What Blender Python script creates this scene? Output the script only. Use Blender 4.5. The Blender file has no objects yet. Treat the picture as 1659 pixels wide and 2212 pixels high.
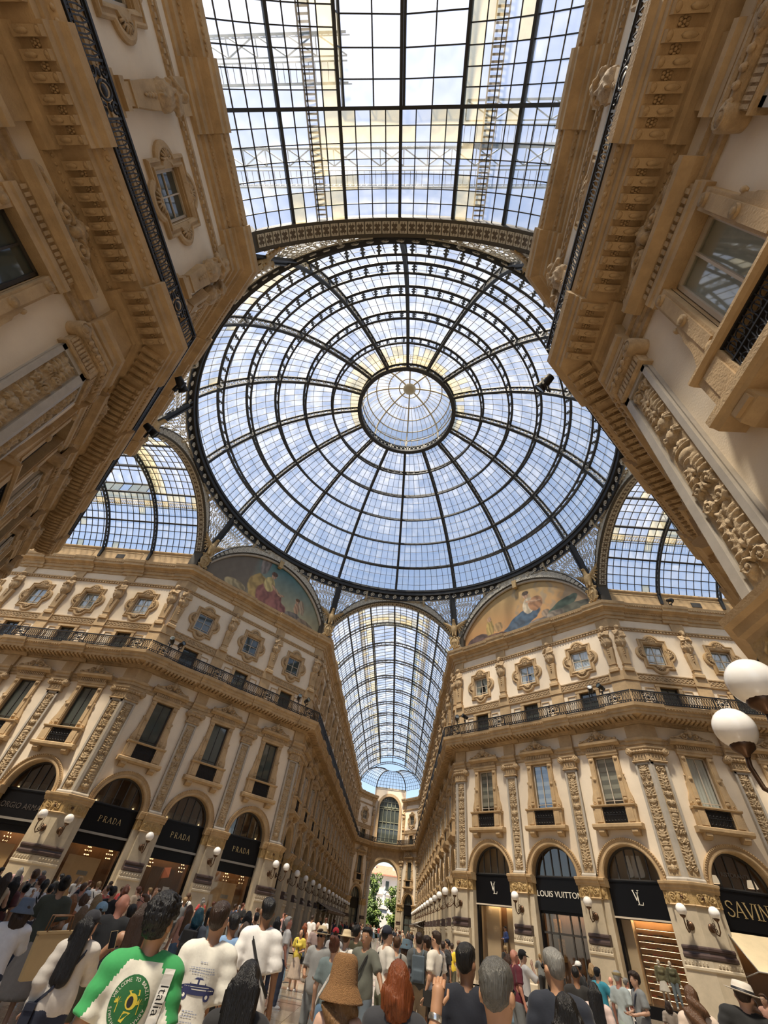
import bpy, math, random
import numpy as np
from mathutils import Matrix, Vector
SC = bpy.context.scene
COL = SC.collection
R = math.radians
rnd = random.Random(7)
# ------------------------------------------------------------------ camera
cd = bpy.data.cameras.new('camera'); cam = bpy.data.objects.new('camera', cd); COL.objects.link(cam)
cd.sensor_fit = 'VERTICAL'; cd.sensor_height = 36.0; cd.lens = 883.656 / 2212 * 36.0
cd.clip_start = 0.05; cd.clip_end = 3000
cam.location = (2.294, -23.537, 1.75); cam.rotation_euler = (R(135.436), R(-6.452), R(0.67))
SC.camera = cam
# ------------------------------------------------------------------ sky, sun, exposure
SUN_DIR = Vector((-0.21, -0.35, 0.91)).normalized()
w = bpy.data.worlds.new('world'); SC.world = w; w.use_nodes = True
nt = w.node_tree; nt.nodes.clear()
sky = nt.nodes.new('ShaderNodeTexSky'); sky.sky_type = 'NISHITA'; sky.sun_disc = False
sky.sun_elevation = math.asin(SUN_DIR.z); sky.sun_rotation = math.atan2(SUN_DIR.x, SUN_DIR.y)
sky.air_density = 1.0; sky.dust_density = 1.0; sky.ozone_density = 1.0; sky.altitude = 100
bg = nt.nodes.new('ShaderNodeBackground'); bg.inputs['Strength'].default_value = 0.19
hz = nt.nodes.new('ShaderNodeMix'); hz.data_type = 'RGBA'; hz.inputs[0].default_value = 0.15
hz.inputs[7].default_value = (4.6, 4.9, 5.2, 1)
nt.links.new(sky.outputs[0], hz.inputs[6]); nt.links.new(hz.outputs[2], bg.inputs[0])
wo = nt.nodes.new('ShaderNodeOutputWorld'); nt.links.new(bg.outputs[0], wo.inputs[0])
sl = bpy.data.lights.new('sun', 'SUN'); sl.energy = 9.0; sl.angle = R(6); sl.color = (1.0, 0.87, 0.70)
so = bpy.data.objects.new('sun', sl); COL.objects.link(so)
so.rotation_euler = SUN_DIR.to_track_quat('Z', 'Y').to_euler(); so.location = (-40, -60, 90)
SC.view_settings.view_transform = 'Standard'; SC.view_settings.look = 'None'
SC.view_settings.gamma = 1.0; SC.view_settings.use_curve_mapping = False
SC.view_settings.exposure = 0.35
cy = SC.cycles
cy.max_bounces = 7; cy.diffuse_bounces = 4; cy.glossy_bounces = 3; cy.transmission_bounces = 3
cy.transparent_max_bounces = 12; cy.caustics_reflective = False; cy.caustics_refractive = False
cy.sample_clamp_indirect = 6.0; cy.use_denoising = True
# ------------------------------------------------------------------ materials
MATS = {}
def mat(name, col, rough=0.6, var=0.0, scale=2.0, bump=0.0, bscale=30.0, metal=0.0, spec=0.4, emit=0.0, ecol=None, col2=None, stretch=None, sss=0.0, sheen=0.0):
    if name in MATS: return MATS[name]
    m = bpy.data.materials.new(name); m.use_nodes = True; n = m.node_tree; b = n.nodes['Principled BSDF']
    c4 = (*col, 1); b.inputs['Base Color'].default_value = c4
    b.inputs['Roughness'].default_value = rough; b.inputs['Metallic'].default_value = metal
    b.inputs['Specular IOR Level'].default_value = spec
    if sheen: b.inputs['Sheen Weight'].default_value = sheen
    if emit: b.inputs['Emission Color'].default_value = (*(ecol or col), 1); b.inputs['Emission Strength'].default_value = emit
    if var or bump:
        tc = n.nodes.new('ShaderNodeTexCoord'); src = tc.outputs['Object']
        if stretch:
            mp = n.nodes.new('ShaderNodeMapping'); mp.inputs['Scale'].default_value = stretch
            n.links.new(src, mp.inputs[0]); src = mp.outputs[0]
    if var:
        t = n.nodes.new('ShaderNodeTexNoise'); t.inputs['Scale'].default_value = scale; t.inputs['Detail'].default_value = 6
        t.inputs['Roughness'].default_value = 0.65
        n.links.new(src, t.inputs['Vector'])
        r = n.nodes.new('ShaderNodeValToRGB'); r.color_ramp.elements[0].position = 0.3; r.color_ramp.elements[1].position = 0.72
        d = col2 or tuple(max(0, c * (1 - var)) for c in col); u = tuple(min(1, c * (1 + var * 0.4)) for c in col)
        r.color_ramp.elements[0].color = (*d, 1); r.color_ramp.elements[1].color = (*u, 1)
        n.links.new(t.outputs['Fac'], r.inputs[0]); n.links.new(r.outputs[0], b.inputs['Base Color'])
    if bump:
        t2 = n.nodes.new('ShaderNodeTexNoise'); t2.inputs['Scale'].default_value = bscale; t2.inputs['Detail'].default_value = 4
        n.links.new(src, t2.inputs['Vector'])
        bp = n.nodes.new('ShaderNodeBump'); bp.inputs['Strength'].default_value = bump; bp.inputs['Distance'].default_value = 0.03
        n.links.new(t2.outputs['Fac'], bp.inputs['Height']); n.links.new(bp.outputs[0], b.inputs['Normal'])
    MATS[name] = m; return m
def glass(name, tint, haze=0.1, hcol=(0.9, 0.9, 0.88), gloss=0.04):
    m = bpy.data.materials.new(name); m.use_nodes = True; n = m.node_tree; n.nodes.clear()
    o = n.nodes.new('ShaderNodeOutputMaterial'); t = n.nodes.new('ShaderNodeBsdfTransparent'); t.inputs[0].default_value = (*tint, 1)
    d = n.nodes.new('ShaderNodeBsdfTranslucent'); d.inputs[0].default_value = (*hcol, 1)
    tc = n.nodes.new('ShaderNodeTexCoord'); nz = n.nodes.new('ShaderNodeTexNoise'); nz.inputs['Scale'].default_value = 0.9; nz.inputs['Detail'].default_value = 5
    n.links.new(tc.outputs['Object'], nz.inputs['Vector'])
    mr = n.nodes.new('ShaderNodeMapRange'); mr.inputs[1].default_value = 0.3; mr.inputs[2].default_value = 0.75
    mr.inputs[3].default_value = haze * 0.4; mr.inputs[4].default_value = min(1, haze * 1.7)
    n.links.new(nz.outputs['Fac'], mr.inputs[0])
    a = n.nodes.new('ShaderNodeMixShader'); n.links.new(mr.outputs[0], a.inputs[0]); n.links.new(t.outputs[0], a.inputs[1]); n.links.new(d.outputs[0], a.inputs[2])
    g = n.nodes.new('ShaderNodeBsdfGlossy'); g.inputs['Roughness'].default_value = 0.03
    b = n.nodes.new('ShaderNodeMixShader'); b.inputs[0].default_value = gloss
    n.links.new(a.outputs[0], b.inputs[1]); n.links.new(g.outputs[0], b.inputs[2]); n.links.new(b.outputs[0], o.inputs[0])
    MATS[name] = m; return m
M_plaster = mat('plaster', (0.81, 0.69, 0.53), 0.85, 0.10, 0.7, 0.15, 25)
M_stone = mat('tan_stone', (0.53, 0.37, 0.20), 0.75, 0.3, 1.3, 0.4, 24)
M_trim = mat('carved_stone', (0.52, 0.37, 0.21), 0.78, 0.35, 5.0, 0.6, 34)
M_relief = mat('relief_stone', (0.50, 0.37, 0.22), 0.8, 0.35, 9.0, 0.4, 50)
M_marble = mat('pier_marble', (0.52, 0.44, 0.32), 0.45, 0.18, 1.6, 0.05, 10)
M_greymarble = mat('grey_marble', (0.46, 0.41, 0.34), 0.5, 0.2, 2.2, 0.05, 12)
M_dark = mat('dark_marble', (0.075, 0.05, 0.045), 0.35, 0.3, 4.0)
M_gold = mat('gilded_frieze', (0.50, 0.335, 0.14), 0.6, 0.35, 8.0, 0.8, 26)
M_iron = mat('black_iron', (0.022, 0.022, 0.024), 0.5, metal=0.3)
M_roofiron = mat('roof_iron', (0.028, 0.030, 0.034), 0.6, 0.3, 3.0)
M_palei = mat('pale_iron_tracery', (0.58, 0.54, 0.45), 0.6, 0.3, 8.0)
M_beigei = mat('beige_iron', (0.42, 0.36, 0.25), 0.6)
M_black = mat('black_sign', (0.005, 0.005, 0.006), 0.35, spec=0.2)
M_gilt = mat('gilt_letters', (0.72, 0.55, 0.28), 0.35, metal=0.6)
M_wlet = mat('pale_letters', (0.80, 0.76, 0.66), 0.4)
M_opal = mat('opal_globe', (0.88, 0.85, 0.80), 0.18, spec=0.6)
M_bronze = mat('dark_bronze', (0.10, 0.055, 0.03), 0.4, metal=0.7)
M_frame = mat('pale_window_frame', (0.55, 0.47, 0.37), 0.5)
M_dframe = mat('dark_window_frame', (0.05, 0.045, 0.04), 0.5)
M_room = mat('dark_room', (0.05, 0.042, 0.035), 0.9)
M_eagle = mat('gilded_eagle', (0.46, 0.32, 0.15), 0.6, 0.3, 7.0, 0.4, 40)
M_frost = glass('frosted_white_glass', (0.85, 0.88, 0.9), 0.6)
M_glass = glass('roof_glass', (0.90, 0.93, 0.96), 0.10)
M_milk = glass('milky_roof_glass', (0.86, 0.89, 0.91), 0.17)
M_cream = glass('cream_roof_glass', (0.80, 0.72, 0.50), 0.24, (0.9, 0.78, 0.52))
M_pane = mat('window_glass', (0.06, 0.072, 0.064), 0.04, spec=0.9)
M_pane2 = glass('clear_window_glass', (0.88, 0.9, 0.89), 0.02, gloss=0.12)
M_shopglass = glass('shop_glass', (0.80, 0.79, 0.76), 0.0, gloss=0.09)
# ------------------------------------------------------------------ mesh helpers
class MB:
    def __init__(s): s.v = []; s.f = []; s.m = []; s.sm = []
    def add(s, vs, fs, mi=0, smooth=False):
        o = len(s.v); s.v.extend([tuple(map(float, p)) for p in vs])
        for f in fs: s.f.append(tuple(i + o for i in f)); s.m.append(mi); s.sm.append(smooth)
    def box(s, x0, x1, y0, y1, z0, z1, mi=0, k0=0.0, k1=0.0):
        P = []
        for z in (z0, z1):
            P += [(x0 - k0 * y0, y0, z), (x1 + k1 * y0, y0, z), (x1 + k1 * y1, y1, z), (x0 - k0 * y1, y1, z)]
        s.add(P, [(3, 2, 1, 0), (4, 5, 6, 7), (0, 1, 5, 4), (1, 2, 6, 5), (2, 3, 7, 6), (3, 0, 4, 7)], mi)
    def obox(s, c, ax, ay, az, hx, hy, hz, mi=0):
        c, ax, ay, az = map(Vector, (c, ax, ay, az)); P = []
        for k in (-1, 1):
            for i, j in ((-1, -1), (1, -1), (1, 1), (-1, 1)): P.append(c + ax * hx * i + ay * hy * j + az * hz * k)
        s.add(P, [(3, 2, 1, 0), (4, 5, 6, 7), (0, 1, 5, 4), (1, 2, 6, 5), (2, 3, 7, 6), (3, 0, 4, 7)], mi)
    def bar(s, a, b, w, h, up=(0, 0, 1), mi=0):
        a = Vector(a); b = Vector(b); d = b - a; L = d.length
        if L < 1e-6: return
        d /= L; u = Vector(up); x = d.cross(u)
        if x.length < 1e-4: x = d.cross(Vector((1, 0, 0)))
        x.normalize(); u = x.cross(d)
        s.obox((a + b) / 2, d, x, u, L / 2, w / 2, h / 2, mi)
    def prof(s, pts, x0, x1, k0=0.0, k1=0.0, mi=0):
        n = len(pts)
        P = [(x0 - k0 * y, y, z) for y, z in pts] + [(x1 + k1 * y, y, z) for y, z in pts]
        s.add(P, [(i, (i + 1) % n, n + (i + 1) % n, n + i) for i in range(n)] + [tuple(range(n))[::-1], tuple(range(n, 2 * n))], mi)
    def poly(s, pts, y0, y1, mi=0):   # polygon in x,z pushed along y
        n = len(pts); P = [(x, y0, z) for x, z in pts] + [(x, y1, z) for x, z in pts]
        s.add(P, [(i, (i + 1) % n, n + (i + 1) % n, n + i) for i in range(n)] + [tuple(range(n))[::-1], tuple(range(n, 2 * n))], mi)
    def tube(s, path, r, n=6, mi=0, closed=False, rs=None, cap=True):
        path = [Vector(p) for p in path]; N = len(path); P = []; F = []
        t0 = (path[1] - path[0]).normalized(); u = t0.orthogonal().normalized()
        for i, p in enumerate(path):
            a = path[(i - 1) % N] if (closed or i > 0) else p; b = path[(i + 1) % N] if (closed or i < N - 1) else p
            t = (b - a).normalized() if (b - a).length > 1e-9 else t0
            u = (u - t * u.dot(t)); u = u.normalized() if u.length > 1e-6 else t.orthogonal().normalized()
            v = t.cross(u); rr = rs[i] if rs else r
            for k in range(n):
                a_ = 2 * math.pi * k / n; P.append(p + (u * math.cos(a_) + v * math.sin(a_)) * rr)
        for i in range(N if closed else N - 1):
            j = (i + 1) % N
            for k in range(n): F.append((i * n + k, i * n + (k + 1) % n, j * n + (k + 1) % n, j * n + k))
        if cap and not closed: F += [tuple(range(n))[::-1], tuple(range((N - 1) * n, N * n))]
        s.add(P, F, mi, n > 4)
    def lathe(s, prof, n=16, c=(0, 0, 0), mi=0, axis='z', smooth=True):
        P = []; F = []; c = Vector(c)
        for r, z in prof:
            for k in range(n):
                a = 2 * math.pi * k / n; q = (r * math.cos(a), r * math.sin(a), z)
                if axis == 'y': q = (q[0], q[2], q[1])
                if axis == 'x': q = (q[2], q[0], q[1])
                P.append(c + Vector(q))
        for i in range(len(prof) - 1):
            for k in range(n): F.append((i * n + k, i * n + (k + 1) % n, (i + 1) * n + (k + 1) % n, (i + 1) * n + k))
        s.add(P, F, mi, smooth)
    def blob(s, c, rx, ry, rz, n=8, m=5, mi=0):
        P = []; F = []
        for i in range(m + 1):
            t = math.pi * i / m
            for k in range(n):
                a = 2 * math.pi * k / n; P.append((c[0] + rx * math.sin(t) * math.cos(a), c[1] + ry * math.sin(t) * math.sin(a), c[2] + rz * math.cos(t)))
        for i in range(m):
            for k in range(n): F.append((i * n + k, (i + 1) * n + k, (i + 1) * n + (k + 1) % n, i * n + (k + 1) % n))
        s.add(P, F, mi, True)
    def mesh(s, name, *mats):
        me = bpy.data.meshes.new(name); me.from_pydata(s.v, [], s.f)
        for m in mats: me.materials.append(m)
        if len(mats) > 1: me.polygons.foreach_set('material_index', s.m)
        if any(s.sm): me.polygons.foreach_set('use_smooth', s.sm)
        me.update(); return me
def npmesh(name, V, F, *mats, smooth=True, mi=None):
    me = bpy.data.meshes.new(name); V = np.asarray(V, np.float32); F = np.asarray(F, np.int32); k = F.shape[1]
    me.vertices.add(len(V)); me.vertices.foreach_set('co', V.ravel())
    me.loops.add(F.size); me.loops.foreach_set('vertex_index', F.ravel())
    me.polygons.add(len(F)); me.polygons.foreach_set('loop_start', np.arange(0, F.size, k, dtype=np.int32))
    me.polygons.foreach_set('use_smooth', np.full(len(F), smooth, dtype=bool))
    for m in mats: me.materials.append(m)
    if mi is not None: me.polygons.foreach_set('material_index', np.asarray(mi, np.int32))
    me.update(calc_edges=True); return me
def put(me, name, parent=None, loc=None, rz=0.0, mtx=None, kind=None, label=None, cat=None, group=None, mats=None, scale=None):
    o = bpy.data.objects.new(name, me); COL.objects.link(o)
    if parent is not None: o.parent = parent
    if mtx is not None: o.matrix_basis = mtx
    else:
        if loc: o.location = loc
        if rz: o.rotation_euler = (0, 0, rz)
        if scale: o.scale = scale if hasattr(scale, '__len__') else (scale,) * 3
    if kind: o['kind'] = kind
    if label: o['label'] = label
    if cat: o['category'] = cat
    if group: o['group'] = group
    if mats:
        for i, m in enumerate(mats):
            if i < len(o.material_slots): o.material_slots[i].link = 'OBJECT'; o.material_slots[i].material = m
    return o
def emp(name, **k): return put(None, name, **k)
def copy_tree(o, parent=None):
    c = o.copy(); COL.objects.link(c)
    if parent is not None: c.parent = parent
    for ch in o.children: copy_tree(ch, c)
    return c
ORD = 'first second third fourth fifth sixth seventh eighth ninth tenth eleventh twelfth thirteenth fourteenth'.split()
# ------------------------------------------------------------------ implicit surfaces -> one continuous mesh
def surfnet(fn, lo, hi, h):
    n = [int(math.ceil((hi[i] - lo[i]) / h)) + 1 for i in range(3)]
    ax = [lo[i] + h * np.arange(n[i]) for i in range(3)]
    X, Y, Z = np.meshgrid(*ax, indexing='ij'); D = fn(X, Y, Z).astype(np.float32); S = D < 0
    nx, ny, nz = n; cs = (nx - 1, ny - 1, nz - 1)
    acc = np.zeros(cs + (3,), np.float32); cnt = np.zeros(cs, np.float32)
    corner = [(i, j, k) for i in (0, 1) for j in (0, 1) for k in (0, 1)]
    sl_ = lambda c: tuple(slice(c[i], c[i] + cs[i]) for i in range(3))
    for a in corner:
        for ax_ in range(3):
            if a[ax_]: continue
            b = list(a); b[ax_] = 1
            d0 = D[sl_(a)]; d1 = D[sl_(b)]; m = (d0 < 0) != (d1 < 0)
            t = np.where(m, d0 / np.where(m, d0 - d1, 1), 0)
            p = [np.full(cs, float(a[q]), np.float32) for q in range(3)]; p[ax_] = p[ax_] + t
            for q in range(3): acc[..., q] += np.where(m, p[q], 0)
            cnt += m
    act = cnt > 0; idx = -np.ones(cs, np.int64); I = np.argwhere(act); idx[act] = np.arange(len(I))
    V = (acc[act] / cnt[act][:, None] + I) * h + np.array(lo)
    F = []
    for ax_ in range(3):
        o1, o2 = [(1, 2), (2, 0), (0, 1)][ax_]
        sa = [slice(0, n[i]) for i in range(3)]; sa[ax_] = slice(0, n[ax_] - 1); sb = list(sa); sb[ax_] = slice(1, n[ax_])
        s0 = S[tuple(sa)]; s1 = S[tuple(sb)]
        for flip, m in ((0, s0 & ~s1), (1, ~s0 & s1)):
            E = np.argwhere(m); E = E[(E[:, o1] > 0) & (E[:, o2] > 0) & (E[:, o1] < n[o1] - 1) & (E[:, o2] < n[o2] - 1)]
            if not len(E): continue
            q = []
            for d1, d2 in ((-1, -1), (0, -1), (0, 0), (-1, 0)):
                e = E.copy(); e[:, o1] += d1; e[:, o2] += d2; q.append(idx[e[:, 0], e[:, 1], e[:, 2]])
            q = np.stack(q, 1); F.append(q[:, ::-1] if flip else q)
    return V, np.concatenate(F) if F else np.zeros((0, 4), int)
def smin(a, b, k): h = np.clip(0.5 + 0.5 * (b - a) / k, 0, 1); return b + (a - b) * h - k * h * (1 - h)
def smax(a, b, k): return -smin(-a, -b, k)
def capsule(X, Y, Z, a, b, ra, rb):
    a = np.array(a, float); b = np.array(b, float); d = b - a; L = float(d @ d) + 1e-9
    t = np.clip(((X - a[0]) * d[0] + (Y - a[1]) * d[1] + (Z - a[2]) * d[2]) / L, 0, 1)
    return np.sqrt((X - a[0] - t * d[0]) ** 2 + (Y - a[1] - t * d[1]) ** 2 + (Z - a[2] - t * d[2]) ** 2) - (ra + (rb - ra) * t)
def ell(X, Y, Z, c, r):
    q = np.sqrt(((X - c[0]) / r[0]) ** 2 + ((Y - c[1]) / r[1]) ** 2 + ((Z - c[2]) / r[2]) ** 2)
    return (q - 1) * min(r)
# ------------------------------------------------------------------ carved relief as a height field
def spiral(cx, cz, r, turns, dirn, a0, n=40, inner=0.12):
    return [(cx + r * (1 - (1 - inner) * t) * math.cos(a0 + dirn * turns * 2 * math.pi * t), cz + r * (1 - (1 - inner) * t) * math.sin(a0 + dirn * turns * 2 * math.pi * t)) for t in np.linspace(0, 1, n)]
class HF:
    def __init__(s, x0, x1, z0, z1, h):
        s.nx = max(2, int(round((x1 - x0) / h)) + 1); s.nz = max(2, int(round((z1 - z0) / h)) + 1)
        s.x = np.linspace(x0, x1, s.nx); s.z = np.linspace(z0, z1, s.nz); s.H = np.zeros((s.nx, s.nz))
    def _win(s, x0, x1, z0, z1):
        i0, i1 = np.searchsorted(s.x, (x0, x1)); j0, j1 = np.searchsorted(s.z, (z0, z1)); return slice(max(0, i0 - 1), i1 + 1), slice(max(0, j0 - 1), j1 + 1)
    def ell(s, cx, cz, rx, rz, amp, ang=0.0, sign=1):
        m = max(rx, rz); a, b = s._win(cx - m, cx + m, cz - m, cz + m)
        X, Z = np.meshgrid(s.x[a], s.z[b], indexing='ij'); c, q = math.cos(ang), math.sin(ang)
        u = ((X - cx) * c + (Z - cz) * q) / rx; v = (-(X - cx) * q + (Z - cz) * c) / rz
        h = amp * np.sqrt(np.clip(1 - u * u - v * v, 0, 1)); s.H[a, b] = np.maximum(s.H[a, b], h) if sign > 0 else s.H[a, b] - h
    def path(s, pts, r, amp, taper=0.0):
        N = len(pts)
        for i, (x, z) in enumerate(pts):
            rr = r * (1 - taper * i / N); s.ell(x, z, rr, rr, amp * (1 - 0.5 * taper * i / N))
    def leaf(s, x, z, L, ang, amp, wd=0.32):
        dx, dz = math.cos(ang), math.sin(ang)
        s.ell(x + dx * L / 2, z + dz * L / 2, L / 2, L * wd / 2, amp, ang)
        s.ell(x + dx * L * .35 - dz * L * .15, z + dz * L * .35 + dx * L * .15, L * .28, L * .12, amp * .9, ang + .8)
        s.ell(x + dx * L * .35 + dz * L * .15, z + dz * L * .35 - dx * L * .15, L * .28, L * .12, amp * .9, ang - .8)
    def mirror(s): s.H = np.maximum(s.H, s.H[::-1, :])
    def mesh(s, name, mat_, y=0.0, cut=None):
        X, Z = np.meshgrid(s.x, s.z, indexing='ij'); V = np.stack([X, y + s.H, Z], -1).reshape(-1, 3)
        I = np.arange(s.nx * s.nz).reshape(s.nx, s.nz)
        F = np.stack([I[:-1, :-1], I[1:, :-1], I[1:, 1:], I[:-1, 1:]], -1)
        if cut is not None:
            mx = np.maximum.reduce([s.H[:-1, :-1], s.H[1:, :-1], s.H[1:, 1:], s.H[:-1, 1:]]); F = F[mx > cut]
        F = F.reshape(-1, 4)[:, ::-1]
        return npmesh(name, V, F, mat_)
def arabesque(name, w, z0, z1, h, seed, amp=0.09, mt=None):
    q = random.Random(seed); f = HF(-w / 2, w / 2, z0, z1, h); z = z0 + 0.15; W = w / 2
    f.path([(0, t) for t in np.linspace(z0 + .1, z1 - .1, int((z1 - z0) / .03))], 0.018, amp * .5)
    while z < z1 - 0.3:
        k = q.choice('vmsslsl'); st = 0.42
        if k == 'v':
            f.ell(0, z + .16, W * .62, .15, amp); f.ell(0, z + .34, W * .8, .05, amp); f.ell(0, z, W * .45, .05, amp)
            for a in (.5, .9, 1.3): f.leaf(0.02, z + .36, .2, a, amp * .9)
            st = .62
        elif k == 'm':
            f.ell(0, z + .17, W * .45, .17, amp * 1.15); f.ell(W * .17, z + .2, .022, .022, amp * .7, 0, -1); f.ell(0, z + .14, .02, .06, amp * 1.35)
            for a in (-.6, 0, .6, 1.2): f.leaf(W * .35, z + .18, .16, a, amp)
            st = .46
        elif k == 's':
            sp = spiral(W * .48, z + .2, W * .42, 1.6, q.choice((1, -1)), q.uniform(0, 6)); f.path(sp, .035, amp, .5)
            f.ell(W * .48, z + .2, .045, .045, amp)
            for a in (-1.2, .3, 1.5): f.leaf(W * .5, z + .2, W * .62, a, amp * .8)
        else:
            for i in range(4): f.leaf(0.0, z + .08 * i, W * .95, .15 + .28 * i, amp * q.uniform(.7, 1))
            f.ell(0, z + .12, .05, .1, amp)
        z += st
    f.mirror(); return f.mesh(name, mt or M_relief)
# ------------------------------------------------------------------ facade modules (x along the wall, y out of it, z up)
A_, B_ = 7.25, 18.46
K = math.tan(R(22.5)); S2 = 1 / math.sqrt(2)
PD = (math.hypot(B_ - A_, B_ - A_) - 0.9) / 3
CACHE = {}
def cached(fn):
    def g(*a):
        k = (fn.__name__,) + a
        if k not in CACHE: CACHE[k] = fn(*a)
        return CACHE[k]
    return g
def arc(r, n, zc, a0=0.0, a1=math.pi): return [(r * math.cos(a0 + (a1 - a0) * i / n), zc + r * math.sin(a0 + (a1 - a0) * i / n)) for i in range(n + 1)]
RI, RO, ZS = 1.6, 1.98, 5.38
@cached
def m_plaster(p):
    m = MB(); h = p / 2
    def q(x0, x1, z0, z1, y=0.0): m.add([(x0, y, z0), (x1, y, z0), (x1, y, z1), (x0, y, z1)], [(1, 0, 3, 2)])
    q(-h, -RI, ZS, 7.4); q(RI, h, ZS, 7.4)
    a = arc(RI, 20, ZS)
    for i in range(20):
        (xa, za), (xb, zb) = a[i], a[i + 1]; m.add([(xa, 0, za), (xb, 0, zb), (xb, 0, 7.4), (xa, 0, 7.4)], [(0, 1, 2, 3)])
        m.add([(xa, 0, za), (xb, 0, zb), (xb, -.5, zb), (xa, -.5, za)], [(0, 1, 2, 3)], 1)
    def rev(x, z0, z1, d=.3):
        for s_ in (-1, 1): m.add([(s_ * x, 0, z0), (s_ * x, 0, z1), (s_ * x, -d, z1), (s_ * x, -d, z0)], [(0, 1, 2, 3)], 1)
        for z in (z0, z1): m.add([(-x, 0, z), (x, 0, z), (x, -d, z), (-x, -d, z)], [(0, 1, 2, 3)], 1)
    q(-h, h, 7.4, 9.05); q(-h, -.68, 9.05, 11.92); q(.68, h, 9.05, 11.92); q(-h, h, 11.92, 14.95); rev(.68, 9.05, 11.92)
    q(-h, -.66, 14.95, 16.45); q(.66, h, 14.95, 16.45); rev(.66, 14.95, 16.45, .25)
    q(-h, h, 16.45, 18.26); q(-h, -.74, 18.26, 19.9); q(.74, h, 18.26, 19.9); rev(.74, 18.26, 19.9, .3); q(-h, h, 19.9, 23.22)
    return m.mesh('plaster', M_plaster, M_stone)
@cached
def m_archivolt():
    m = MB(); prof = [(RI, -.02), (RI, .1), (RI + .06, .16), (RI + .16, .16), (RI + .18, .12), (RI + .3, .15), (RI + .38, .2), (RO, .06), (RO, -.02)]
    n = 28; P = []
    for i in range(n + 1):
        t = math.pi * i / n
        for r, y in prof: P.append((r * math.cos(t), y, ZS + r * math.sin(t)))
    k = len(prof); m.add(P, [(i * k + j, i * k + j + 1, (i + 1) * k + j + 1, (i + 1) * k + j) for i in range(n) for j in range(k - 1)])
    for i in range(48):
        t = math.pi * (i + .5) / 48; m.obox(((RI + .34) * math.cos(t), .2, ZS + (RI + .34) * math.sin(t)), (math.cos(t), 0, math.sin(t)), (0, 1, 0), (-math.sin(t), 0, math.cos(t)), .035, .025, .03)
    return m.mesh('archivolt', M_stone)
def sweepbox(m, x0, x1, k0, k1, segs, mi=0):
    for y, z0, z1 in segs: m.box(x0, x1, -.02, y, z0, z1, mi, k0, k1)
@cached
def m_pier(x0, x1, k0, k1):   # ground storey pier: side strips, shaft
    m = MB(); a = x0 if k0 else x0 + .38; b = x1 if k1 else x1 - .38
    m.box(x0, x1, -.7, .14, 0, 4.42, 0, k0, k1); m.box(a, b, -.3, .34, 2.4, 4.42, 0, k0, k1)
    return m.mesh('pier_shaft', M_marble)
@cached
def m_pier_base(x0, x1, k0, k1):
    m = MB(); a = x0 if k0 else x0 + .28; b = x1 if k1 else x1 - .28
    m.prof([(-.02, 2.42), (.46, 2.42), (.50, 2.47), (.50, 2.56), (.46, 2.6), (.42, 2.62), (.40, 2.68), (.42, 2.73), (.46, 2.76), (.46, 2.84), (.42, 2.88), (.35, 2.9), (-.02, 2.9)], a, b, k0, k1)
    return m.mesh('pier_base', M_dark)
@cached
def m_pier_plinth(x0, x1, k0, k1):
    m = MB(); a = x0 if k0 else x0 + .2; b = x1 if k1 else x1 - .2
    m.prof([(-.02, 0), (.50, 0), (.50, .35), (.44, .42), (.44, 1.98), (.5, 2.04), (.5, 2.12), (.46, 2.16), (.46, 2.40), (-.02, 2.42)], a, b, k0, k1)
    n = int((b - a) / .16)
    for i in range(n):
        c = a + (i + .5) * (b - a) / n; m.obox((c, .47, 2.28), (1, 0, 0), (0, 1, 0), (0, 0, 1), .05, .02, .07); m.blob((c, .49, 2.28), .03, .02, .045, 6, 4)
    return m.mesh('pier_plinth', M_marble)
@cached
def m_pier_frieze(x0, x1):
    f = HF(x0 + .06, x1 - .06, 4.44, 4.98, .03); q = random.Random(3); c = (x0 + x1) / 2
    for s_ in (-1, 1):
        f.path(spiral(c + s_ * .3, 4.72, .18, 1.5, s_, 1.0), .03, .06); f.path(spiral(c + s_ * .68, 4.68, .16, 1.5, -s_, 2.0), .03, .06)
        for a in (.4, 1.2, 2.2, -.8): f.leaf(c + s_ * .5, 4.7, .22, a, .06)
    f.ell(c, 4.72, .1, .2, .08); f.ell(c, 4.9, .16, .05, .07)
    return f.mesh('carved_frieze', M_gold)
@cached
def m_pier_cap(x0, x1, k0, k1):
    m = MB(); a = x0 if k0 else x0 + .3; b = x1 if k1 else x1 - .3
    m.box(x0, x1, -.6, .2, 4.42, 4.98, 1, k0, k1); m.box(a, b, 0, .38, 4.42, 4.98, 1, k0, k1)
    m.prof([(0, 4.38), (.42, 4.38), (.44, 4.42), (.40, 4.46), (0, 4.46)], a, b, k0, k1)
    pr = [(-.5, 4.98), (.26, 4.98), (.28, 5.06), (.34, 5.1), (.36, 5.22), (.44, 5.26), (.46, 5.36), (.3, 5.4), (-.5, 5.4)]
    m.prof(pr, x0 - (0 if k0 else .05), x1 + (0 if k1 else .05), k0, k1); m.prof([(y + .12, z) for y, z in pr], a, b, k0, k1)
    return m.mesh('impost', M_stone, M_gold)
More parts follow.
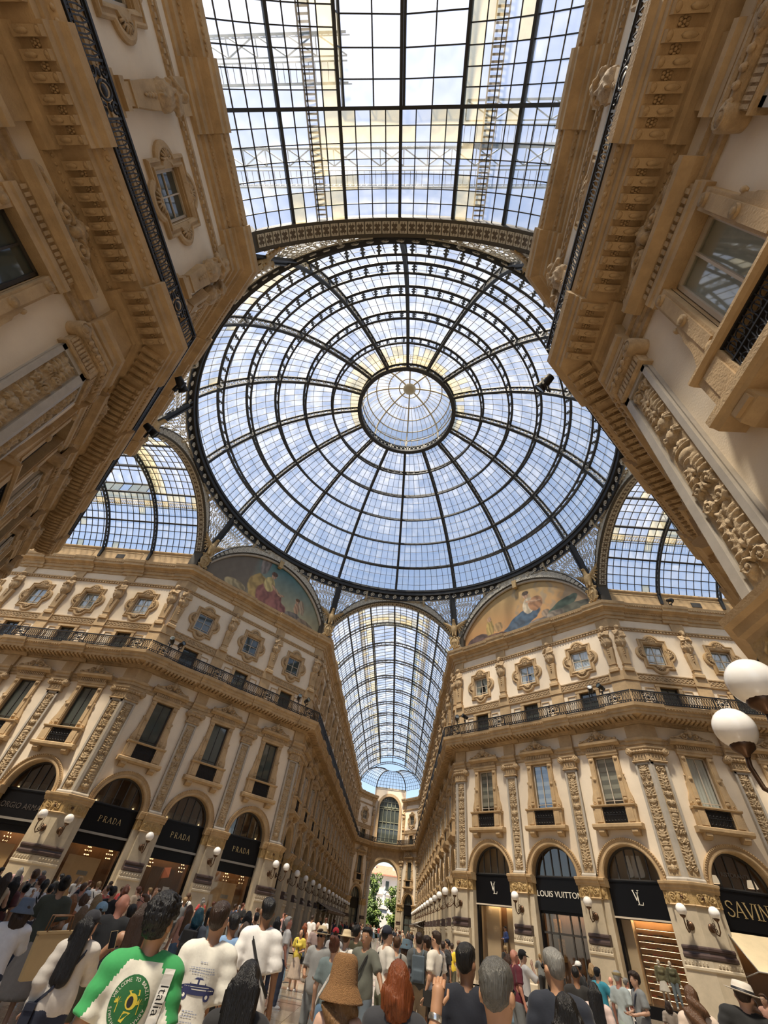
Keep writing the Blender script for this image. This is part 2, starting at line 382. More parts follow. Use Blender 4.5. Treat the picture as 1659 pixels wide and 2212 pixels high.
@cached
def m_pilaster(x0, x1, k0, k1):  # grey framed shaft with sunk panel
    m = MB(); z0, z1, y = 5.42, 11.3, .2
    m.box(x0, x1, -.02, .13, z0, z1, 0, k0, k1)
    if k0: m.box(x0, x0 + .1, .1, y, z0, z1, 0, k0, 0)
    else: m.box(x0, x0 + .13, .1, y, z0, z1)
    if k1: m.box(x1 - .1, x1, .1, y, z0, z1, 0, 0, k1)
    else: m.box(x1 - .13, x1, .1, y, z0, z1)
    m.box(x0, x1, .1, y, z1 - .15, z1, 0, k0, k1); m.prof([(0, 5.38), (.3, 5.38), (.3, 5.5), (.22, 5.58), (0, 5.58)], x0, x1, k0, k1)
    return m.mesh('pilaster_shaft', M_greymarble)
RELV = [arabesque('relief_panel', .62, 5.62, 11.12, .022, s_, .10) for s_ in (3, 11, 29)]
@cached
def m_capital(x0, x1, k0, k1):
    m = MB(); a = x0 - (0 if k0 else .1); b = x1 + (0 if k1 else .1)
    m.prof([(0, 11.28), (.27, 11.28), (.3, 11.33), (.27, 11.38), (.22, 11.4), (0, 11.4)], a + .05, b - .05, k0, k1)
    m.box(x0, x1, 0, .24, 11.4, 11.78, 0, k0, k1)
    n = max(4, int((x1 - x0) / .1))
    for i in range(n): c = x0 + (i + .5) * (x1 - x0) / n; m.obox((c, .25, 11.56), (1, 0, 0), (0, 1, 0), (0, 0, 1), .03, .02, .14)
    m.prof([(0, 12.02), (.36, 12.02), (.4, 12.08), (.4, 12.16), (0, 12.16)], a - (0 if k0 else .06), b + (0 if k1 else .06), k0, k1)
    m.prof([(0, 11.78), (.3, 11.8), (.36, 11.9), (.34, 12.02), (0, 12.02)], a, b, k0, k1)
    for i in range(5):
        c = x0 + (i + .5) * (x1 - x0) / 5; m.blob((c, .36, 11.9), .07, .06, .1, 6, 4)
    return m.mesh('capital', M_trim)
@cached
def m_volute():
    m = MB(); m.lathe([(0.0, .44), (.06, .46), (.08, .42), (.2, .4), (.21, .3), (.2, .0)], 18, (0, 0, 0), 0, 'y')
    m.tube([(x, .41, z) for x, z in spiral(0, 0, .18, 1.8, 1, 1.57, 30)], .025, 5)
    return m.mesh('volute', M_trim)
@cached
def m_entab(x0, x1, k0, k1):
    m = MB(); pr = [(0, 12.16), (.12, 12.16), (.13, 12.32), (.18, 12.34), (.18, 12.5), (.26, 12.58), (.28, 12.72), (.1, 12.76), (0, 12.76)]
    m.prof([(y + .16, z) for y, z in pr], x0 - (0 if k0 else .08), x1 + (0 if k1 else .08), k0, k1); m.box(x0, x1, 0, .18, 12.74, 13.6, 0, k0, k1)
    return m.mesh('entablature_block', M_stone)
P_BAL = [(0, 13.6), (.08, 13.62), (.12, 13.74), (.2, 13.78), (.24, 13.88), (.30, 13.92), (.98, 13.96), (1.0, 14.14), (1.06, 14.17), (1.08, 14.32), (1.2, 14.43), (1.236, 14.62), (0, 14.62)]
P_TOP = [(0, 21.95), (.08, 21.98), (.1, 22.2), (.22, 22.24), (.24, 22.5), (.34, 22.54), (.38, 22.62), (.70, 22.72), (.72, 22.92), (.8, 23.0), (.854, 23.2), (0, 23.25)]
def cornice(nm, pr, L, k0, k1, xs, hw, d):
    m = MB(); m.prof(pr, 0, L, k0, k1)
    for x in xs:
        lo, hi = x - hw, x + hw; a, b = k0, k1
        if lo <= 0: lo = 0
        else: a = 0
        if hi >= L: hi = L
        else: b = 0
        m.prof([(0 if y == 0 else y + d, z + (.02 if i == len(pr) - 2 else 0)) for i, (y, z) in enumerate(pr)], lo, hi, a, b)
    return m.mesh(nm, M_stone)
@cached
def m_modillion():
    m = MB(); m.prof([(.3, 13.80), (.5, 13.78), (.84, 13.86), (.92, 13.84), (.95, 13.9), (.96, 13.98), (.3, 13.96)], -.085, .085)
    m.blob((0, .86, 13.86), .08, .07, .035, 8, 4); m.blob((0, .52, 13.80), .06, .16, .04, 8, 4)
    return m.mesh('modillion', M_stone)
@cached
def m_rosette():
    m = MB(); m.blob((0, .66, 13.91), .035, .035, .04, 8, 4)
    for i in range(6):
        a = i * math.pi / 3; m.blob((.06 * math.cos(a), .66 + .075 * math.sin(a), 13.925), .035, .042, .026, 6, 4)
    return m.mesh('rosette', M_stone)
@cached
def m_dentils(L):
    m = MB(); n = int(L / .17)
    for i in range(n): m.box(i * .17 + .03, i * .17 + .13, .1, .2, 22.26, 22.44)
    for i in range(int(L / .16)): m.blob((i * .16 + .08, .17, 13.77), .05, .04, .05, 6, 4)
    if L < 30:
        for i in range(int(L / .2)):
            m.blob((i * .2 + .1, 1.15, 14.39), .07, .05, .06, 6, 4); m.blob((i * .2 + .1, .77, 22.97), .07, .05, .055, 6, 4); m.blob((i * .2 + .1, .30, 22.53), .06, .05, .05, 6, 4)
    return m.mesh('dentils', M_stone)
@cached
def m_band(L):
    m = MB(); pr = [(0, 16.72), (.14, 16.74), (.16, 16.84), (.1, 16.88), (.1, 17.26), (.16, 17.3), (.16, 17.38), (0, 17.4)]; m.prof(pr, 0, L, K, K)
    n = int(L / .3)
    for i in range(n):
        x = (i + .5) * L / n
        for s_ in (-1, 1): m.obox((x, .1, 17.07), (.75, 0, s_ * .66), (0, 1, 0), (-s_ * .66, 0, .75), .2, .035, .035)
        m.blob((x, .1, 17.07), .04, .05, .04, 6, 4)
    m.prof([(0, 20.98), (.06, 21.0), (.08, 21.12), (.15, 21.16), (.16, 21.26), (0, 21.3)], 0, L, K, K)
    for i in range(int(L / .25)): m.box(i * .25, i * .25 + .12, .05, .12, 21.0, 21.12)
    m.prof([(0, 14.6), (.1, 14.6), (.1, 14.85), (0, 14.88)], 0, L, K, K)
    m.prof([(0, 12.2), (.08, 12.22), (.08, 12.4), (.13, 12.44), (.13, 12.62), (.2, 12.68), (.2, 12.74), (0, 12.76)], 0, L, K, K)
    return m.mesh('carved_band', M_trim)
# -- tall window
@cached
def m_win_frame():
    m = MB()
    for s_ in (-1, 1):
        a, b = sorted((s_ * .68, s_ * 1.04)); m.box(a, b, -.02, .15, 9.05, 11.95)
        a, b = sorted((s_ * .74, s_ * .98)); m.box(a, b, .1, .19, 9.5, 11.6)
        for z in (9.32, 10.55, 11.72): m.lathe([(0, .24), (.05, .26), (.07, .22), (.11, .24), (.12, .15)], 12, (s_ * .86, 0, z), 0, 'y')
    m.prof([(0, 11.92), (.18, 11.92), (.2, 12.05), (.24, 12.1), (.24, 12.24), (0, 12.26)], -1.1, 1.1); m.box(-1.02, 1.02, 0, .2, 12.24, 12.5)
    for i in range(14): x = -.95 + i * .146; m.box(x, x + .08, .18, .25, 12.28, 12.46)
    m.prof([(0, 12.48), (.26, 12.5), (.34, 12.57), (.46, 12.63), (.48, 12.77), (0, 12.8)], -1.42, 1.42)
    return m.mesh('window_surround', M_stone)
@cached
def m_console():
    m = MB(); pts = [(1.04, 10.75), (1.1, 10.7), (1.12, 10.4), (1.16, 10.3), (1.17, 10.0), (1.2, 9.8), (1.27, 9.6), (1.33, 9.4), (1.34, 9.2), (1.28, 9.06), (1.04, 9.05)]
    m.poly(pts, 0, .14); m.tube([(x, .14, z) for x, z in spiral(1.2, 9.25, .12, 1.4, -1, 0.2, 20)], .025, 5); m.blob((1.12, .12, 10.72), .06, .06, .09, 6, 4)
    return m.mesh('side_scroll', M_stone)
@cached
def m_pediment():
    f = HF(-1.32, 1.32, 12.94, 13.92, .028)
    f.path([(x, 12.97) for x in np.linspace(-1.28, 1.28, 60)], .04, .08)
    f.path(spiral(.36, 13.2, .24, 1.7, -1, 2.4), .05, .13, .3); f.path([(.4 + t * .88, 13.42 - .42 * t ** .6) for t in np.linspace(0, 1, 30)], .055, .12, .4)
    f.ell(0, 13.5, .16, .22, .15); f.ell(0, 13.3, .13, .14, .17); f.ell(0, 13.8, .07, .1, .12); f.ell(.1, 13.66, .09, .07, .12); f.ell(.82, 13.06, .2, .1, .09); f.ell(1.2, 13.05, .1, .1, .1); f.ell(.38, 13.2, .07, .07, .15)
    for a in (.2, .7, 1.2): f.leaf(.1, 13.42, .26, a, .1)
    f.mirror(); return f.mesh('pediment_scroll', M_trim, .22, .012)
@cached
def m_balcony_box():
    m = MB()
    m.prof([(0, 8.92), (.36, 8.94), (.42, 9.0), (.42, 9.06), (0, 9.08)], -1.42, 1.42)
    for s_ in (-1, 1):
        a, b = sorted((s_ * .74, s_ * 1.36)); m.box(a, b, 0, .32, 8.0, 8.94); a, b = sorted((s_ * .82, s_ * 1.2)); m.box(a, b, .3, .36, 8.12, 8.84)
        a, b = sorted((s_ * .82, s_ * 1.26)); m.prof([(0, 7.44), (.2, 7.44), (.34, 7.56), (.4, 7.78), (0, 7.78)], a, b); m.box(a + .05, b - .05, .1, .42, 7.6, 7.72)
    m.box(-.8, .8, 0, .2, 8.0, 8.1)
    m.prof([(0, 7.76), (.4, 7.76), (.44, 7.82), (.5, 7.86), (.5, 8.0), (.36, 8.06), (0, 8.06)], -1.55, 1.55)
    return m.mesh('balcony_box', M_stone)
@cached
def m_grille():
    m = MB(); m.box(-.74, .74, .06, .1, 8.06, 8.94, 1)
    for i in range(15):
        x = -.7 + i * .1; m.tube([(x, .27, 8.08), (x + .015, .28, 8.3), (x - .015, .28, 8.6), (x, .27, 8.92)], .012, 4)
    for i in range(7):
        c = -.6 + i * .2
        for z in (8.3, 8.7): m.tube([(c + .08 * math.cos(t), .29, z + .1 * math.sin(t)) for t in np.linspace(0, 6.28, 10)], .011, 4)
    m.box(-.74, .74, .24, .3, 8.5, 8.53); m.box(-.74, .74, .24, .3, 8.9, 8.94)
    return m.mesh('iron_grille', M_iron, M_room)
def m_sash(hw, z0, z1, y, cols, rows, t=.035):
    m = MB(); m.box(-hw, -hw + .08, y - .05, y + .05, z0, z1); m.box(hw - .08, hw, y - .05, y + .05, z0, z1); m.box(-hw, hw, y - .05, y + .05, z1 - .08, z1); m.box(-hw, hw, y - .05, y + .05, z0, z0 + .08)
    for i in range(1, cols): x = -hw + 2 * hw * i / cols; m.box(x - t, x + t, y - .03, y + .04, z0, z1)
    for z in rows: m.box(-hw, hw, y - .03, y + .03, z - t * .8, z + t * .8)
    return m
@cached
def m_sash_tall(dark): return m_sash(.66, 9.06, 11.9, -.16, 2, (9.35,), .025).mesh('sash', M_dframe if dark else M_frame)
def quad(nm, x, z0, z1, y, mt):
    m = MB(); m.box(-x, x, y - .006, y + .006, z0, z1); return m.mesh(nm, mt)
@cached
def m_pane_tall(half, mt): return quad('pane', .31, 9.1, 11.86, -.17, MATS[mt])
@cached
def m_blind():
    m = MB()
    for i in range(9): z = 11.8 - i * .26; m.box(-.62, .62, -.27, -.25, z - .2, z, i % 2); m.box(-.62, .62, -.26, -.255, z - .26, z - .2, (i + 1) % 2)
    return m.mesh('striped_blind', mat('blind_light', (.50, .46, .38), .9), mat('blind_grey', (.25, .235, .20), .9))
@cached
def m_curtain(x0, x1, z0, z1, tie):
    n = 40; m = MB(); P = []; nz = 10
    for i in range(n + 1):
        for j in range(nz + 1):
            t = j / nz; u = i / n; pin = 1 - (tie * (1 - abs(t - .25) / .75) if tie else 0)
            x = x0 + (x1 - x0) * u * pin; P.append((x, -.3 + .035 * math.sin(u * 38), z0 + (z1 - z0) * t))
    m.add(P, [(i * (nz + 1) + j, (i + 1) * (nz + 1) + j, (i + 1) * (nz + 1) + j + 1, i * (nz + 1) + j + 1) for i in range(n) for j in range(nz)], 0, True)
    return m.mesh('curtain', mat('curtain_cloth', (.9, .88, .82), .9))
@cached
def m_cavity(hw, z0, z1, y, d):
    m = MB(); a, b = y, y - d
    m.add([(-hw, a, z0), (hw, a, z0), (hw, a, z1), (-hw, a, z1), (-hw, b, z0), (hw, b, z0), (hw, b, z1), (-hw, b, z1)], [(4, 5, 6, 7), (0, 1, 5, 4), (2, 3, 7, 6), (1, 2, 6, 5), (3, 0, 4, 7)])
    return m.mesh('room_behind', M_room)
# -- lobed window
def lobed(s_=1.0, e=0.0):
    hx, hz, r = 1.08 * s_ + e, 1.22 * s_ + e, .62 * s_ + e; out = []
    c = (hx - .2, hz - .2)
    def add_l(cx, cz, a0, a1, n=9):
        for i in range(n + 1): a = a0 + (a1 - a0) * i / n; out.append((cx + r * math.cos(a), cz + r * math.sin(a)))
    for side in range(4):
        a = side * math.pi / 2
        cx, cz = (c[0] * math.cos(a), c[1] * math.sin(a)); d = [hx, hz, hx, hz][side] - [c[0], c[1], c[0], c[1]][side]
        al = math.acos(min(1, d / r)); add_l(cx, cz, a - al, a + al)
        nx_ = (hx, hz), (-hx, hz), (-hx, -hz), (hx, -hz); out.append(nx_[side])
    return out
@cached
def m_lobed():
    m = MB(); Lv = [(.0, -.02), (.0, .1), (-.05, .15), (-.1, .15), (-.12, .09), (-.2, .09), (-.22, .16), (-.27, .16)]; rings = [[(x, y, 19.1 + z) for x, z in lobed(1, e)] for e, y in Lv]
    n = len(rings[0]); inn = []
    for x, y, z in rings[0]:
        dz = z - 19.08; k = min(.76 / max(abs(x), 1e-6), .84 / max(abs(dz), 1e-6)); inn.append((x * k, .08, 19.08 + dz * k))
    P = sum(rings, []) + inn + [(x, -.05, z) for x, _, z in inn]; N = len(rings) + 2
    m.add(P, [(i * n + j, i * n + (j + 1) % n, (i + 1) * n + (j + 1) % n, (i + 1) * n + j) for i in range(N - 1) for j in range(n)])
    return m.mesh('lobed_frame', M_stone)
@cached
def m_shell():
    m = MB()
    for i in range(7):
        a = math.pi * (i + .5) / 7; m.tube([(.06 * math.cos(a), .12, .06 * math.sin(a)), (.2 * math.cos(a), .17, .2 * math.sin(a)), (.33 * math.cos(a), .12, .33 * math.sin(a))], .03, 5, 0, False, [.015, .035, .045])
    m.blob((0, .14, .03), .08, .05, .05, 6, 4); return m.mesh('shell_ornament', M_trim)
@cached
def m_sash_lob(): return m_sash(.72, 18.28, 19.88, -.18, 2, (18.5, 19.1), .022).mesh('sash', M_frame)
@cached
def m_pane_lob(mt): return quad('pane', .72, 18.3, 19.86, -.2, MATS[mt])
@cached
def m_sash_att(): return m_sash(.64, 14.97, 16.43, -.15, 2, (15.75,), .022).mesh('sash', M_dframe)
@cached
def m_pane_att(mt): return quad('pane', .62, 15, 16.42, -.17, MATS[mt])
@cached
def m_attic_frame():
    m = MB()
    for s_ in (-1, 1):
        a, b = sorted((s_ * .66, s_ * .9)); m.box(a, b, -.02, .12, 14.62, 16.5)
        for x0, x1 in ((.98, 1.04), (1.62, 1.68)): a, b = sorted((s_ * x0, s_ * x1)); m.box(a, b, -.01, .05, 14.95, 16.35)
        a, b = sorted((s_ * .98, s_ * 1.68)); m.box(a, b, -.01, .05, 16.3, 16.36)
    m.box(-.95, .95, -.02, .14, 16.45, 16.6); return m.mesh('attic_surround', M_stone)
@cached
def m_attic_strip(x0, x1, k0, k1):
    m = MB(); m.box(x0, x1, -.02, .16, 14.62, 16.74, 0, k0, k1); m.box(x0, x1, -.02, .22, 16.74, 17.42, 0, k0, k1); m.box(x0, x1, -.02, .12, 21.2, 21.98, 0, k0, k1); return m.mesh('attic_strip', M_stone)
@cached
def m_term():
    m = MB(); m.prof([(0, 17.4), (.34, 17.4), (.34, 17.62), (.3, 17.68), (0, 17.7)], -.36, .36); P = []
    for z, hw, y in ((17.66, .24, .26), (19.3, .36, .34)): P += [(-hw, 0, z), (hw, 0, z), (hw, y, z), (-hw, y, z)]
    m.add(P, [(0, 1, 5, 4), (1, 2, 6, 5), (2, 3, 7, 6), (3, 0, 4, 7), (4, 5, 6, 7)])
    for i in range(4):
        m.blob((0, .34 + i * .0, 19.15 - i * .17), .1 - .015 * i, .06, .09, 6, 4)
    m.box(-.3, .3, 0, .32, 17.95, 18.0); return m.mesh('term_pedestal', M_stone)
@cached
def m_caryatid(v):
    def f(X, Y, Z):
        an = np.arctan2(X, Y - .1); fold = .018 * np.sin(an * 15 + 3 * np.sin(Z * 5))
        d = ell(X, Y, Z, (0, .34, 1.74), (.135, .155, .175)); d = smin(d, ell(X, Y, Z, (0, .47, 1.68), (.05, .05, .05)), .03)
        d = smin(d, ell(X, Y, Z, (0, .30, 1.80), (.17, .17, .15)), .02)
        if v == 0: d = smin(d, ell(X, Y, Z, (0, .43, 1.57), (.1, .09, .15)), .03)
        else: d = smin(d, ell(X, Y, Z, (0, .24, 1.62), (.17, .12, .22)), .03)
        d = smin(d, capsule(X, Y, Z, (0, .28, 1.35), (0, .3, 1.62), .1, .08), .04)
        t = ell(X, Y, Z, (0, .26, 1.12), (.29, .2, .36)); t = smin(t, capsule(X, Y, Z, (-.27, .24, 1.36), (.27, .24, 1.36), .12, .12), .08)
        d = smin(d, t, .05)
        if v == 0: ar = [((-.34, .26, 1.36), (-.3, .42, 1.0)), ((-.3, .42, 1.0), (.12, .52, 1.14)), ((.34, .26, 1.36), (.3, .42, .98)), ((.3, .42, .98), (-.1, .54, 1.06))]
        else: ar = [((-.34, .26, 1.36), (-.38, .34, .98)), ((-.38, .34, .98), (-.02, .5, .86)), ((.34, .26, 1.36), (.33, .42, 1.0)), ((.33, .42, 1.0), (.1, .5, 1.3))]
        for a, b in ar: d = smin(d, capsule(X, Y, Z, a, b, .085, .065), .03)
        h = np.clip((.95 - Z) / .95, 0, 1); rad = .27 + .08 * np.sin(h * 3.0) - .16 * np.clip(h - .55, 0, 1) * 2
        rb = np.sqrt((X / 1.05) ** 2 + ((Y - .22) / .8) ** 2) - rad - fold; rb = np.maximum(rb, np.maximum(Z - 1.0, -.02 - Z))
        d = smin(d, rb, .05)
        sash = capsule(X, Y, Z, (-.28, .36, .92), (.3, .38, .78), .09, .08) - fold; d = smin(d, sash, .03)
        d = smin(d, capsule(X, Y, Z, (.1, .46, .85), (.02, .42, .1), .07, .05) - fold, .04)
        return d
    V, F = surfnet(f, (-.55, 0.0, -.06), (.55, .68, 2.02), .036); V[:, 2] += 19.28
    return npmesh('caryatid_figure', V, F, M_trim)
# ------------------------------------------------------------------ wall builder
def wframe(P, s):
    n = (-s[1], s[0]); return Matrix(((s[0], n[0], 0, P[0]), (s[1], n[1], 0, P[1]), (0, 0, 1, 0), (0, 0, 0, 1)))
WIN = [0]
def window(kind, F, x, desc, cat, content=None, det=2, group=None):
    WIN[0] += 1; mt = F @ Matrix.Translation((x, 0, 0))
    w_ = emp('window_%d' % WIN[0], mtx=mt, kind='structure', label=desc, cat=cat, group=group)
    see = content in ('blind', 'curtain', 'tied', 'blank'); pm = 'clear_window_glass' if see else 'window_glass'
    if kind == 'tall':
        put(m_win_frame(), 'window_surround', w_); put(m_sash_tall(0 if see else 1), 'sash', w_)
        for s_ in (-1, 1): put(m_pane_tall(0, pm), 'pane', w_, (s_ * .315, 0, 0))
        put(m_pediment(), 'pediment_scroll', w_, (0, .12, 12.79 - 12.94 * .86), scale=(1.03, 1.1, .86)); bx = put(m_balcony_box(), 'balcony_box', w_); put(m_grille(), 'iron_grille', bx)
        for s_ in (1, -1): put(m_console(), 'side_scroll', w_, scale=(s_, 1, 1))
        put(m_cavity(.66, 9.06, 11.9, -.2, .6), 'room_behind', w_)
        if content == 'blind': put(m_blind(), 'striped_blind', w_)
        if content == 'curtain': put(m_curtain(-.6, .6, 9.1, 11.88, 0), 'white_curtain', w_)
        if content == 'blank': put(quad('pane_reflection_sheet', .64, 9.1, 11.88, -.24, mat('pane_reflection_sheet', (.78, .77, .70), .8)), 'pane_reflection_sheet', w_)  # pale sheet stands in for the bright dome mirrored in the pane
    elif kind == 'lobed':
        lf = put(m_lobed(), 'lobed_frame', w_); put(m_sash_lob(), 'sash', w_); put(m_pane_lob(pm), 'pane', w_)
        if det:
            for cx, cz, a in ((.98, 0, -90), (-.98, 0, 90), (0, 1.05, 0), (0, -1.05, 180)): put(m_shell(), 'shell_ornament', lf, mtx=Matrix.Translation((cx, 0, 19.1 + cz)) @ Matrix.Rotation(R(-a), 4, 'Y'))
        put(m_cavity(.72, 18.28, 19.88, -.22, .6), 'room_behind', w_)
        if content == 'curtain': put(m_curtain(-.68, .68, 18.3, 19.88, 0), 'white_curtain', w_)
        if content == 'tied':
            put(m_curtain(-.68, .02, 18.3, 19.88, .5), 'white_curtain', w_); put(m_curtain(.68, -.02, 18.3, 19.88, .5), 'white_curtain', w_)
    else:
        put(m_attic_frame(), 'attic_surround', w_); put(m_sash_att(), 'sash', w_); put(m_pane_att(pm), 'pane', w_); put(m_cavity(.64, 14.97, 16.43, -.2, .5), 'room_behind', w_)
    return w_
WALLS = {}
def wall(name, P, s, N, p, o0, o1, desc, det=2, contents=None):
    """o0/o1: the wall starts / ends at a corner of the octagon"""
    L = .9 + N * p; F = wframe(P, s); W = emp(name, mtx=F, kind='structure', label=desc, cat='wall'); WALLS[name] = (F, L, p, N, W)
    k0 = K if o0 else 0.0; k1 = K if o1 else 0.0
    xs = [.45 + i * p for i in range(N + 1)]; pw = (p - 2 * RI) / 2
    for i in range(N): put(m_plaster(p), 'plaster_bay', W, (xs[i] + p / 2, 0, 0)); put(m_archivolt(), 'archivolt', W, (xs[i] + p / 2, 0, 0))
    me = MB(); me.box(0, .45, -.02, 0, ZS, 25, 0, k0, 0); me.box(L - .45, L, -.02, 0, ZS, 25, 0, 0, k1); put(me.mesh('plaster_edge', M_plaster), 'plaster_edge', W)
    put(cornice('balcony_cornice', P_BAL, L, k0, k1, xs, 1.0, .13), 'balcony_cornice', W); put(cornice('crown_cornice', P_TOP, L, k0, k1, xs, 1.0, .12), 'crown_cornice', W)
    put(m_dentils(round(L, 2)), 'dentils', W, kind='stuff'); put(m_band(round(L, 2)), 'carved_band', W)
    for i, x in enumerate(xs):
        e0 = i == 0; e1 = i == N; a0 = -.45 if e0 else -.5; a1 = .45 if e1 else .5; q0 = k0 if e0 else 0.0; q1 = k1 if e1 else 0.0
        pa0 = -.45 if e0 else -pw; pa1 = .45 if e1 else pw; l = lambda me_, n_, par, **k: put(me_, n_, par, **k)
        pier = put(m_pier(pa0, pa1, q0, q1), 'pier', W, (x, 0, 0)); put(m_pier_base(pa0, pa1, q0, q1), 'pier_base', pier); put(m_pier_plinth(pa0, pa1, q0, q1), 'pier_plinth', pier)
        put(m_pier_cap(pa0, pa1, q0, q1), 'impost', pier); put(m_pier_frieze(-.45 if e0 else -.6, .45 if e1 else .6), 'carved_frieze', pier, (0, .385, 0))
        if det and not e0: put(m_pier_frieze(-pw, -.45), 'side_frieze', pier, (0, .207, 0))
        if det and not e1: put(m_pier_frieze(.45, pw), 'side_frieze', pier, (0, .207, 0))
        pil = put(m_pilaster(a0 + (0 if e0 else .04), a1 - (0 if e1 else .04), q0, q1), 'pilaster', W, (x, 0, 0))
        put(RELV[i % 3], 'relief_panel', pil, (0, .137, 0)); put(m_capital(a0, a1, q0, q1), 'capital', pil); put(m_entab(a0, a1, q0, q1), 'entablature_block', pil)
        if not (e0 and k0): put(m_volute(), 'volute', pil, (a0 - .08, 0, 11.9))
        if not (e1 and k1): put(m_volute(), 'volute', pil, (a1 + .08, 0, 11.9), scale=(-1, 1, 1))
        put(m_attic_strip(a0, a1, q0, q1), 'attic_strip', W, (x, 0, 0))
        t = put(m_term(), 'term_pedestal', W, (x, .02, 0)); put(m_caryatid((i + (0 if o0 else 1)) % 2), 'caryatid_figure', t, scale=(1.14, 1.12, 1))
    for i in range(N):
        xc = xs[i] + p / 2
        if det:
            nm = 9
            for j in range(nm): put(m_modillion(), 'modillion', W, (xs[i] + 1.0 + .3 + (p - 2.6) * j / (nm - 1), 0, 0))
            for j in range(nm - 1): put(m_rosette(), 'rosette', W, (xs[i] + 1.3 + (p - 2.6) * (j + .5) / (nm - 1), 0, 0))
    for x in xs if det else []:
        for d_ in (-.84, -.5, -.17, .17, .5, .84):
            if -.1 < x + d_ < L + .1: put(m_modillion(), 'modillion', W, (x + d_, .13, 0))
        for d_ in (-.67, -.335, 0, .335, .67):
            if 0 < x + d_ < L: put(m_rosette(), 'rosette', W, (x + d_, .13, 0))
    if not det:
        me = MB(); b_ = m_modillion()
        vs = [v.co.copy() for v in b_.vertices]; fs = [tuple(f.vertices) for f in b_.polygons]
        for i in range(int(L / .5)): me.add([(v.x + .25 + i * .5, v.y + .05, v.z) for v in vs], fs)
        put(me.mesh('modillion_row', M_stone), 'modillion_row', W, kind='stuff')
    for i in range(N):
        xc = xs[i] + p / 2; c = (contents or {}).get(i, (None, None, None)); k = i if o0 else N - 1 - i
        where = f'{ORD[k]} from the octagon corner on the {desc}'; far = det == 0
        grp = (lambda t: f'{t} windows of the {desc}') if far else (lambda t: None)
        tx = {'blind': 'behind a striped blind ', 'curtain': 'with white curtains ', 'blank': 'with a pale sheet for its reflection ', 'tied': 'with tied back curtains ', None: ''}
        if far:
            window('tall', F, xc, f'tall pedimented window receding along the {desc}', 'window', c[0], 0, grp('tall')); window('lobed', F, xc, f'small lobed window receding along the {desc}', 'window', c[1], 0, grp('lobed')); window('attic', F, xc, f'low attic window behind the balcony of the {desc}', 'window', c[2], 0, grp('attic'))
        else:
            window('tall', F, xc, f'tall window {tx[c[0]]}{where}', 'window', c[0], det); window('lobed', F, xc, f'lobed window {tx[c[1]]}{where}', 'window', c[1], det); window('attic', F, xc, f'low attic window {where}', 'window', c[2], det)
    rail(name, F, L, p, xs, k0 * .94, k1 * .94, desc, det)
    return W
# ------------------------------------------------------------------ wrought iron balcony railing
@cached
def m_balusters(w_):
    m = MB(); n = max(2, int(round(w_ / .17)))
    for i in range(n):
        x = -w_ / 2 + (i + .5) * w_ / n
        for s_ in (-1, 1): m.tube([(x + s_ * .006, 0, 14.72), (x + s_ * .05, 0, 14.9), (x + s_ * .055, 0, 15.15), (x + s_ * .008, 0, 15.38)], .02, 4)
        m.tube([(x + .05 * math.cos(t), 0, 14.78 + .05 * math.sin(t)) for t in np.linspace(0, 6.28, 9)], .02, 4)
    return m.mesh('balusters', M_iron)
@cached
def m_medallion():
    m = MB()
    m.tube([(.17 * math.cos(t), .03, 15.08 + .24 * math.sin(t)) for t in np.linspace(0, 6.28, 19)], .03, 5)
    m.lathe([(0, .05), (.1, .04), (.12, .02)], 12, (0, 0, 15.08), 0, 'y')
    for s_ in (-1, 1):
        for z in (14.85, 15.3):
            m.tube([(x, .01, zz) for x, zz in spiral(s_ * .33, z, .14, 1.4, s_, 1.0, 18)], .032, 4)
        m.box(s_ * .5 - .025, s_ * .5 + .025, -.03, .03, 14.62, 15.5); m.blob((s_ * .3, .02, 15.08), .09, .03, .08, 6, 4)
    return m.mesh('medallion_panel', M_iron)
def rail(name, F, L, p, xs, k0, k1, desc, det):
    y = 1.23; o = emp('balcony_railing', mtx=F, kind='structure' if det == 0 else None, label=f'black wrought iron balcony railing along the {desc}', cat='railing')
    m = MB(); m.box(0, L, y - .05, y + .05, 15.44, 15.52, 0, k0, k1); m.box(0, L, y - .02, y + .02, 15.36, 15.39, 0, k0, k1); put(m.mesh('top_rail', M_iron), 'top_rail', o)
    m = MB(); m.box(0, L, y - .04, y + .04, 14.66, 14.72, 0, k0, k1); m.box(0, L, y - .02, y + .02, 14.83, 14.86, 0, k0, k1); put(m.mesh('bottom_rail', M_iron), 'bottom_rail', o)
    for i, x in enumerate(xs):
        put(m_medallion(), 'medallion_panel', o, (min(max(x, .62), L - .62), y, 0))
        if i < len(xs) - 1: put(m_balusters(round(p - 1.05, 2)), 'balusters', o, (x + p / 2, y, 0))
    if k0: put(m_balusters(.52), 'balusters', o, (-.19, y, 0))
    if k1: put(m_balusters(.52), 'balusters', o, (L + .19, y, 0))
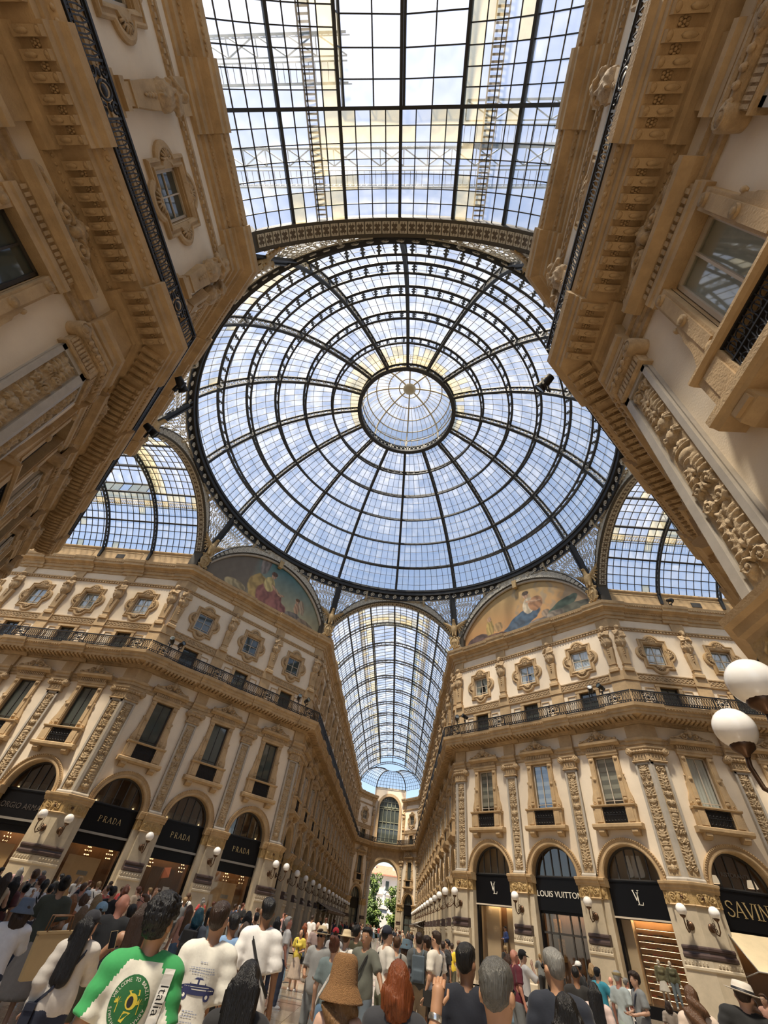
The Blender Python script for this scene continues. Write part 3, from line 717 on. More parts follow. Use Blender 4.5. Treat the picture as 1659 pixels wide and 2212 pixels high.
# ------------------------------------------------------------------ walls of the octagon and the four arms
PF = 5.22; LF_ = .9 + 13 * PF; P5 = 5.05
wall('wall_far_right_arm', (B_ + .9 + 4 * P5, A_), (-1, 0), 4, P5, 0, 1, 'right arm far facade', 2, {3: ('curtain', 'curtain', None), 2: (None, 'curtain', None)})
wall('wall_far_right', (B_, A_), (-S2, S2), 3, PD, 1, 1, 'far right angled facade', 2, {0: ('blind', 'curtain', None), 1: ('blind', 'tied', None), 2: ('blind', 'tied', None)})
wall('wall_far_arm_right', (A_, B_), (0, 1), 13, PF, 1, 0, 'far arm right facade', 0)
wall('wall_far_arm_left', (-A_, B_ + LF_), (0, -1), 13, PF, 0, 1, 'far arm left facade', 0)
wall('wall_far_left', (-A_, B_), (-S2, -S2), 3, PD, 1, 1, 'far left angled facade', 2)
wall('wall_far_left_arm', (-B_, A_), (-1, 0), 5, P5, 1, 0, 'left arm far facade', 2, {0: (None, 'curtain', None), 1: (None, 'curtain', None), 2: (None, 'curtain', None)})
wall('wall_near_left', (-B_, -A_), (S2, -S2), 3, PD, 1, 1, 'near left angled facade', 2)
wall('wall_near_arm_left', (-A_, -B_), (0, -1), 4, P5, 1, 0, 'near arm left facade', 2)
wall('wall_near_arm_right', (A_, -B_ - .9 - 4 * P5), (0, 1), 4, P5, 0, 1, 'near arm right facade', 2, {3: ('blank', 'curtain', None)})
wall('wall_near_right', (A_, -B_), (S2, S2), 3, PD, 1, 1, 'near right angled facade', 2)
# parapets above the crown cornices, plain walls out of sight and roofs added to block light
def parapet(nm, F, L, p, N, k0, k1, vents):
    m = MB(); m.box(0, L, -.4, .02, 23.2, 25.0, 0, k0, k1); m.prof([(-.4, 24.82), (.06, 24.82), (.14, 24.92), (.14, 25.02), (-.4, 25.02)], 0, L, k0, k1); m.prof([(0, 23.2), (.1, 23.2), (.1, 23.45), (0, 23.5)], 0, L, k0, k1)
    o = put(m.mesh('parapet', M_stone), 'trim_%d' % (len(WALLS) + 20 + PARA[0]), mtx=F, kind='structure', label=f'plain tan parapet above the crown cornice of the {nm}', cat='parapet'); PARA[0] += 1
    q = MB()
    for s_ in (0, 1): q.box(-p / 2 + .35, p / 2 - .35, 0, .05, (23.62, 24.6)[s_], (23.7, 24.68)[s_])
    for s_ in (-1, 1): q.box(s_ * (p / 2 - .39) - .04, s_ * (p / 2 - .39) + .04, 0, .05, 23.62, 24.68)
    pm = q.mesh('sunk_panel', M_stone)
    for i in range(N): put(pm, 'sunk_panel', o, (.45 + (i + .5) * p, 0, 0))
    for i in vents:
        q = MB(); q.box(-.4, .4, .0, .06, 23.9, 24.35); put(q.mesh('vent', M_dframe), 'vent', o, (.45 + (i + .5) * p, 0, 0))
PARA = [0]
for nm, v in (('wall_far_right_arm', (2,)), ('wall_far_arm_right', ()), ('wall_far_arm_left', ()), ('wall_far_left_arm', (1,)), ('wall_near_arm_left', ()), ('wall_near_arm_right', ())):
    F, L, p, N, W = WALLS[nm]; parapet(W['label'], F, L, p, N, K if (nm in ('wall_far_arm_right', 'wall_far_left_arm', 'wall_near_arm_left')) else 0, K if nm in ('wall_far_right_arm', 'wall_far_arm_left', 'wall_near_arm_right') else 0, v)
def plain(nm, x0, x1, y0, y1, z0, z1, label, mt=None):
    m = MB(); m.box(x0, x1, y0, y1, z0, z1); return put(m.mesh(nm, mt or M_plaster), nm, kind='structure', label=label, cat='wall')
LA_ = .9 + 5 * P5
plain('wall_left_arm_near', -B_ - LA_, -B_, -A_ - .8, -A_, 0, 25, 'unseen plain near wall of the left arm, put in to block light'); plain('wall_right_arm_near', B_, B_ + LA_, -A_ - .8, -A_, 0, 25, 'unseen plain near wall of the right arm, put in to block light')  # unseen boxes, put in to block light at the side arms
# unseen masses and roof slabs, added to keep sky light out behind the facades
def mass(nm, pts, z0, z1, label):
    m = MB(); n = len(pts); P = [(x, y, z0) for x, y in pts] + [(x, y, z1) for x, y in pts]
    m.add(P, [(i, (i + 1) % n, n + (i + 1) % n, n + i) for i in range(n)] + [tuple(range(n, 2 * n))]); put(m.mesh(nm, M_room), nm, kind='structure', label=label, cat='building')
d_ = 1.3; e_ = d_ * math.sqrt(2) - d_ * K * 0
for sx, sy, far in ((1, 1, LF_), (-1, 1, LF_), (1, -1, 22), (-1, -1, 22)):
    X = lambda x, y: (sx * x, sy * y)
    i_ = 1.5
    pts = [X(A_ + i_, B_ + far), X(A_ + i_, B_ + i_ * K), X(B_ + i_ * K, A_ + i_), X(B_ + LA_, A_ + i_), X(B_ + LA_, B_ + far)]
    nmn = ('back' if sy > 0 else 'front') + ('_right' if sx > 0 else '_left')
    mass('light_stop_core' + '_' + nmn, pts, 0, 24.9, f'unseen dark mass added against light leaks behind the {"far" if sy > 0 else "near"} {"right" if sx > 0 else "left"} facades')
    m = MB(); pts = [X(A_ - .0, B_ + far), X(A_, B_ + .7), X(A_ + .45, B_ + .42), X(B_ + .42, A_ + .45), X(B_ + .7, A_), X(B_ + LA_, A_), X(B_ + LA_, B_ + far)]
    m.add([(x, y, 24.95) for x, y in pts], [tuple(range(7))]); put(m.mesh('roof', M_greymarble), 'roof', kind='structure', label=f'unseen flat roof slab added to block light over the {"far" if sy > 0 else "near"} {"right" if sx > 0 else "left"} block', cat='roof')
# ------------------------------------------------------------------ floor
m = MB(); m.box(-70, 70, -60, 130, -.3, -.012); put(m.mesh('floor', mat('floor_bed', (.30, .25, .19), .35, .25, .5)), 'floor', kind='structure', label='marble paving bed under the gallery', cat='floor')
# ------------------------------------------------------------------ glass dome over the octagon
RB, ZB, RL, ZL, RHO = 17.97, 30.3, 5.1, 41.0, 17.0
_a = np.array((RB, ZB)); _b = np.array((RL, ZL)); _d = _b - _a; _n = np.array((_d[1], -_d[0])) / np.hypot(*_d)   # outward
_l = np.hypot(*_d); _c = (_a + _b) / 2 - _n * math.sqrt(RHO ** 2 - _l * _l / 4)
_t0 = math.atan2(_a[1] - _c[1], _a[0] - _c[0]); _t1 = math.atan2(_b[1] - _c[1], _b[0] - _c[0])
def dome(t, off=0.0): a = _t0 + (_t1 - _t0) * t; return _c[0] + (RHO + off) * math.cos(a), _c[1] + (RHO + off) * math.sin(a)
OFF = 0.78
def dpt(t, off, ph): r, z = dome(t, off); return Vector((r * math.cos(ph), r * math.sin(ph), z))
DOME = emp('ceiling', kind='structure', label='great iron and glass dome over the octagon', cat='dome')
NR_ = 16; DPH = 2 * math.pi / NR_
rib = MB(); web = MB()
for off, wd, dp in ((0.05, .26, .12), (OFF, .22, .14)):
    pts = [dpt(i / 30, off, 0) for i in range(31)]
    for i in range(30): rib.bar(pts[i], pts[i + 1], wd, dp, up=(pts[i] - Vector((_c[0], 0, _c[1]))))
for k in range(7):
    a, b = dpt(k / 6, 0, 0), dpt(k / 6, OFF, 0); rib.bar(a, b, .2, .2, up=(0, 1, 0))
for k in range(6):
    n = [5, 5, 5, 4, 4, 4][k]
    for i in range(n):
        t = (k + (i + .5) / n) / 6; c = dpt(t, OFF * .5, 0); u = (dpt(t, OFF, 0) - dpt(t, 0, 0)).normalized(); v = Vector((0, 1, 0)).cross(u)
        for s_ in (-1, 1):
            web.tube([c + v * (x + s_ * .13) + u * z for x, z in spiral(0, s_ * .08, .2, 1.3, s_, 0.5, 14)], .035, 4)
        web.tube([c - v * .25 + u * .3, c + v * .25 - u * .3], .028, 4)
rm, wm = rib.mesh('rib', M_roofiron), web.mesh('rib_scrollwork', M_palei)
for k in range(NR_):
    ph = math.pi / 2 + k * DPH; r_ = put(rm, 'rib', DOME, rz=ph); put(wm, 'rib_scrollwork', r_)
def ringmesh(r0, z0, w_, h_, n=96):
    m = MB(); P = []
    for i in range(n):
        a = 2 * math.pi * i / n
        for dr, dz in ((-w_ / 2, -h_ / 2), (w_ / 2, -h_ / 2), (w_ / 2, h_ / 2), (-w_ / 2, h_ / 2)): P.append(((r0 + dr) * math.cos(a), (r0 + dr) * math.sin(a), z0 + dz))
    m.add(P, [(i * 4 + j, i * 4 + (j + 1) % 4, ((i + 1) % n) * 4 + (j + 1) % 4, ((i + 1) % n) * 4 + j) for i in range(n) for j in range(4)]); return m
for k in range(7):
    t = k / 6; r0, z0 = dome(t, .02); r1, z1 = dome(t, OFF - .02); w0 = .26 if k == 0 else .16
    m = ringmesh(r0, z0, w0, w0); q = ringmesh(r1, z1, .2, .2); m.add(q.v, q.f); rg = put(m.mesh('ring_beam', M_roofiron), 'ring_beam', DOME)
    m = MB(); n = 16 * [6, 6, 5, 5, 4, 4, 3][k]
    for i in range(n):
        ph = 2 * math.pi * (i + .5) / n; a, b = dpt(t, 0, ph), dpt(t, OFF, ph); tg = Vector((-math.sin(ph), math.cos(ph), 0)); u = (b - a).normalized(); nn = tg.cross(u); h = (b - a).length / 2; c = (a + b) / 2
        P = [(-.17, -1), (.17, -1), (.08, -.72), (.07, -.5), (.2, -.22), (.07, -.1), (.07, .1), (.2, .22), (.07, .5), (.08, .72), (.17, 1), (-.17, 1), (-.08, .72), (-.07, .5), (-.2, .22), (-.07, .1), (-.07, -.1), (-.2, -.22), (-.07, -.5), (-.08, -.72)]
        kx = 1.0 if k < 5 else .7
        V = [c + tg * x * kx + u * z * h + nn * .02 for x, z in P] + [c + tg * x * kx + u * z * h - nn * .02 for x, z in P]; N = len(P)
        m.add(V, [tuple(range(N)), tuple(range(N, 2 * N))[::-1]] + [(j, (j + 1) % N, N + (j + 1) % N, N + j) for j in range(N)])
    put(m.mesh('ring_lattice', M_roofiron), 'ring_lattice', rg, kind='stuff')
NC = [10, 9, 8, 7, 6, 5]
munt = MB(); PG = {M_glass: MB(), M_milk: MB(), M_cream: MB()}
q_ = random.Random(5); npane = 0
for b in range(6):
    for k in range(NR_):
        pk = math.pi / 2 + k * DPH
        for c in range(NC[b]):
            pa, pb = pk + DPH * c / NC[b], pk + DPH * (c + 1) / NC[b]
            if c: munt.bar(dpt(b / 6, OFF, pa), dpt((b + .5) / 6, OFF + .02, pa), .035, .07, up=dpt(b / 6, OFF, pa) - dpt(b / 6, 0, pa)); munt.bar(dpt((b + .5) / 6, OFF + .02, pa), dpt((b + 1) / 6, OFF, pa), .035, .07, up=dpt(b / 6, OFF, pa) - dpt(b / 6, 0, pa))
            for r in range(3):
                ta, tb = (b + r / 3) / 6, (b + (r + 1) / 3) / 6
                if r: munt.bar(dpt(ta, OFF + .04, pa), dpt(ta, OFF + .04, pb), .03, .03)
                near = -math.sin(pk + DPH / 2)  # toward the camera
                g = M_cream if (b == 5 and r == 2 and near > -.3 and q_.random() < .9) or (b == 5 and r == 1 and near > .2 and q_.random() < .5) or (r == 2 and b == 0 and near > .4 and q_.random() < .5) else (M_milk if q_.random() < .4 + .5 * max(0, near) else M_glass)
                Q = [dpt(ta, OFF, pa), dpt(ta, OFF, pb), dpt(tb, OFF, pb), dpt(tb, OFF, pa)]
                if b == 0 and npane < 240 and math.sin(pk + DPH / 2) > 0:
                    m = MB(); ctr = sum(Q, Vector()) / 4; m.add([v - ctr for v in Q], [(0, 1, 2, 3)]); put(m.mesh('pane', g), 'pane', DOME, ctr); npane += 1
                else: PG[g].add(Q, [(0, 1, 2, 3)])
put(munt.mesh('glazing_bars', M_roofiron), 'glazing_bars', DOME, kind='stuff')
for g, m in PG.items(): put(m.mesh('glazing', g), 'glazing', DOME, kind='stuff')
# lantern on top of the dome
LAN = emp('ceiling', kind='structure', label='small glazed lantern cupola crowning the dome', cat='lantern', loc=(0, 0, 0))
m = ringmesh(RL, ZL - .05, .42, .3, 64); q = ringmesh(RL + .1, ZL + .95, .3, .16, 64); m.add(q.v, q.f); put(m.mesh('lantern_ring', M_roofiron), 'lantern_ring', LAN)
m = MB()
for i in range(64):
    a = 2 * math.pi * i / 64
    c = Vector((RL * math.cos(a), RL * math.sin(a), ZL + .5)); tg = Vector((-math.sin(a), math.cos(a), 0))
    for s_ in (-1, 1): m.bar(c - tg * .22 - Vector((0, 0, .4 * s_)), c + tg * .22 + Vector((0, 0, .4 * s_)), .05, .05)
    m.obox(c, tg, (math.cos(a), math.sin(a), 0), (0, 0, 1), .08, .03, .12)
    if i % 4 == 0: m.bar(c - tg * .25 - Vector((0, 0, .45)), c - tg * .25 + Vector((0, 0, .45)), .1, .12)
put(m.mesh('lantern_frieze', M_palei), 'lantern_frieze', LAN, kind='stuff')
def lan(t): a = math.pi / 2 * t; return 5.15 * math.cos(a) ** .85, ZL + 2.3 + 3.3 * math.sin(a)
m = MB(); mr = MB(); mg = MB()
for i in range(48):
    a = 2 * math.pi * i / 48; b = 2 * math.pi * (i + 1) / 48; pr = [(5.2, ZL + 1.0), (5.2, ZL + 2.3)] + [lan(j / 8) for j in range(1, 9)]
    for j in range(len(pr) - 1):
        (r0, z0), (r1, z1) = pr[j], pr[j + 1]; r1 = max(r1, .3)
        if i % 6 == 0: mr.bar((r0 * math.cos(a), r0 * math.sin(a), z0), (r1 * math.cos(a), r1 * math.sin(a), z1), .14, .2)
        elif j < 7: m.bar((r0 * math.cos(a), r0 * math.sin(a), z0), (r1 * math.cos(a), r1 * math.sin(a), z1), .04, .05)
        mg.add([(r0 * math.cos(a), r0 * math.sin(a), z0), (r0 * math.cos(b), r0 * math.sin(b), z0), (r1 * math.cos(b), r1 * math.sin(b), z1), (r1 * math.cos(a), r1 * math.sin(a), z1)], [(0, 1, 2, 3)])
for r_, z_ in ((5.2, ZL + 1.0), (5.2, ZL + 2.3), lan(.25), lan(.5), lan(.72), lan(.88)):
    q = ringmesh(r_ - .02, z_, .1, .1, 48); mr.add(q.v, q.f)
mr.lathe([(0, ZL + 5.1), (.5, ZL + 5.2), (.75, ZL + 5.4), (.5, ZL + 5.6)], 16)
for i in range(8):
    a = 2 * math.pi * (i + .5) / 8
    for s_ in (-1, 1):
        mr.tube([(4.9 * math.cos(a + s_ * d), 4.9 * math.sin(a + s_ * d), ZL + 1.2 + h) for d, h in ((.36, 0), (.35, .5), (.28, .85), (.0, 1.05))], .04, 4)
put(m.mesh('lantern_bars', M_beigei), 'lantern_bars', LAN); put(mr.mesh('lantern_ribs', M_beigei), 'lantern_ribs', LAN); put(mg.mesh('lantern_glazing', M_milk), 'lantern_glazing', LAN, kind='stuff')
# ------------------------------------------------------------------ ring beam, running scroll, pendentives, arches
def sframe(ph, d): e = (math.cos(ph), math.sin(ph)); return Matrix(((e[1], e[0], 0, e[0] * d), (-e[0], e[1], 0, e[1] * d), (0, 0, 1, 0), (0, 0, 0, 1)))
DD = (A_ + B_) / math.sqrt(2)
SIDES = [(0, B_, 'right arm', 1), (math.pi / 4, DD, 'far right angled facade', 0), (math.pi / 2, B_, 'far arm', 1), (3 * math.pi / 4, DD, 'far left angled facade', 0), (math.pi, B_, 'left arm', 1), (5 * math.pi / 4, DD, 'near left angled facade', 0), (3 * math.pi / 2, B_, 'near arm', 1), (7 * math.pi / 4, DD, 'near right angled facade', 0)]
m = ringmesh(18.18, 29.98, .42, .36); q = ringmesh(18.35, 29.3, .16, .14); m.add(q.v, q.f)
RBM = put(m.mesh('ring_beam', M_roofiron), 'trim_1', kind='structure', label='dark iron ring beam that carries the dome', cat='ring beam')
m = MB()
for i in range(128):
    a = 2 * math.pi * i / 128; c = Vector((18.2 * math.cos(a), 18.2 * math.sin(a), 29.5)); tg = Vector((-math.sin(a), math.cos(a), 0))
    m.tube([c + tg * x + Vector((0, 0, z)) - Vector((math.cos(a), math.sin(a), 0)) * .05 for x, z in spiral(0, 0, .26, 1.5, 1, -1.2, 16)], .05, 4)
put(m.mesh('running_scroll', M_palei), 'running_scroll', RBM, kind='stuff')
m = ringmesh(18.32, 29.5, .04, .62); put(m.mesh('scroll_band', M_roofiron), 'scroll_band', RBM)
cm = MB(); cm.poly([(x, z) for x, z in [(0, 0), (.5, .35), (.75, .85), (.8, 1.35), (.98, 1.35), (.92, .75), (.62, .2), (.1, -.18)]], -.09, .09)
cmm = cm.mesh('curved_bracket', M_beigei)
RA1, ZC1, RA2, ZC2 = 8.1, 20.9, 7.75, 22.3
def hx(z, r, zc): return math.sqrt(max(0, r * r - (z - zc) ** 2))
@cached
def m_archring():
    m = MB(); n = 44; t0 = math.asin((25.0 - ZC1) / RA1); u0 = math.asin((25.0 - ZC2) / RA2); P = []
    for i in range(n + 1):
        f = i / n; a = t0 + (math.pi - 2 * t0) * f; b = u0 + (math.pi - 2 * u0) * f
        pi = (RA1 * math.cos(a), ZC1 + RA1 * math.sin(a)); po = (RA2 * math.cos(b), ZC2 + RA2 * math.sin(b))
        for (x, z), y in ((pi, .85), (pi, 0), (po, 0), (po, .85)): P.append((x, y, z))
    m.add(P, [(i * 4 + j, i * 4 + (j + 1) % 4, (i + 1) * 4 + (j + 1) % 4, (i + 1) * 4 + j) for i in range(n) for j in range(4)])
    for s_ in (-1, 1): a, b = sorted((s_ * 6.95, s_ * 7.3)); m.box(a, b, 0, .85, 23.2, 25.05)
    for off, zc, r in ((.05, ZC1, RA1 + .06), (.05, ZC2, RA2 - .06)):
        tt = math.asin((25.0 - zc) / r); m.tube([(r * math.cos(a), -.03, zc + r * math.sin(a)) for a in np.linspace(tt, math.pi - tt, 60)], .05, 4)
    return m.mesh('arch_ring', mat('arch_iron', (.075, .065, .05), .7))
@cached
def m_fret():
    m = MB(); n = 12
    for r0, r1, k in ((.22, .37, 14),):
        P = [(rr * math.cos(2 * math.pi * i / k), -.03, rr * math.sin(2 * math.pi * i / k)) for i in range(k) for rr in (r0, r1)]; m.add(P, [(2 * i, 2 * i + 1, (2 * i + 3) % (2 * k), (2 * i + 2) % (2 * k)) for i in range(k)])
    for i in range(8):
        a = i * math.pi / 4; c, s_ = math.cos(a), math.sin(a); L0, L1, w_ = .04, .23, .07
        m.add([(L0 * c, -.03, L0 * s_), (.16 * c - w_ * s_, -.04, .16 * s_ + w_ * c), (L1 * c, -.03, L1 * s_), (.16 * c + w_ * s_, -.04, .16 * s_ - w_ * c)], [(0, 1, 2, 3)])
    for sx in (-1, 1):
        for sz in (-1, 1): m.add([(sx * .40, -.03, sz * .24), (sx * .2, -.03, sz * .40), (sx * .36, -.03, sz * .48), (sx * .44, -.03, sz * .40)], [(0, 1, 2, 3)])
    m.lathe([(0, -.06), (.05, -.03)], 6, (0, 0, 0), 0, 'y'); return m.mesh('fretwork_rosette', M_palei)
@cached
def m_soffit():
    m = MB(); m.box(-.2, .2, -.27, .27, -.03, .0, 1)
    for x in (-.14, 0, .14):
        for y in (-.2, 0, .2):
            if x or y: m.obox((x, y, -.04), (.7, .7, 0), (-.7, .7, 0), (0, 0, 1), .045, .045, .015)
    for s_ in (-1, 1): m.box(s_ * .19 - .02, s_ * .19 + .02, -.27, .27, -.05, 0); m.box(-.2, .2, s_ * .26 - .02, s_ * .26 + .02, -.05, 0)
    return m.mesh('soffit_panel', M_palei, mat('soffit_ground', (.12, .095, .07), .7))
ARCHN = [0]
def arch(ph, d, desc, arm):
    F = sframe(ph, d); ARCHN[0] += 1; o = put(m_archring(), 'trim_%d' % (1 + ARCHN[0]), mtx=F, kind='structure', label=f'fretwork iron arch under the dome over the {desc}', cat='arch'); n = 34
    t0 = math.asin((25.2 - ZC1) / RA1); u0 = math.asin((25.2 - ZC2) / RA2)
    for i in range(n):
        f = (i + .5) / n; a = t0 + (math.pi - 2 * t0) * f; b = u0 + (math.pi - 2 * u0) * f
        pi = Vector((RA1 * math.cos(a), 0, ZC1 + RA1 * math.sin(a))); po = Vector((RA2 * math.cos(b), 0, ZC2 + RA2 * math.sin(b))); w_ = (po - pi).length
        an = math.atan2((po - pi).x, (po - pi).z); k = min(1.3, w_ / .98)
        put(m_fret(), 'fretwork_rosette', o, mtx=Matrix.Translation((pi + po) / 2) @ Matrix.Rotation(an, 4, 'Y') @ Matrix.Scale(k, 4))
    if arm:
        for i in range(n):
            a = t0 + (math.pi - 2 * t0) * (i + .5) / n; put(m_soffit(), 'soffit_panel', o, mtx=Matrix.Translation((RA1 * math.cos(a), .42, ZC1 + RA1 * math.sin(a))) @ Matrix.Rotation(math.pi / 2 - a, 4, 'Y'))
    else:
        for s_ in (-1, 1): m = MB(); a, b = sorted((s_ * 6.9, s_ * 8.05)); m.box(a, b, .4, .9, 23.2, 27.2); put(m.mesh('corner_backing', M_greymarble), 'corner_backing', o)
    # pendentive tracery either side
    hw = A_ if arm else (B_ - A_) * S2; hp = math.atan2(hw, d)
    def S(u, v):   # u along the side (-1..1), v 0 arch .. 1 ring, local frame
        x = u * min(hw, 7.7); z = ZC2 + math.sqrt(max(.01, RA2 ** 2 - min(abs(x), 7.62) ** 2)); x = u * hw; top = Vector((18.35 * math.sin(u * hp), 18.35 * math.cos(u * hp) - d, 29.25)); bot = Vector((x, .15, min(z, 29.2))); return bot.lerp(top, v)
    g = MB(); tr = MB()
    for s_ in (-1, 1):
        us = np.linspace(.22, 1, 14)
        for i in range(13):
            g.add([S(s_ * us[i], 0), S(s_ * us[i + 1], 0), S(s_ * us[i + 1], 1), S(s_ * us[i], 1)], [(0, 1, 2, 3)])
            tr.bar(S(s_ * us[i], 0), S(s_ * us[i + 1], 0), .12, .12); tr.bar(S(s_ * us[i], 1), S(s_ * us[i + 1], 1), .12, .12)
        for i in range(15):
            u = .3 + .67 * i / 14; a, b = S(s_ * u, 0), S(s_ * u, 1); H = (b - a).length; nn = max(1, int(H / .52))
            for j in range(nn):
                v = (j + .5) / nn; c = S(s_ * u, v); up = (b - a).normalized(); tg = (S(s_ * min(1, u + .01), v) - S(s_ * (u - .01), v)).normalized() * s_; r = .25 if (i + j) % 2 else .17
                tr.tube([c + tg * r * math.cos(t) + up * r * math.sin(t) for t in np.linspace(0, 2 * math.pi, 9)], .042, 4)
                if (i + j) % 2:
                    for t in range(2): e = t * math.pi / 2 + .78; q = tg * math.cos(e) + up * math.sin(e); tr.bar(c - q * .4, c - q * r, .045, .045); tr.bar(c + q * r, c + q * .4, .045, .045)
                else: tr.bar(c - tg * .27, c + tg * .27, .04, .04); tr.bar(c - up * .27, c + up * .27, .04, .04)
    gp = put(g.mesh('pendentive_glass', M_milk), 'pendentive_glass', o); put(tr.mesh('pendentive_tracery', M_palei), 'pendentive_tracery', gp, kind='stuff')
    for u in (-.5, 0, .5):
        an = u * hp; put(cmm, 'curved_bracket', o, mtx=Matrix.Translation((19.05 * math.sin(an), 19.05 * math.cos(an) - d, 28.75 if u else 29.0)) @ Matrix.Rotation(-an - math.pi / 2, 4, 'Z') if True else None)
    return o
for s_ in SIDES: arch(*s_)
strut = MB()
for i in range(2): strut.bar((18.1, (i - .5) * .5, 29.8), (19.75, (i - .5) * .5, 24.2), .16, .16); 
strut.bar((18.2, 0, 29.6), (19.8, 0, 24.0), .4, .06); smesh = strut.mesh('corner_strut', M_roofiron)
for i in range(8):
    a = math.atan2(B_, A_) if i % 2 else math.atan2(A_, B_); a = (a if i % 2 == 0 else a) + (i // 2) * math.pi / 2; put(smesh, 'corner_strut', RBM, rz=a)
# ------------------------------------------------------------------ glazed barrel vaults of the arms
VR, VZ = 8.42, 20.9; TH0 = math.asin((25.0 - VZ) / VR); SEC = (math.pi - 2 * TH0) / 6
def vp(th, y, dr=0.0): return Vector(((VR + dr) * math.cos(th), y, VZ + (VR + dr) * math.sin(th)))
@cached
def m_vrib(detail):
    m = MB(); n = 36
    for dr, w_ in ((-.42, .12), (-.06, .14)):
        pts = [vp(TH0 + (math.pi - 2 * TH0) * i / n, 0, dr) for i in range(n + 1)]
        for i in range(n): m.bar(pts[i], pts[i + 1], .14, w_, up=(0, 1, 0)) if False else m.bar(pts[i], pts[i + 1], w_, .14, up=(0, 1, 0))
    k = 42 if detail else 30
    for i in range(k):
        th = TH0 + (math.pi - 2 * TH0) * (i + .5) / k
        if detail:
            c = vp(th, 0, -.24); u = Vector((math.cos(th), 0, math.sin(th))); t = Vector((-math.sin(th), 0, math.cos(th))); r = .15
            m.tube([c + u * r * math.cos(a) + t * r * 1.15 * math.sin(a) for a in np.linspace(0, 2 * math.pi, 9)], .045, 4)
        m.bar(vp(th + .5 * (math.pi - 2 * TH0) / k, 0, -.42), vp(th + .5 * (math.pi - 2 * TH0) / k, 0, -.06), .07, .07)
    for s_ in (-1, 1): m.poly([(s_ * 7.0, 25.0), (s_ * 7.35, 25.0), (s_ * 7.2, 23.9), (s_ * 7.12, 23.9)], -.12, .12)
    return m.mesh('vault_rib', M_roofiron)
VN = [0]
def vault(ph, d, desc, ys, ncol, detail, nind, cream):
    F = sframe(ph, d); o = emp('ceiling', mtx=F, kind='structure', label=f'glazed iron barrel vault of the {desc}', cat='vault'); q = random.Random(int(ph * 10) + 3)
    for y in ys[1:]: put(m_vrib(detail), 'vault_rib', o, (0, y, 0))
    pur = MB(); mun = MB(); G = {M_glass: MB(), M_milk: MB(), M_cream: MB()}; cnt = 0; y0, y1 = ys[0], ys[-1]
    for k in range(7): pur.bar(vp(TH0 + k * SEC, y0, -.02), vp(TH0 + k * SEC, y1, -.02), .15, .2, up=vp(TH0 + k * SEC, 0) - Vector((0, 0, VZ)))
    put(pur.mesh('purlins', M_roofiron), 'purlins', o)
    for b in range(len(ys) - 1):
        ya, yb = ys[b], ys[b + 1]; nc = ncol if b else max(4, int(round(ncol * (yb - ya) / 5.05)))
        for k in range(6):
            mid = k in (2, 3) and b > 0
            if mid: continue
            for r in range(4):
                ta, tb = TH0 + (k + r / 4) * SEC, TH0 + (k + (r + 1) / 4) * SEC
                if r: mun.bar(vp(ta, ya), vp(ta, yb), .05, .06)
                for c in range(nc):
                    a, e = ya + (yb - ya) * c / nc, ya + (yb - ya) * (c + 1) / nc
                    if c: mun.bar(vp(ta, a), vp(tb, a), .04, .07, up=vp(ta, 0) - Vector((0, 0, VZ)))
                    pc = .75 if (k, r) in ((1, 3), (4, 0)) else (.35 if (k, r) in ((1, 2), (4, 1)) else (.8 if b == 0 and k in (2, 3) and c >= nc - 2 else cream * .15)); g = M_cream if q.random() < pc * (1 if detail else .6) else (M_milk if q.random() < (.3 if detail else .9) else M_glass)
                    Q = [vp(ta, a), vp(tb, a), vp(tb, e), vp(ta, e)]
                    if cnt < nind and b < 2:
                        m = MB(); ce = sum(Q, Vector()) / 4; m.add([v - ce for v in Q], [(0, 1, 2, 3)]); put(m.mesh('pane', g), 'pane', o, ce); cnt += 1
                    else: G[g].add(Q, [(0, 1, 2, 3)])
    put(mun.mesh('glazing_bars', M_roofiron), 'glazing_bars', o, kind='stuff')
    # raised monitor over the middle third
    ym = ys[1]; xm = VR * math.cos(TH0 + 2 * SEC); zm = VZ + VR * math.sin(TH0 + 2 * SEC); fr = MB()
    ze, zr = zm + 1.15, zm + 2.0; nrow = int((y1 - ym) / .95)
    for s_ in (-1, 1):
        fr.bar((s_ * xm, ym, ze), (s_ * xm, y1, ze), .14, .14); fr.bar((s_ * xm * .5, ym, (ze + zr) / 2), (s_ * xm * .5, y1, (ze + zr) / 2), .06, .08)
        for i in range(nrow):
            a, e = ym + (y1 - ym) * i / nrow, ym + (y1 - ym) * (i + 1) / nrow
            fr.bar((s_ * xm, a, ze), (0, a, zr), .05, .07); fr.bar((s_ * xm, a, zm), (s_ * xm, a, ze), .05, .05)
            for x0, x1 in ((1, .5), (.5, 0)):
                zz = lambda f: zr + (ze - zr) * f
                Q = [Vector((s_ * xm * x0, a, zz(x0))), Vector((s_ * xm * x1, a, zz(x1))), Vector((s_ * xm * x1, e, zz(x1))), Vector((s_ * xm * x0, e, zz(x0)))]
                g = M_glass if q.random() < .5 else M_milk
                if detail and cnt < nind + 60: m = MB(); ce = sum(Q, Vector()) / 4; m.add([v - ce for v in Q], [(0, 1, 2, 3)]); put(m.mesh('pane', g), 'pane', o, ce); cnt += 1
                else: G[g].add(Q, [(0, 1, 2, 3)])
            G[M_cream if i % 3 else M_milk].add([(s_ * xm, a, zm), (s_ * xm, e, zm), (s_ * xm, e, ze), (s_ * xm, a, ze)], [(0, 1, 2, 3)])
    fr.bar((0, ym, zr), (0, y1, zr), .16, .22); G[M_cream].add([(-xm, ym, zm - .1), (xm, ym, zm - .1), (xm, ym, ze), (0, ym, zr), (-xm, ym, ze)], [(0, 1, 2, 3, 4)])
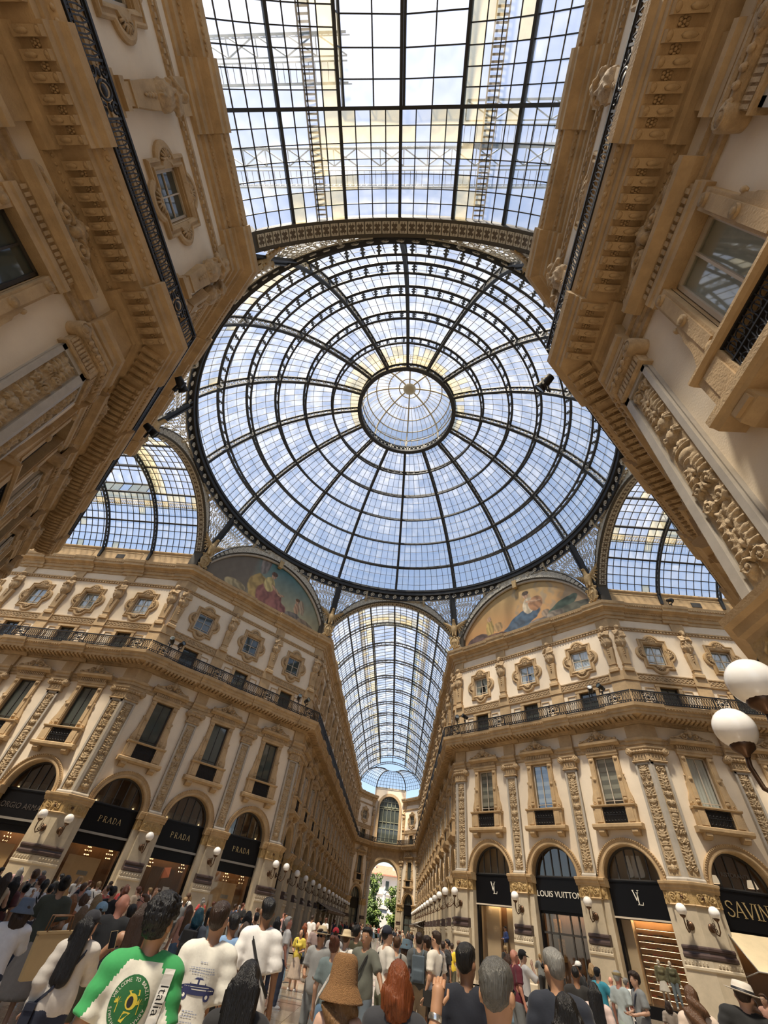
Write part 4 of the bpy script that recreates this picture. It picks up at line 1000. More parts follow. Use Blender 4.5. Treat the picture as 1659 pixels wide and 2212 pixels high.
    for i in range(9): x = -xm + 2 * xm * i / 8; fr.bar((x, ym, zm), (x, ym, ze + (zr - ze) * (1 - abs(x) / xm)), .05, .05)
    put(fr.mesh('monitor_frame', M_roofiron), 'monitor_frame', o)
    for g, m in G.items():
        if m.v: put(m.mesh('glazing', g), 'glazing', o, kind='stuff')
    # roof walkways with rungs either side of the monitor, seen through the glass
    wk = MB(); L0 = y0 - .3
    for s_ in (-1, 1):
        th = TH0 + (2 - .42) * SEC if s_ > 0 else math.pi - TH0 - (2 - .42) * SEC; c = vp(th, 0, .35)
        wk.box(c.x - .3, c.x - .24, L0, y1, c.z, c.z + .14); wk.box(c.x + .24, c.x + .3, L0, y1, c.z, c.z + .14)
        for i in range(int((min(y1, L0 + 26) - L0) / .22)): wk.box(c.x - .3, c.x + .3, L0 + i * .22, L0 + i * .22 + .08, c.z + .04, c.z + .08)
    put(wk.mesh('roof_walkway', mat('walkway_metal', (.40, .35, .26), .7)), 'roof_walkway', o)
    return o
seg = lambda n, p: [.85] + [5.15 + i * p for i in range(n)]
vault(3 * math.pi / 2, B_, 'near arm', seg(4, 5.05), 8, True, 240, .16)
vault(math.pi, B_, 'left arm', seg(5, 5.05), 8, True, 200, .22)
vault(0, B_, 'right arm', seg(5, 5.05), 8, True, 150, .18)
vault(math.pi / 2, B_, 'far arm', seg(13, 5.25), 8, False, 120, .16)
# maintenance gantries over the near roof, blue grey trusses
def gantry(y, z, x0, x1, label):
    m = MB(); n = int((x1 - x0) / 1.3); w_ = .85
    for s_ in (-1, 1):
        m.bar((x0, y + s_ * w_, z), (x1, y + s_ * w_, z), .1, .1); m.bar((x0, y + s_ * w_, z + 1.1), (x1, y + s_ * w_, z + 1.1), .05, .05); m.bar((x0, y + s_ * w_ * .1, z), (x1, y + s_ * w_ * .1, z), .06, .06)
        for i in range(int((x1 - x0) / .33)): x = x0 + i * .33; m.bar((x, y + s_ * w_, z), (x, y + s_ * w_, z + 1.1), .025, .025); m.bar((x, y + w_ * .1, z), (x, y + w_, z), .025, .025)
    for i in range(n): a, b = x0 + (x1 - x0) * i / n, x0 + (x1 - x0) * (i + 1) / n; m.bar((a, y - w_, z), (b, y - .1, z), .06, .06); m.bar((a, y - .1, z), (a, y - w_, z), .05, .05); m.bar((b, y - w_, z), (a, y - .1, z), .06, .06) if i % 2 else None
    for x in (x0, x1):
        if abs(x) > 8: [m.bar((x, y + s_ * w_, 24.9), (x, y + s_ * w_, z), .14, .14) for s_ in (-1, 1)]
    put(m.mesh('roof_gantry', mat('gantry_steel', (.16, .24, .34), .5)), 'roof_gantry', label=label, cat='gantry')
gantry(-25.4, 31.6, -10.5, -2.9, 'blue grey steel gantry above the left of the near glass vault')
gantry(-21.2, 31.6, -10.5, 10.5, 'long steel gantry crossing above the near glass vault beside the dome')
gantry(-23.0, 31.8, 3.2, 10.5, 'blue grey steel gantry above the right of the near glass vault')
# ------------------------------------------------------------------ eagles with shields on the corners
def f_eagle(X, Y, Z):   # y towards the octagon
    d = ell(X, Y, Z, (0, .25, 1.55), (.34, .32, .62)); d = smin(d, capsule(X, Y, Z, (0, .35, 2.05), (0, .42, 2.42), .2, .16), .08)
    d = smin(d, ell(X, Y, Z, (0, .5, 2.52), (.16, .2, .15)), .05); d = smin(d, capsule(X, Y, Z, (0, .66, 2.52), (0, .8, 2.42), .07, .02), .03)
    for s_ in (-1, 1):
        d = smin(d, capsule(X, Y, Z, (s_ * .15, .3, 1.2), (s_ * .16, .4, .75), .14, .08), .05)
        w_ = capsule(X, Y, Z, (s_ * .25, .15, 1.85), (s_ * 1.0, .0, 2.5), .16, .12); d = smin(d, w_, .08)
        for i in range(7):
            t = i / 6; a = (s_ * (.3 + .75 * t), .06, 1.85 + .6 * t); b = (s_ * (.55 + 1.0 * t), -.02, 1.15 + 1.75 * t); d = smin(d, capsule(X, Y, Z, a, b, .11, .06), .025)
    return smin(d, ell(X, Y, Z, (0, .1, .95), (.26, .16, .4)), .08)
V, F_ = surfnet(f_eagle, (-1.75, -.3, .5), (1.75, 1.0, 3.1), .055); EAG = npmesh('eagle_body', V, F_, M_eagle)
sh = MB(); P = []
for r, y in ((.62, .12), (.62, .3), (.5, .34), (.46, .26), (0.02, .4)): P += [(r * .82 * math.cos(a) * (1 - .12 * (math.sin(a) < -.3)), y, .05 + r * 1.15 * math.sin(a)) for a in np.linspace(0, 2 * math.pi, 20, endpoint=False)]
sh.add(P, [(i * 20 + j, i * 20 + (j + 1) % 20, (i + 1) * 20 + (j + 1) % 20, (i + 1) * 20 + j) for i in range(4) for j in range(20)]); sh.box(-.02, .02, .36, .42, -.45, .55); sh.box(-.36, .36, .36, .41, .03, .07)
for s_ in (-1, 1): sh.tube([(s_ * (.45 + x), .25, .55 + z) for x, z in spiral(0, 0, .18, 1.2, s_, 0, 14)], .06, 5); sh.tube([(s_ * (.4 + x), .25, -.5 + z) for x, z in spiral(0, 0, .16, 1.2, -s_, 0, 14)], .06, 5)
SHM = sh.mesh('oval_shield', M_eagle)
EC = [(21.4, 'beside the right arm vault'), (68.6, 'right of the far arm vault'), (111.4, 'left of the far arm vault'), (158.6, 'beside the left arm vault'), (201.4, 'nearer side of the left arm'), (248.6, 'on the near left corner under the dome'), (291.4, 'on the near right corner under the dome'), (338.6, 'nearer side of the right arm')]
for a, t in EC:
    a = R(a); o = emp('eagle_statue', mtx=Matrix.Translation((19.35 * math.cos(a), 19.35 * math.sin(a), 24.05)) @ Matrix.Rotation(a + math.pi / 2, 4, 'Z'), label=f'gilded spread eagle on oval shield {t}', cat='eagle')
    put(EAG, 'eagle_body', o, (0, 0, .15)); put(SHM, 'oval_shield', o, (0, 0, .1))
# ------------------------------------------------------------------ painted lunettes on the angled facades
def lunette(ph, label, paint, k):
    F = sframe(ph, DD); nx, nz = 240, 110; hw = 7.35; V = []; C_ = []
    xs = np.linspace(-hw, hw, nx); I = -np.ones((nx, nz), int)
    X, Z = np.meshgrid(xs, np.linspace(0, 1, nz), indexing='ij'); top = np.minimum(ZC1 + np.sqrt(np.maximum(0, RA1 ** 2 - X ** 2)) + .05, 29.05); ZZ = 23.2 + Z * np.maximum(top - 23.2, .02)
    V = np.stack([X, np.full_like(X, .35), ZZ], -1).reshape(-1, 3); I = np.arange(nx * nz).reshape(nx, nz); Fc = np.stack([I[:-1, :-1], I[1:, :-1], I[1:, 1:], I[:-1, 1:]], -1).reshape(-1, 4)
    me = npmesh('painting', V, Fc, paint_mat()); col = paint(X, ZZ - 23.2); ca = me.color_attributes.new('paint', 'FLOAT_COLOR', 'POINT'); ca.data.foreach_set('color', np.concatenate([col.reshape(-1, 3), np.ones((nx * nz, 1))], 1).astype(np.float32).ravel())
    o = put(me, 'lunette_painting', mtx=F, label=label, cat='mural'); m = MB()
    t0 = math.asin((23.4 - ZC1) / (RA1 - .02)); m.tube([((RA1 - .06) * math.cos(a), .22, ZC1 + (RA1 - .06) * math.sin(a)) for a in np.linspace(t0, math.pi - t0, 60)], .16, 6); put(m.mesh('stone_moulding', M_greymarble), 'stone_moulding', o)
    m = MB(); m.poly([(-.2, 0), (.2, 0), (.26, .9), (-.26, .9)], -.15, .2); put(m.mesh('keystone', M_eagle), 'keystone', o, (0, .0, ZC1 + RA1 - .55))
def paint_mat():
    if 'mural_paint' in MATS: return MATS['mural_paint']
    m = bpy.data.materials.new('mural_paint'); m.use_nodes = True; n = m.node_tree; a = n.nodes.new('ShaderNodeVertexColor'); a.layer_name = 'paint'; n.links.new(a.outputs[0], n.nodes['Principled BSDF'].inputs['Base Color']); n.nodes['Principled BSDF'].inputs['Roughness'].default_value = .6; MATS['mural_paint'] = m; return m
def painter(bgf, shapes, seed):
    def p(X, Z):
        g = np.random.RandomState(seed); n1 = sum(np.sin(X * a + g.rand() * 6 + 1.3 * np.sin(Z * b + g.rand() * 6)) for a, b in ((1.1, 1.7), (2.3, 3.1), (4.7, 2.2), (7.9, 6.3))) / 4
        c = bgf(X, Z, n1)
        for cx, cz, rx, rz, an, rgb in shapes:
            cs, sn = math.cos(an), math.sin(an); u = ((X - cx) * cs + (Z - cz) * sn) / rx; v = (-(X - cx) * sn + (Z - cz) * cs) / rz; d = np.sqrt(u * u + v * v) + .1 * n1; m_ = np.clip((1.02 - d) / .07, 0, 1)[..., None]
            sh_ = (1 + .28 * np.sin(u * 7 + v * 3 + n1 * 3) - .25 * np.clip(u, -1, 1))[..., None]; c = c * (1 - m_) + np.clip(np.array(rgb) * sh_, 0, 1) * m_
        return np.clip(c, 0, 1)
    return p
def bg1(X, Z, n): t = np.clip(Z / 5.5, 0, 1)[..., None]; c = np.array((.42, .36, .20)) * (1 - t) + np.array((.055, .15, .17)) * t; c = c * (1 + .15 * n[..., None]); w_ = np.clip((-1.5 - X) / 1.2, 0, 1)[..., None] * .9; return c * (1 - w_) + np.array((.15, .115, .085)) * (1 + .1 * n[..., None]) * w_
def bg2(X, Z, n): t = np.clip(Z / 5.5, 0, 1)[..., None]; c = np.array((.55, .27, .10)) * (1 - t) + np.array((.42, .30, .13)) * t; w_ = np.clip((n - .1) * 2 + (X - 1) * .3, 0, 1)[..., None]; return c * (1 - w_ * .55) + np.array((.24, .22, .17)) * w_ * .55
sk = (.42, .26, .16)
S1 = [(-3.4, .9, 1.1, .5, 0, (.38, .30, .16)), (-1.3, 4.9, .55, 1.6, .0, (.20, .17, .15)), (-1.0, 1.6, 1.3, 1.7, .5, (.36, .25, .09)), (.1, 1.3, 1.5, 1.3, -.4, (.24, .10, .08)), (1.2, .8, 1.0, .8, 0, (.22, .09, .08)), (-.3, 2.7, .6, .8, .2, (.48, .38, .16)), (-.1, 3.75, .3, .36, 0, sk), (-.1, 3.95, .36, .25, 0, (.10, .05, .03)), (.6, 2.4, .8, .13, -.5, sk), (1.2, 2.2, .4, .1, .2, sk), (3.2, 1.8, .33, .62, .2, sk), (3.1, 2.55, .24, .26, 0, sk), (3.1, 2.68, .27, .17, 0, (.14, .07, .03)), (3.75, 2.1, .3, .8, .35, (.36, .27, .18)), (3.0, .9, .9, .35, .1, (.16, .14, .12)), (4.6, .6, 1.1, .45, -.2, (.20, .15, .10)), (1.9, .35, 1.8, .3, 0, (.14, .12, .12)), (-2.6, .45, 1.5, .3, 0, (.30, .22, .12))]
S2_ = [(1.0, .5, 3.2, .45, .08, (.20, .17, .14)), (.3, 1.5, 1.8, .75, .35, (.06, .10, .15)), (-.8, .9, 1.3, .5, .3, (.07, .10, .14)), (.9, 2.6, .6, .85, -.15, (.50, .42, .30)), (.75, 3.75, .3, .35, 0, sk), (.75, 3.95, .36, .24, 0, (.08, .05, .03)), (1.6, 2.6, .75, .7, .2, (.30, .15, .07)), (1.4, 2.9, .8, .13, -.2, sk), (-3.3, 1.6, .42, .95, 0, (.38, .27, .09)), (-3.3, 2.6, .22, .27, 0, sk), (-2.4, 1.5, .5, .5, 0, (.34, .22, .10)), (-4.8, .8, 1.2, .55, .2, (.11, .07, .06)), (-2.9, .6, 1.4, .4, 0, (.15, .08, .05)), (2.4, 1.3, .4, .35, 0, (.26, .19, .13)), (4.0, 1.5, 1.6, .5, .35, (.07, .10, .07)), (5.0, 1.0, 1.4, .4, 0, (.10, .10, .07)), (3.2, .9, .8, .4, 0, (.24, .20, .15))]
big = lambda S, k: [(x * k, z * k, a * k, b * k, t, c) for x, z, a, b, t, c in S]
lunette(3 * math.pi / 4, 'lunette mural with a robed seated woman and a winged child under a teal sky', painter(bg1, big(S1, 1.12), 3), 0)
lunette(math.pi / 4, 'lunette mural with a seated woman in blue against a golden sky', painter(bg2, big(S2_, 1.12), 5), 1)
#lunette(5 * math.pi / 4, 'dim lunette mural on the near left angled facade', painter(bg1, S2_, 7), 2)
#lunette(7 * math.pi / 4, 'lunette mural on the near right angled facade', painter(bg2, S1, 9), 3)
# ------------------------------------------------------------------ lettering
GL = {'P': [([(.2, 0), (.2, 1)], .13), ([(.08, 0), (.34, 0)], .05), ([(.08, 1), (.45, 1), (.66, .9), (.68, .72), (.6, .55), (.4, .48), (.2, .48)], .06)],
 'R': [([(.2, 0), (.2, 1)], .13), ([(.08, 0), (.34, 0)], .05), ([(.08, 1), (.45, 1), (.64, .9), (.66, .74), (.58, .58), (.4, .52), (.2, .52)], .06), ([(.42, .5), (.72, 0), (.84, 0)], .11)],
 'A': [([(.08, 0), (.45, 1)], .05), ([(.45, 1), (.8, 0)], .13), ([(.22, .34), (.66, .34)], .05), ([(.0, 0), (.18, 0)], .05), ([(.68, 0), (.9, 0)], .05)],
 'D': [([(.2, 0), (.2, 1)], .13), ([(.08, 0), (.42, 0), (.7, .16), (.8, .5), (.7, .84), (.42, 1), (.08, 1)], .07)],
 'S': [([(.66, .78), (.6, .93), (.4, 1), (.2, .92), (.14, .74), (.24, .6), (.55, .42), (.66, .25), (.58, .07), (.38, 0), (.18, .06), (.12, .22)], .09)],
 'V': [([(.1, 1), (.44, 0)], .13), ([(.44, 0), (.78, 1)], .05), ([(.0, 1), (.24, 1)], .05), ([(.66, 1), (.88, 1)], .05)],
 'I': [([(.2, 0), (.2, 1)], .13), ([(.06, 0), (.34, 0)], .05), ([(.06, 1), (.34, 1)], .05)],
 'N': [([(.16, 0), (.16, 1)], .06), ([(.16, 1), (.74, 0)], .13), ([(.74, 0), (.74, 1)], .06), ([(.04, 0), (.28, 0)], .05), ([(.62, 1), (.86, 1)], .05)],
 'L': [([(.2, 0), (.2, 1)], .12), ([(.06, 1), (.34, 1)], .05), ([(.06, 0), (.62, 0), (.66, .22)], .06)]}
def glyph(ch, h):
    m = MB()
    for pts, w_ in GL[ch]:
        for a, b in zip(pts[:-1], pts[1:]):
            a = Vector((a[0] * h, 0, a[1] * h)); b = Vector((b[0] * h, 0, b[1] * h)); d = (b - a).normalized() * w_ * h * .2
            m.bar(a - d, b + d, w_ * h * .8, .04, up=(0, 1, 0))
    return m.mesh('letter', M_gilt)
def serif(txt, h, par, xc, y, z, mt, sp=.86):
    wd = {'I': .42, 'S': .8, 'V': .9}; W_ = sum(wd.get(c, .95) for c in txt) * h * sp; x = xc - W_ / 2
    for c in txt:
        k = ('glyph', c, round(h, 3))
        if k not in CACHE: CACHE[k] = glyph(c, h)
        # text reads left to right for a viewer facing the wall: local x runs right to left
        put(CACHE[k], 'letter', par, mtx=Matrix.Translation((-x + 2 * xc, y, z)) @ Matrix.Rotation(math.pi, 4, 'Z'), mats=[mt]); x += wd.get(c, .95) * h * sp
def sans(txt, size, par, mtx, mt, name='lettering', ext=.012, align='CENTER', space=1.0):
    cu = bpy.data.curves.new('text', 'FONT'); cu.body = txt; cu.size = size; cu.extrude = ext; cu.align_x = align; cu.align_y = 'CENTER'; cu.space_character = space; cu.materials.append(mt); cu.resolution_u = 4
    t_ = bpy.data.objects.new('t', cu); COL.objects.link(t_); bpy.context.view_layer.update(); me = bpy.data.meshes.new_from_object(t_); bpy.data.objects.remove(t_)
    n = len(me.vertices); lab = list(range(n))
    def find(a):
        while lab[a] != a: lab[a] = lab[lab[a]]; a = lab[a]
        return a
    for e in me.edges: a, b = find(e.vertices[0]), find(e.vertices[1]); lab[a] = b
    groups = {}
    for p_ in me.polygons: groups.setdefault(find(p_.vertices[0]), []).append(tuple(p_.vertices))
    for fs in groups.values():
        ids = sorted({i for f in fs for i in f}); ix = {v: k for k, v in enumerate(ids)}; m = MB(); m.add([me.vertices[i].co for i in ids], [tuple(ix[i] for i in f) for f in fs]); put(m.mesh('letter', mt), 'letter', par, mtx=mtx)
FLIP = Matrix.Rotation(math.pi, 4, 'Z') @ Matrix.Rotation(math.pi / 2, 4, 'X')
# ------------------------------------------------------------------ shop fronts in the ground floor arches
M_tanb = mat('tan_board', (.58, .38, .19), .6, .1, 1.5); M_wood = mat('brown_wood', (.16, .075, .03), .5, .3, 3.0, stretch=(6, 6, .6)); M_cream_i = mat('cream_interior', (.62, .48, .32), .7)
M_bulb = mat('warm_bulb', (1, .75, .4), .5, emit=5, ecol=(1, .62, .28)); M_grey = mat('grey_metal', (.30, .28, .25), .4, metal=.5); M_shelf = mat('shelf_wood', (.42, .23, .10), .6, .2, 2.0)
M_lamp = mat('shop_ceiling_light', (1, .8, .55), .5, emit=5, ecol=(1, .74, .42)); M_white = mat('white_paint', (.8, .78, .74), .5); M_awn = mat('cream_awning', (.62, .50, .31), .85, .1, 2.0); M_bawn = mat('brown_awning', (.16, .10, .055), .85, .2, 2.0)
@cached
def m_fan():
    m = MB(); P = []; n = 24
    for r, y in ((RI, -.5), (RI, -.34), (RI - .1, -.34), (RI - .1, -.5)): P += [(r * math.cos(math.pi * i / n), y, ZS + r * math.sin(math.pi * i / n)) for i in range(n + 1)]
    k = n + 1; m.add(P, [(a * k + i, a * k + i + 1, ((a + 1) % 4) * k + i + 1, ((a + 1) % 4) * k + i) for a in range(4) for i in range(n)])
    for x in (-.9, -.3, .3, .9): m.box(x - .03, x + .03, -.44, -.36, ZS, ZS + math.sqrt(RI ** 2 - x * x) - .05)
    m.box(-RI, RI, -.5, -.34, ZS - .04, ZS + .06); return m.mesh('fanlight_bars', M_dframe)
@cached
def m_fanpane(mt):
    m = MB(); a = arc(RI - .05, 24, ZS); m.add([(x, -.42, z) for x, z in a], [tuple(range(25))]); return m.mesh('fanlight_pane', MATS[mt])
@cached
def m_sign(z0): m = MB(); m.box(-1.6, 1.6, -.55, -.24, z0, 5.34); m.box(-1.6, 1.6, -.26, -.2, 5.28, 5.36); return m.mesh('sign_board', M_black)
@cached
def m_shopframe(z1, t, sill):
    m = MB()
    for s_ in (-1, 1): a, b = sorted((s_ * (1.6 - t), s_ * 1.62)); m.box(a, b, -.6, -.3, 0, z1)
    m.box(-1.6, 1.6, -.58, -.34, z1 - .12, z1); m.box(-1.6, 1.6, -.6, -.3, 0, sill); return m.mesh('shop_frame', M_black)
@cached
def m_glassq(z0, z1): m = MB(); m.add([(-1.5, -.45, z0), (1.5, -.45, z0), (1.5, -.45, z1), (-1.5, -.45, z1)], [(0, 1, 2, 3)]); return m.mesh('shop_pane', M_shopglass)
@cached
def m_shoproom(mt):
    m = MB(); x, a, b, z = 1.62, -.5, -1.4, 7.0; m.add([(-x, a, 0.02), (x, a, .02), (x, a, z), (-x, a, z), (-x, b, .02), (x, b, .02), (x, b, z), (-x, b, z)], [(4, 5, 6, 7), (0, 1, 5, 4), (2, 3, 7, 6), (1, 2, 6, 5), (3, 0, 4, 7)]); return m.mesh('shop_interior', MATS[mt])
@cached
def m_bulbs():
    m = MB()
    for z, n, r in ((3.05, 6, .2), (2.85, 6, .13), (3.22, 4, .1)):
        for i in range(n): a = 2 * math.pi * i / n; m.blob((r * math.cos(a), r * math.sin(a), z), .016, .016, .03, 6, 4)
    return m.mesh('bulbs', M_bulb)
@cached
def m_chand():
    m = MB(); m.tube([(0, 0, 3.7), (0, 0, 2.75)], .02, 5)
    for i in range(6): a = 2 * math.pi * i / 6; m.tube([(0, 0, 2.8), (.14 * math.cos(a), .14 * math.sin(a), 2.78), (.2 * math.cos(a), .2 * math.sin(a), 3.0)], .012, 4)
    return m.mesh('chandelier_arms', M_bronze)
SHOPN = [0]
def shop(wname, i, style, desc, lit=0):
    F, L, p, N, W = WALLS[wname]; xc = .45 + (i + .5) * p; SHOPN[0] += 1
    o = emp('door_%d' % SHOPN[0], mtx=F @ Matrix.Translation((xc, 0, 0)), kind='structure', label=desc, cat='shopfront')
    put(m_fan(), 'fanlight_bars', o); put(m_fanpane('shop_glass' if style != 'plain' else 'window_glass'), 'fanlight_pane', o)
    z0 = {'plain': 3.9, 'prada': 3.95, 'lv': 3.78, 'lvt': 3.7, 'sav': 3.72, 'arm': 3.6}[style]; put(m_sign(z0), 'sign_board', o)
    if style == 'plain':
        put(m_shopframe(z0, .2, .3), 'shop_frame', o); m = MB(); m.box(-1.5, 1.5, -.47, -.45, .2, z0); m2 = CACHE.setdefault('pl', m.mesh('shop_pane', M_pane)); put(m2, 'shop_pane', o); m = MB(); m.box(-.05, .05, -.5, -.38, .2, z0); m.box(-1.5, 1.5, -.5, -.38, 2.6, 2.72); put(CACHE.setdefault('plm', m.mesh('mullions', M_dframe)), 'mullions', o); return o
    put(m_shopframe(z0, .14 if style[0] == 'l' else .08, .45 if style == 'lv' else .1), 'shop_frame', o); put(m_glassq(.1, z0), 'shop_pane', o); put(m_shoproom('cream_interior' if style == 'lv' else 'brown_wood'), 'shop_interior', o)
    m = MB(); m.box(-1.3, 1.3, -1.2, -.7, 6.6, 6.66) if False else None
    m.box(-1.1, 1.1, -1.3, -.75, z0 - .08, z0 - .04); put(m.mesh('ceiling_light', M_lamp), 'ceiling_light', o); m = MB(); m.box(-1.6, 1.6, -1.4, -.5, z0 - .02, z0 + .06); put(m.mesh('shop_ceiling', M_room), 'shop_ceiling', o)
    m = MB(); [m.blob((x, -.7, ZS + .1), .05, .05, .07, 6, 4) for x in (-1.25, 1.25)]; put(m.mesh('upper_lights', M_bulb), 'upper_lights', o) if style in ('prada', 'arm') else None
    if style in ('prada', 'arm'):
        m = MB(); [m.box(x, x + .27, -.62, -.6, ZS + .05, ZS + .42) for x in np.arange(-1.35, 1.2, .3)]; put(m.mesh('etched_band', M_milk), 'etched_band', o)
    return o
def dress(o, what):
    if what == 'board':
        m = MB(); m.box(-.75, 1.2, -.8, -.74, .1, 2.75); b = put(m.mesh('display_board', M_tanb), 'display_board', o); m = MB(); m.box(-.3, .3, -.74, -.73, 1.9, 2.1, 0); put(m.mesh('display_caption', M_grey), 'display_caption', b)
        m = MB(); m.box(-1.6, 1.6, -.36, -.12, 3.8, 3.92); put(m.mesh('grey_rail', M_grey), 'grey_rail', o); m = MB(); m.box(-1.6, 1.6, -.4, -.3, 3.25, 3.8); put(m.mesh('lower_band', M_black), 'lower_band', o)
        for x in (-1.15, .2): c = put(m_chand(), 'chandelier', o, (x, -.95, 0)); put(m_bulbs(), 'bulbs', c)
    if what == 'doors':
        m = MB(); m.box(-1.6, 1.6, -.36, -.12, 3.8, 3.92); put(m.mesh('grey_rail', M_grey), 'grey_rail', o); m = MB(); m.box(-1.6, 1.6, -.4, -.3, 3.25, 3.8); put(m.mesh('lower_band', M_black), 'lower_band', o)
        for s_ in (-1, 1):
            m = MB(); a, b = sorted((s_ * .05, s_ * .85)); m.box(a, b, -.85, -.8, .1, 2.9); m.box(a + .12, b - .12, -.8, -.78, .3, 1.2); m.box(a + .12, b - .12, -.8, -.78, 1.4, 2.7); put(m.mesh('wooden_door', M_wood), 'wooden_door', o)
            c = put(m_chand(), 'chandelier', o, (s_ * 1.15, -.75, 0)); put(m_bulbs(), 'bulbs', c)
        m = MB(); m.box(-.75, -.3, -.7, -.66, 1.7, 2.0); m.box(-.85, -.2, -.72, -.64, 1.62, 1.7); put(m.mesh('white_notice', M_white), 'white_notice', o)
    if what == 'shelves':
        for k in range(11):
            z = .75 + k * .26; m = MB(); m.box(-1.45, .85, -1.15, -.9, z, z + .03); sh_ = put(m.mesh('shelf', M_shelf), 'shelf', o); m = MB(); m.box(-1.4, .8, -.93, -.91, z - .012, z - .002); put(m.mesh('added_shelf_glow', M_lamp), 'added_shelf_glow', sh_)  # glowing strips added under each shelf to brighten the display
        m = MB(); m.box(-1.5, .95, -1.38, -1.2, .5, 3.7); put(m.mesh('shelf_back', M_shelf), 'shelf_back', o)
        m = MB(); m.box(.95, 1.5, -1.1, -.75, .5, 3.7); put(m.mesh('side_panel', M_cream_i), 'side_panel', o); m = MB(); m.box(-1.6, 1.6, -.3, -.2, 3.68, 3.76); put(m.mesh('pale_strip', M_frame), 'pale_strip', o)
    if what == 'cream':
        for x, w_ in ((-.9, .5), (.8, .55)): m = MB(); m.box(x - w_, x + w_, -1.2, -1.0, .45, 3.7); put(m.mesh('cream_panel', M_cream_i), 'cream_panel', o)
        m = MB(); m.box(-.3, .25, -1.38, -1.3, .45, 3.7); put(m.mesh('brown_panel', M_wood), 'brown_panel', o); m = MB(); m.box(-1.6, 1.6, -.3, -.2, 3.68, 3.76); put(m.mesh('pale_strip', M_frame), 'pale_strip', o)
    if what == 'entrance':
        m = MB(); [m.box(x - .04, x + .04, -.5, -.4, .1, 3.6) for x in (-1.0, -.45, .45, 1.0)]; m.box(-1.5, 1.5, -.5, -.4, 2.65, 2.75); put(m.mesh('door_posts', M_dframe), 'door_posts', o)
        m = MB(); m.box(.75, 1.25, -1.36, -1.3, 2.75, 3.4); m.box(.6, 1.1, -1.36, -1.3, 1.5, 2.5); put(m.mesh('golden_picture', mat('golden_print', (.45, .22, .05), .5, .6, 14.0)), 'golden_picture', o)
        for x in (-.3, .3): m = MB(); m.box(x - .25, x + .25, -1.2, -1.15, .1, 2.6); put(m.mesh('wooden_door', M_wood), 'wooden_door', o)
names = {('wall_far_left', 0): ('prada', 'board', 'first black shopfront from the far arm on the left angled facade, board in its window'), ('wall_far_left', 1): ('prada', 'doors', 'middle black shopfront of the left angled facade, wooden doors and sconces'), ('wall_far_left', 2): ('prada', 'board', 'outer black shopfront of the left angled facade beside the paired pier'),
 ('wall_far_right', 0): ('lv', 'shelves', 'black shopfront with two mannequins and brown shoe shelves'), ('wall_far_right', 1): ('lvt', 'entrance', 'black shopfront entrance with a long lettered sign and brown doors'), ('wall_far_right', 2): ('lv', 'cream', 'black shopfront with cream display panels and a figure in blue'),
 ('wall_far_left_arm', 0): ('arm', 'board', 'black shopfront with dim dark lettering in the left arm'), ('wall_far_right_arm', 3): ('sav', None, 'black restaurant front with gilt lettering and a cream awning')}
SHOP = {}
for wn in list(WALLS):
    F, L, p, N, W = WALLS[wn]
    for i in range(N):
        if (wn, i) in names:
            st, dr, ds = names[(wn, i)]; o = shop(wn, i, st, ds); SHOP[(wn, i)] = o
            if dr: dress(o, dr)
        else: shop(wn, i, 'plain', f'plain dark shopfront in an arch of the {W["label"]}')
for i in range(3): serif('PRADA', .29, SHOP[('wall_far_left', i)], -.05, -.22, 4.48, M_gilt, 1.12)
sans('GIORGIO ARMANI', .42, SHOP[('wall_far_left_arm', 0)], Matrix.Translation((0, -.23, 4.5)) @ FLIP, mat('dim_letters', (.06, .05, .045), .4), 'lettering', .012, 'CENTER', 1.05)
sans('LOUIS VUITTON', .42, SHOP[('wall_far_right', 1)], Matrix.Translation((0, -.22, 4.5)) @ FLIP, M_wlet, 'lettering', .015, 'CENTER', 1.02)
for i in (0, 2):
    o = SHOP[('wall_far_right', i)]; serif('V', .44, o, .11, -.215, 4.50, M_wlet); serif('L', .52, o, -.10, -.235, 4.32, M_wlet)
o = SHOP[('wall_far_right_arm', 3)]; serif('SAVINI', .62, o, 0, -.22, 4.25, M_gilt, .9)
sans('RISTORANTE', .26, o, Matrix.Translation((0, -.36, 6.0)) @ FLIP, mat('dim_letters2', (.16, .14, .12), .4))
for s_ in (-1, 1):
    m = MB(); m.lathe([(.16, 5.95), (.26, 5.62), (.24, 5.6)], 12, (s_ * 1.0, -.75, 0)); put(m.mesh('table_lamp_shade', mat('lamp_shade', (.75, .62, .45), .8, emit=.5, ecol=(1, .8, .55))), 'table_lamp_shade', o)
for i in (0, 2):
    o2 = SHOP[('wall_far_right', i)]
for k, (x, c) in enumerate(((-.35, (.62, .58, .50)), (-.05, (.55, .50, .42)), (.3, (.70, .67, .60)))):
    m = MB(); m.poly([(x - .1, 6.6), (x + .1, 6.6), (x + .2, 5.7), (x + .12, 5.55), (x - .14, 5.6), (x - .2, 5.75)], -.8, -.72); put(m.mesh('hanging_garment', mat('garment_%d' % k, c, .9)), 'hanging_garment', SHOP[('wall_far_right', 0)])
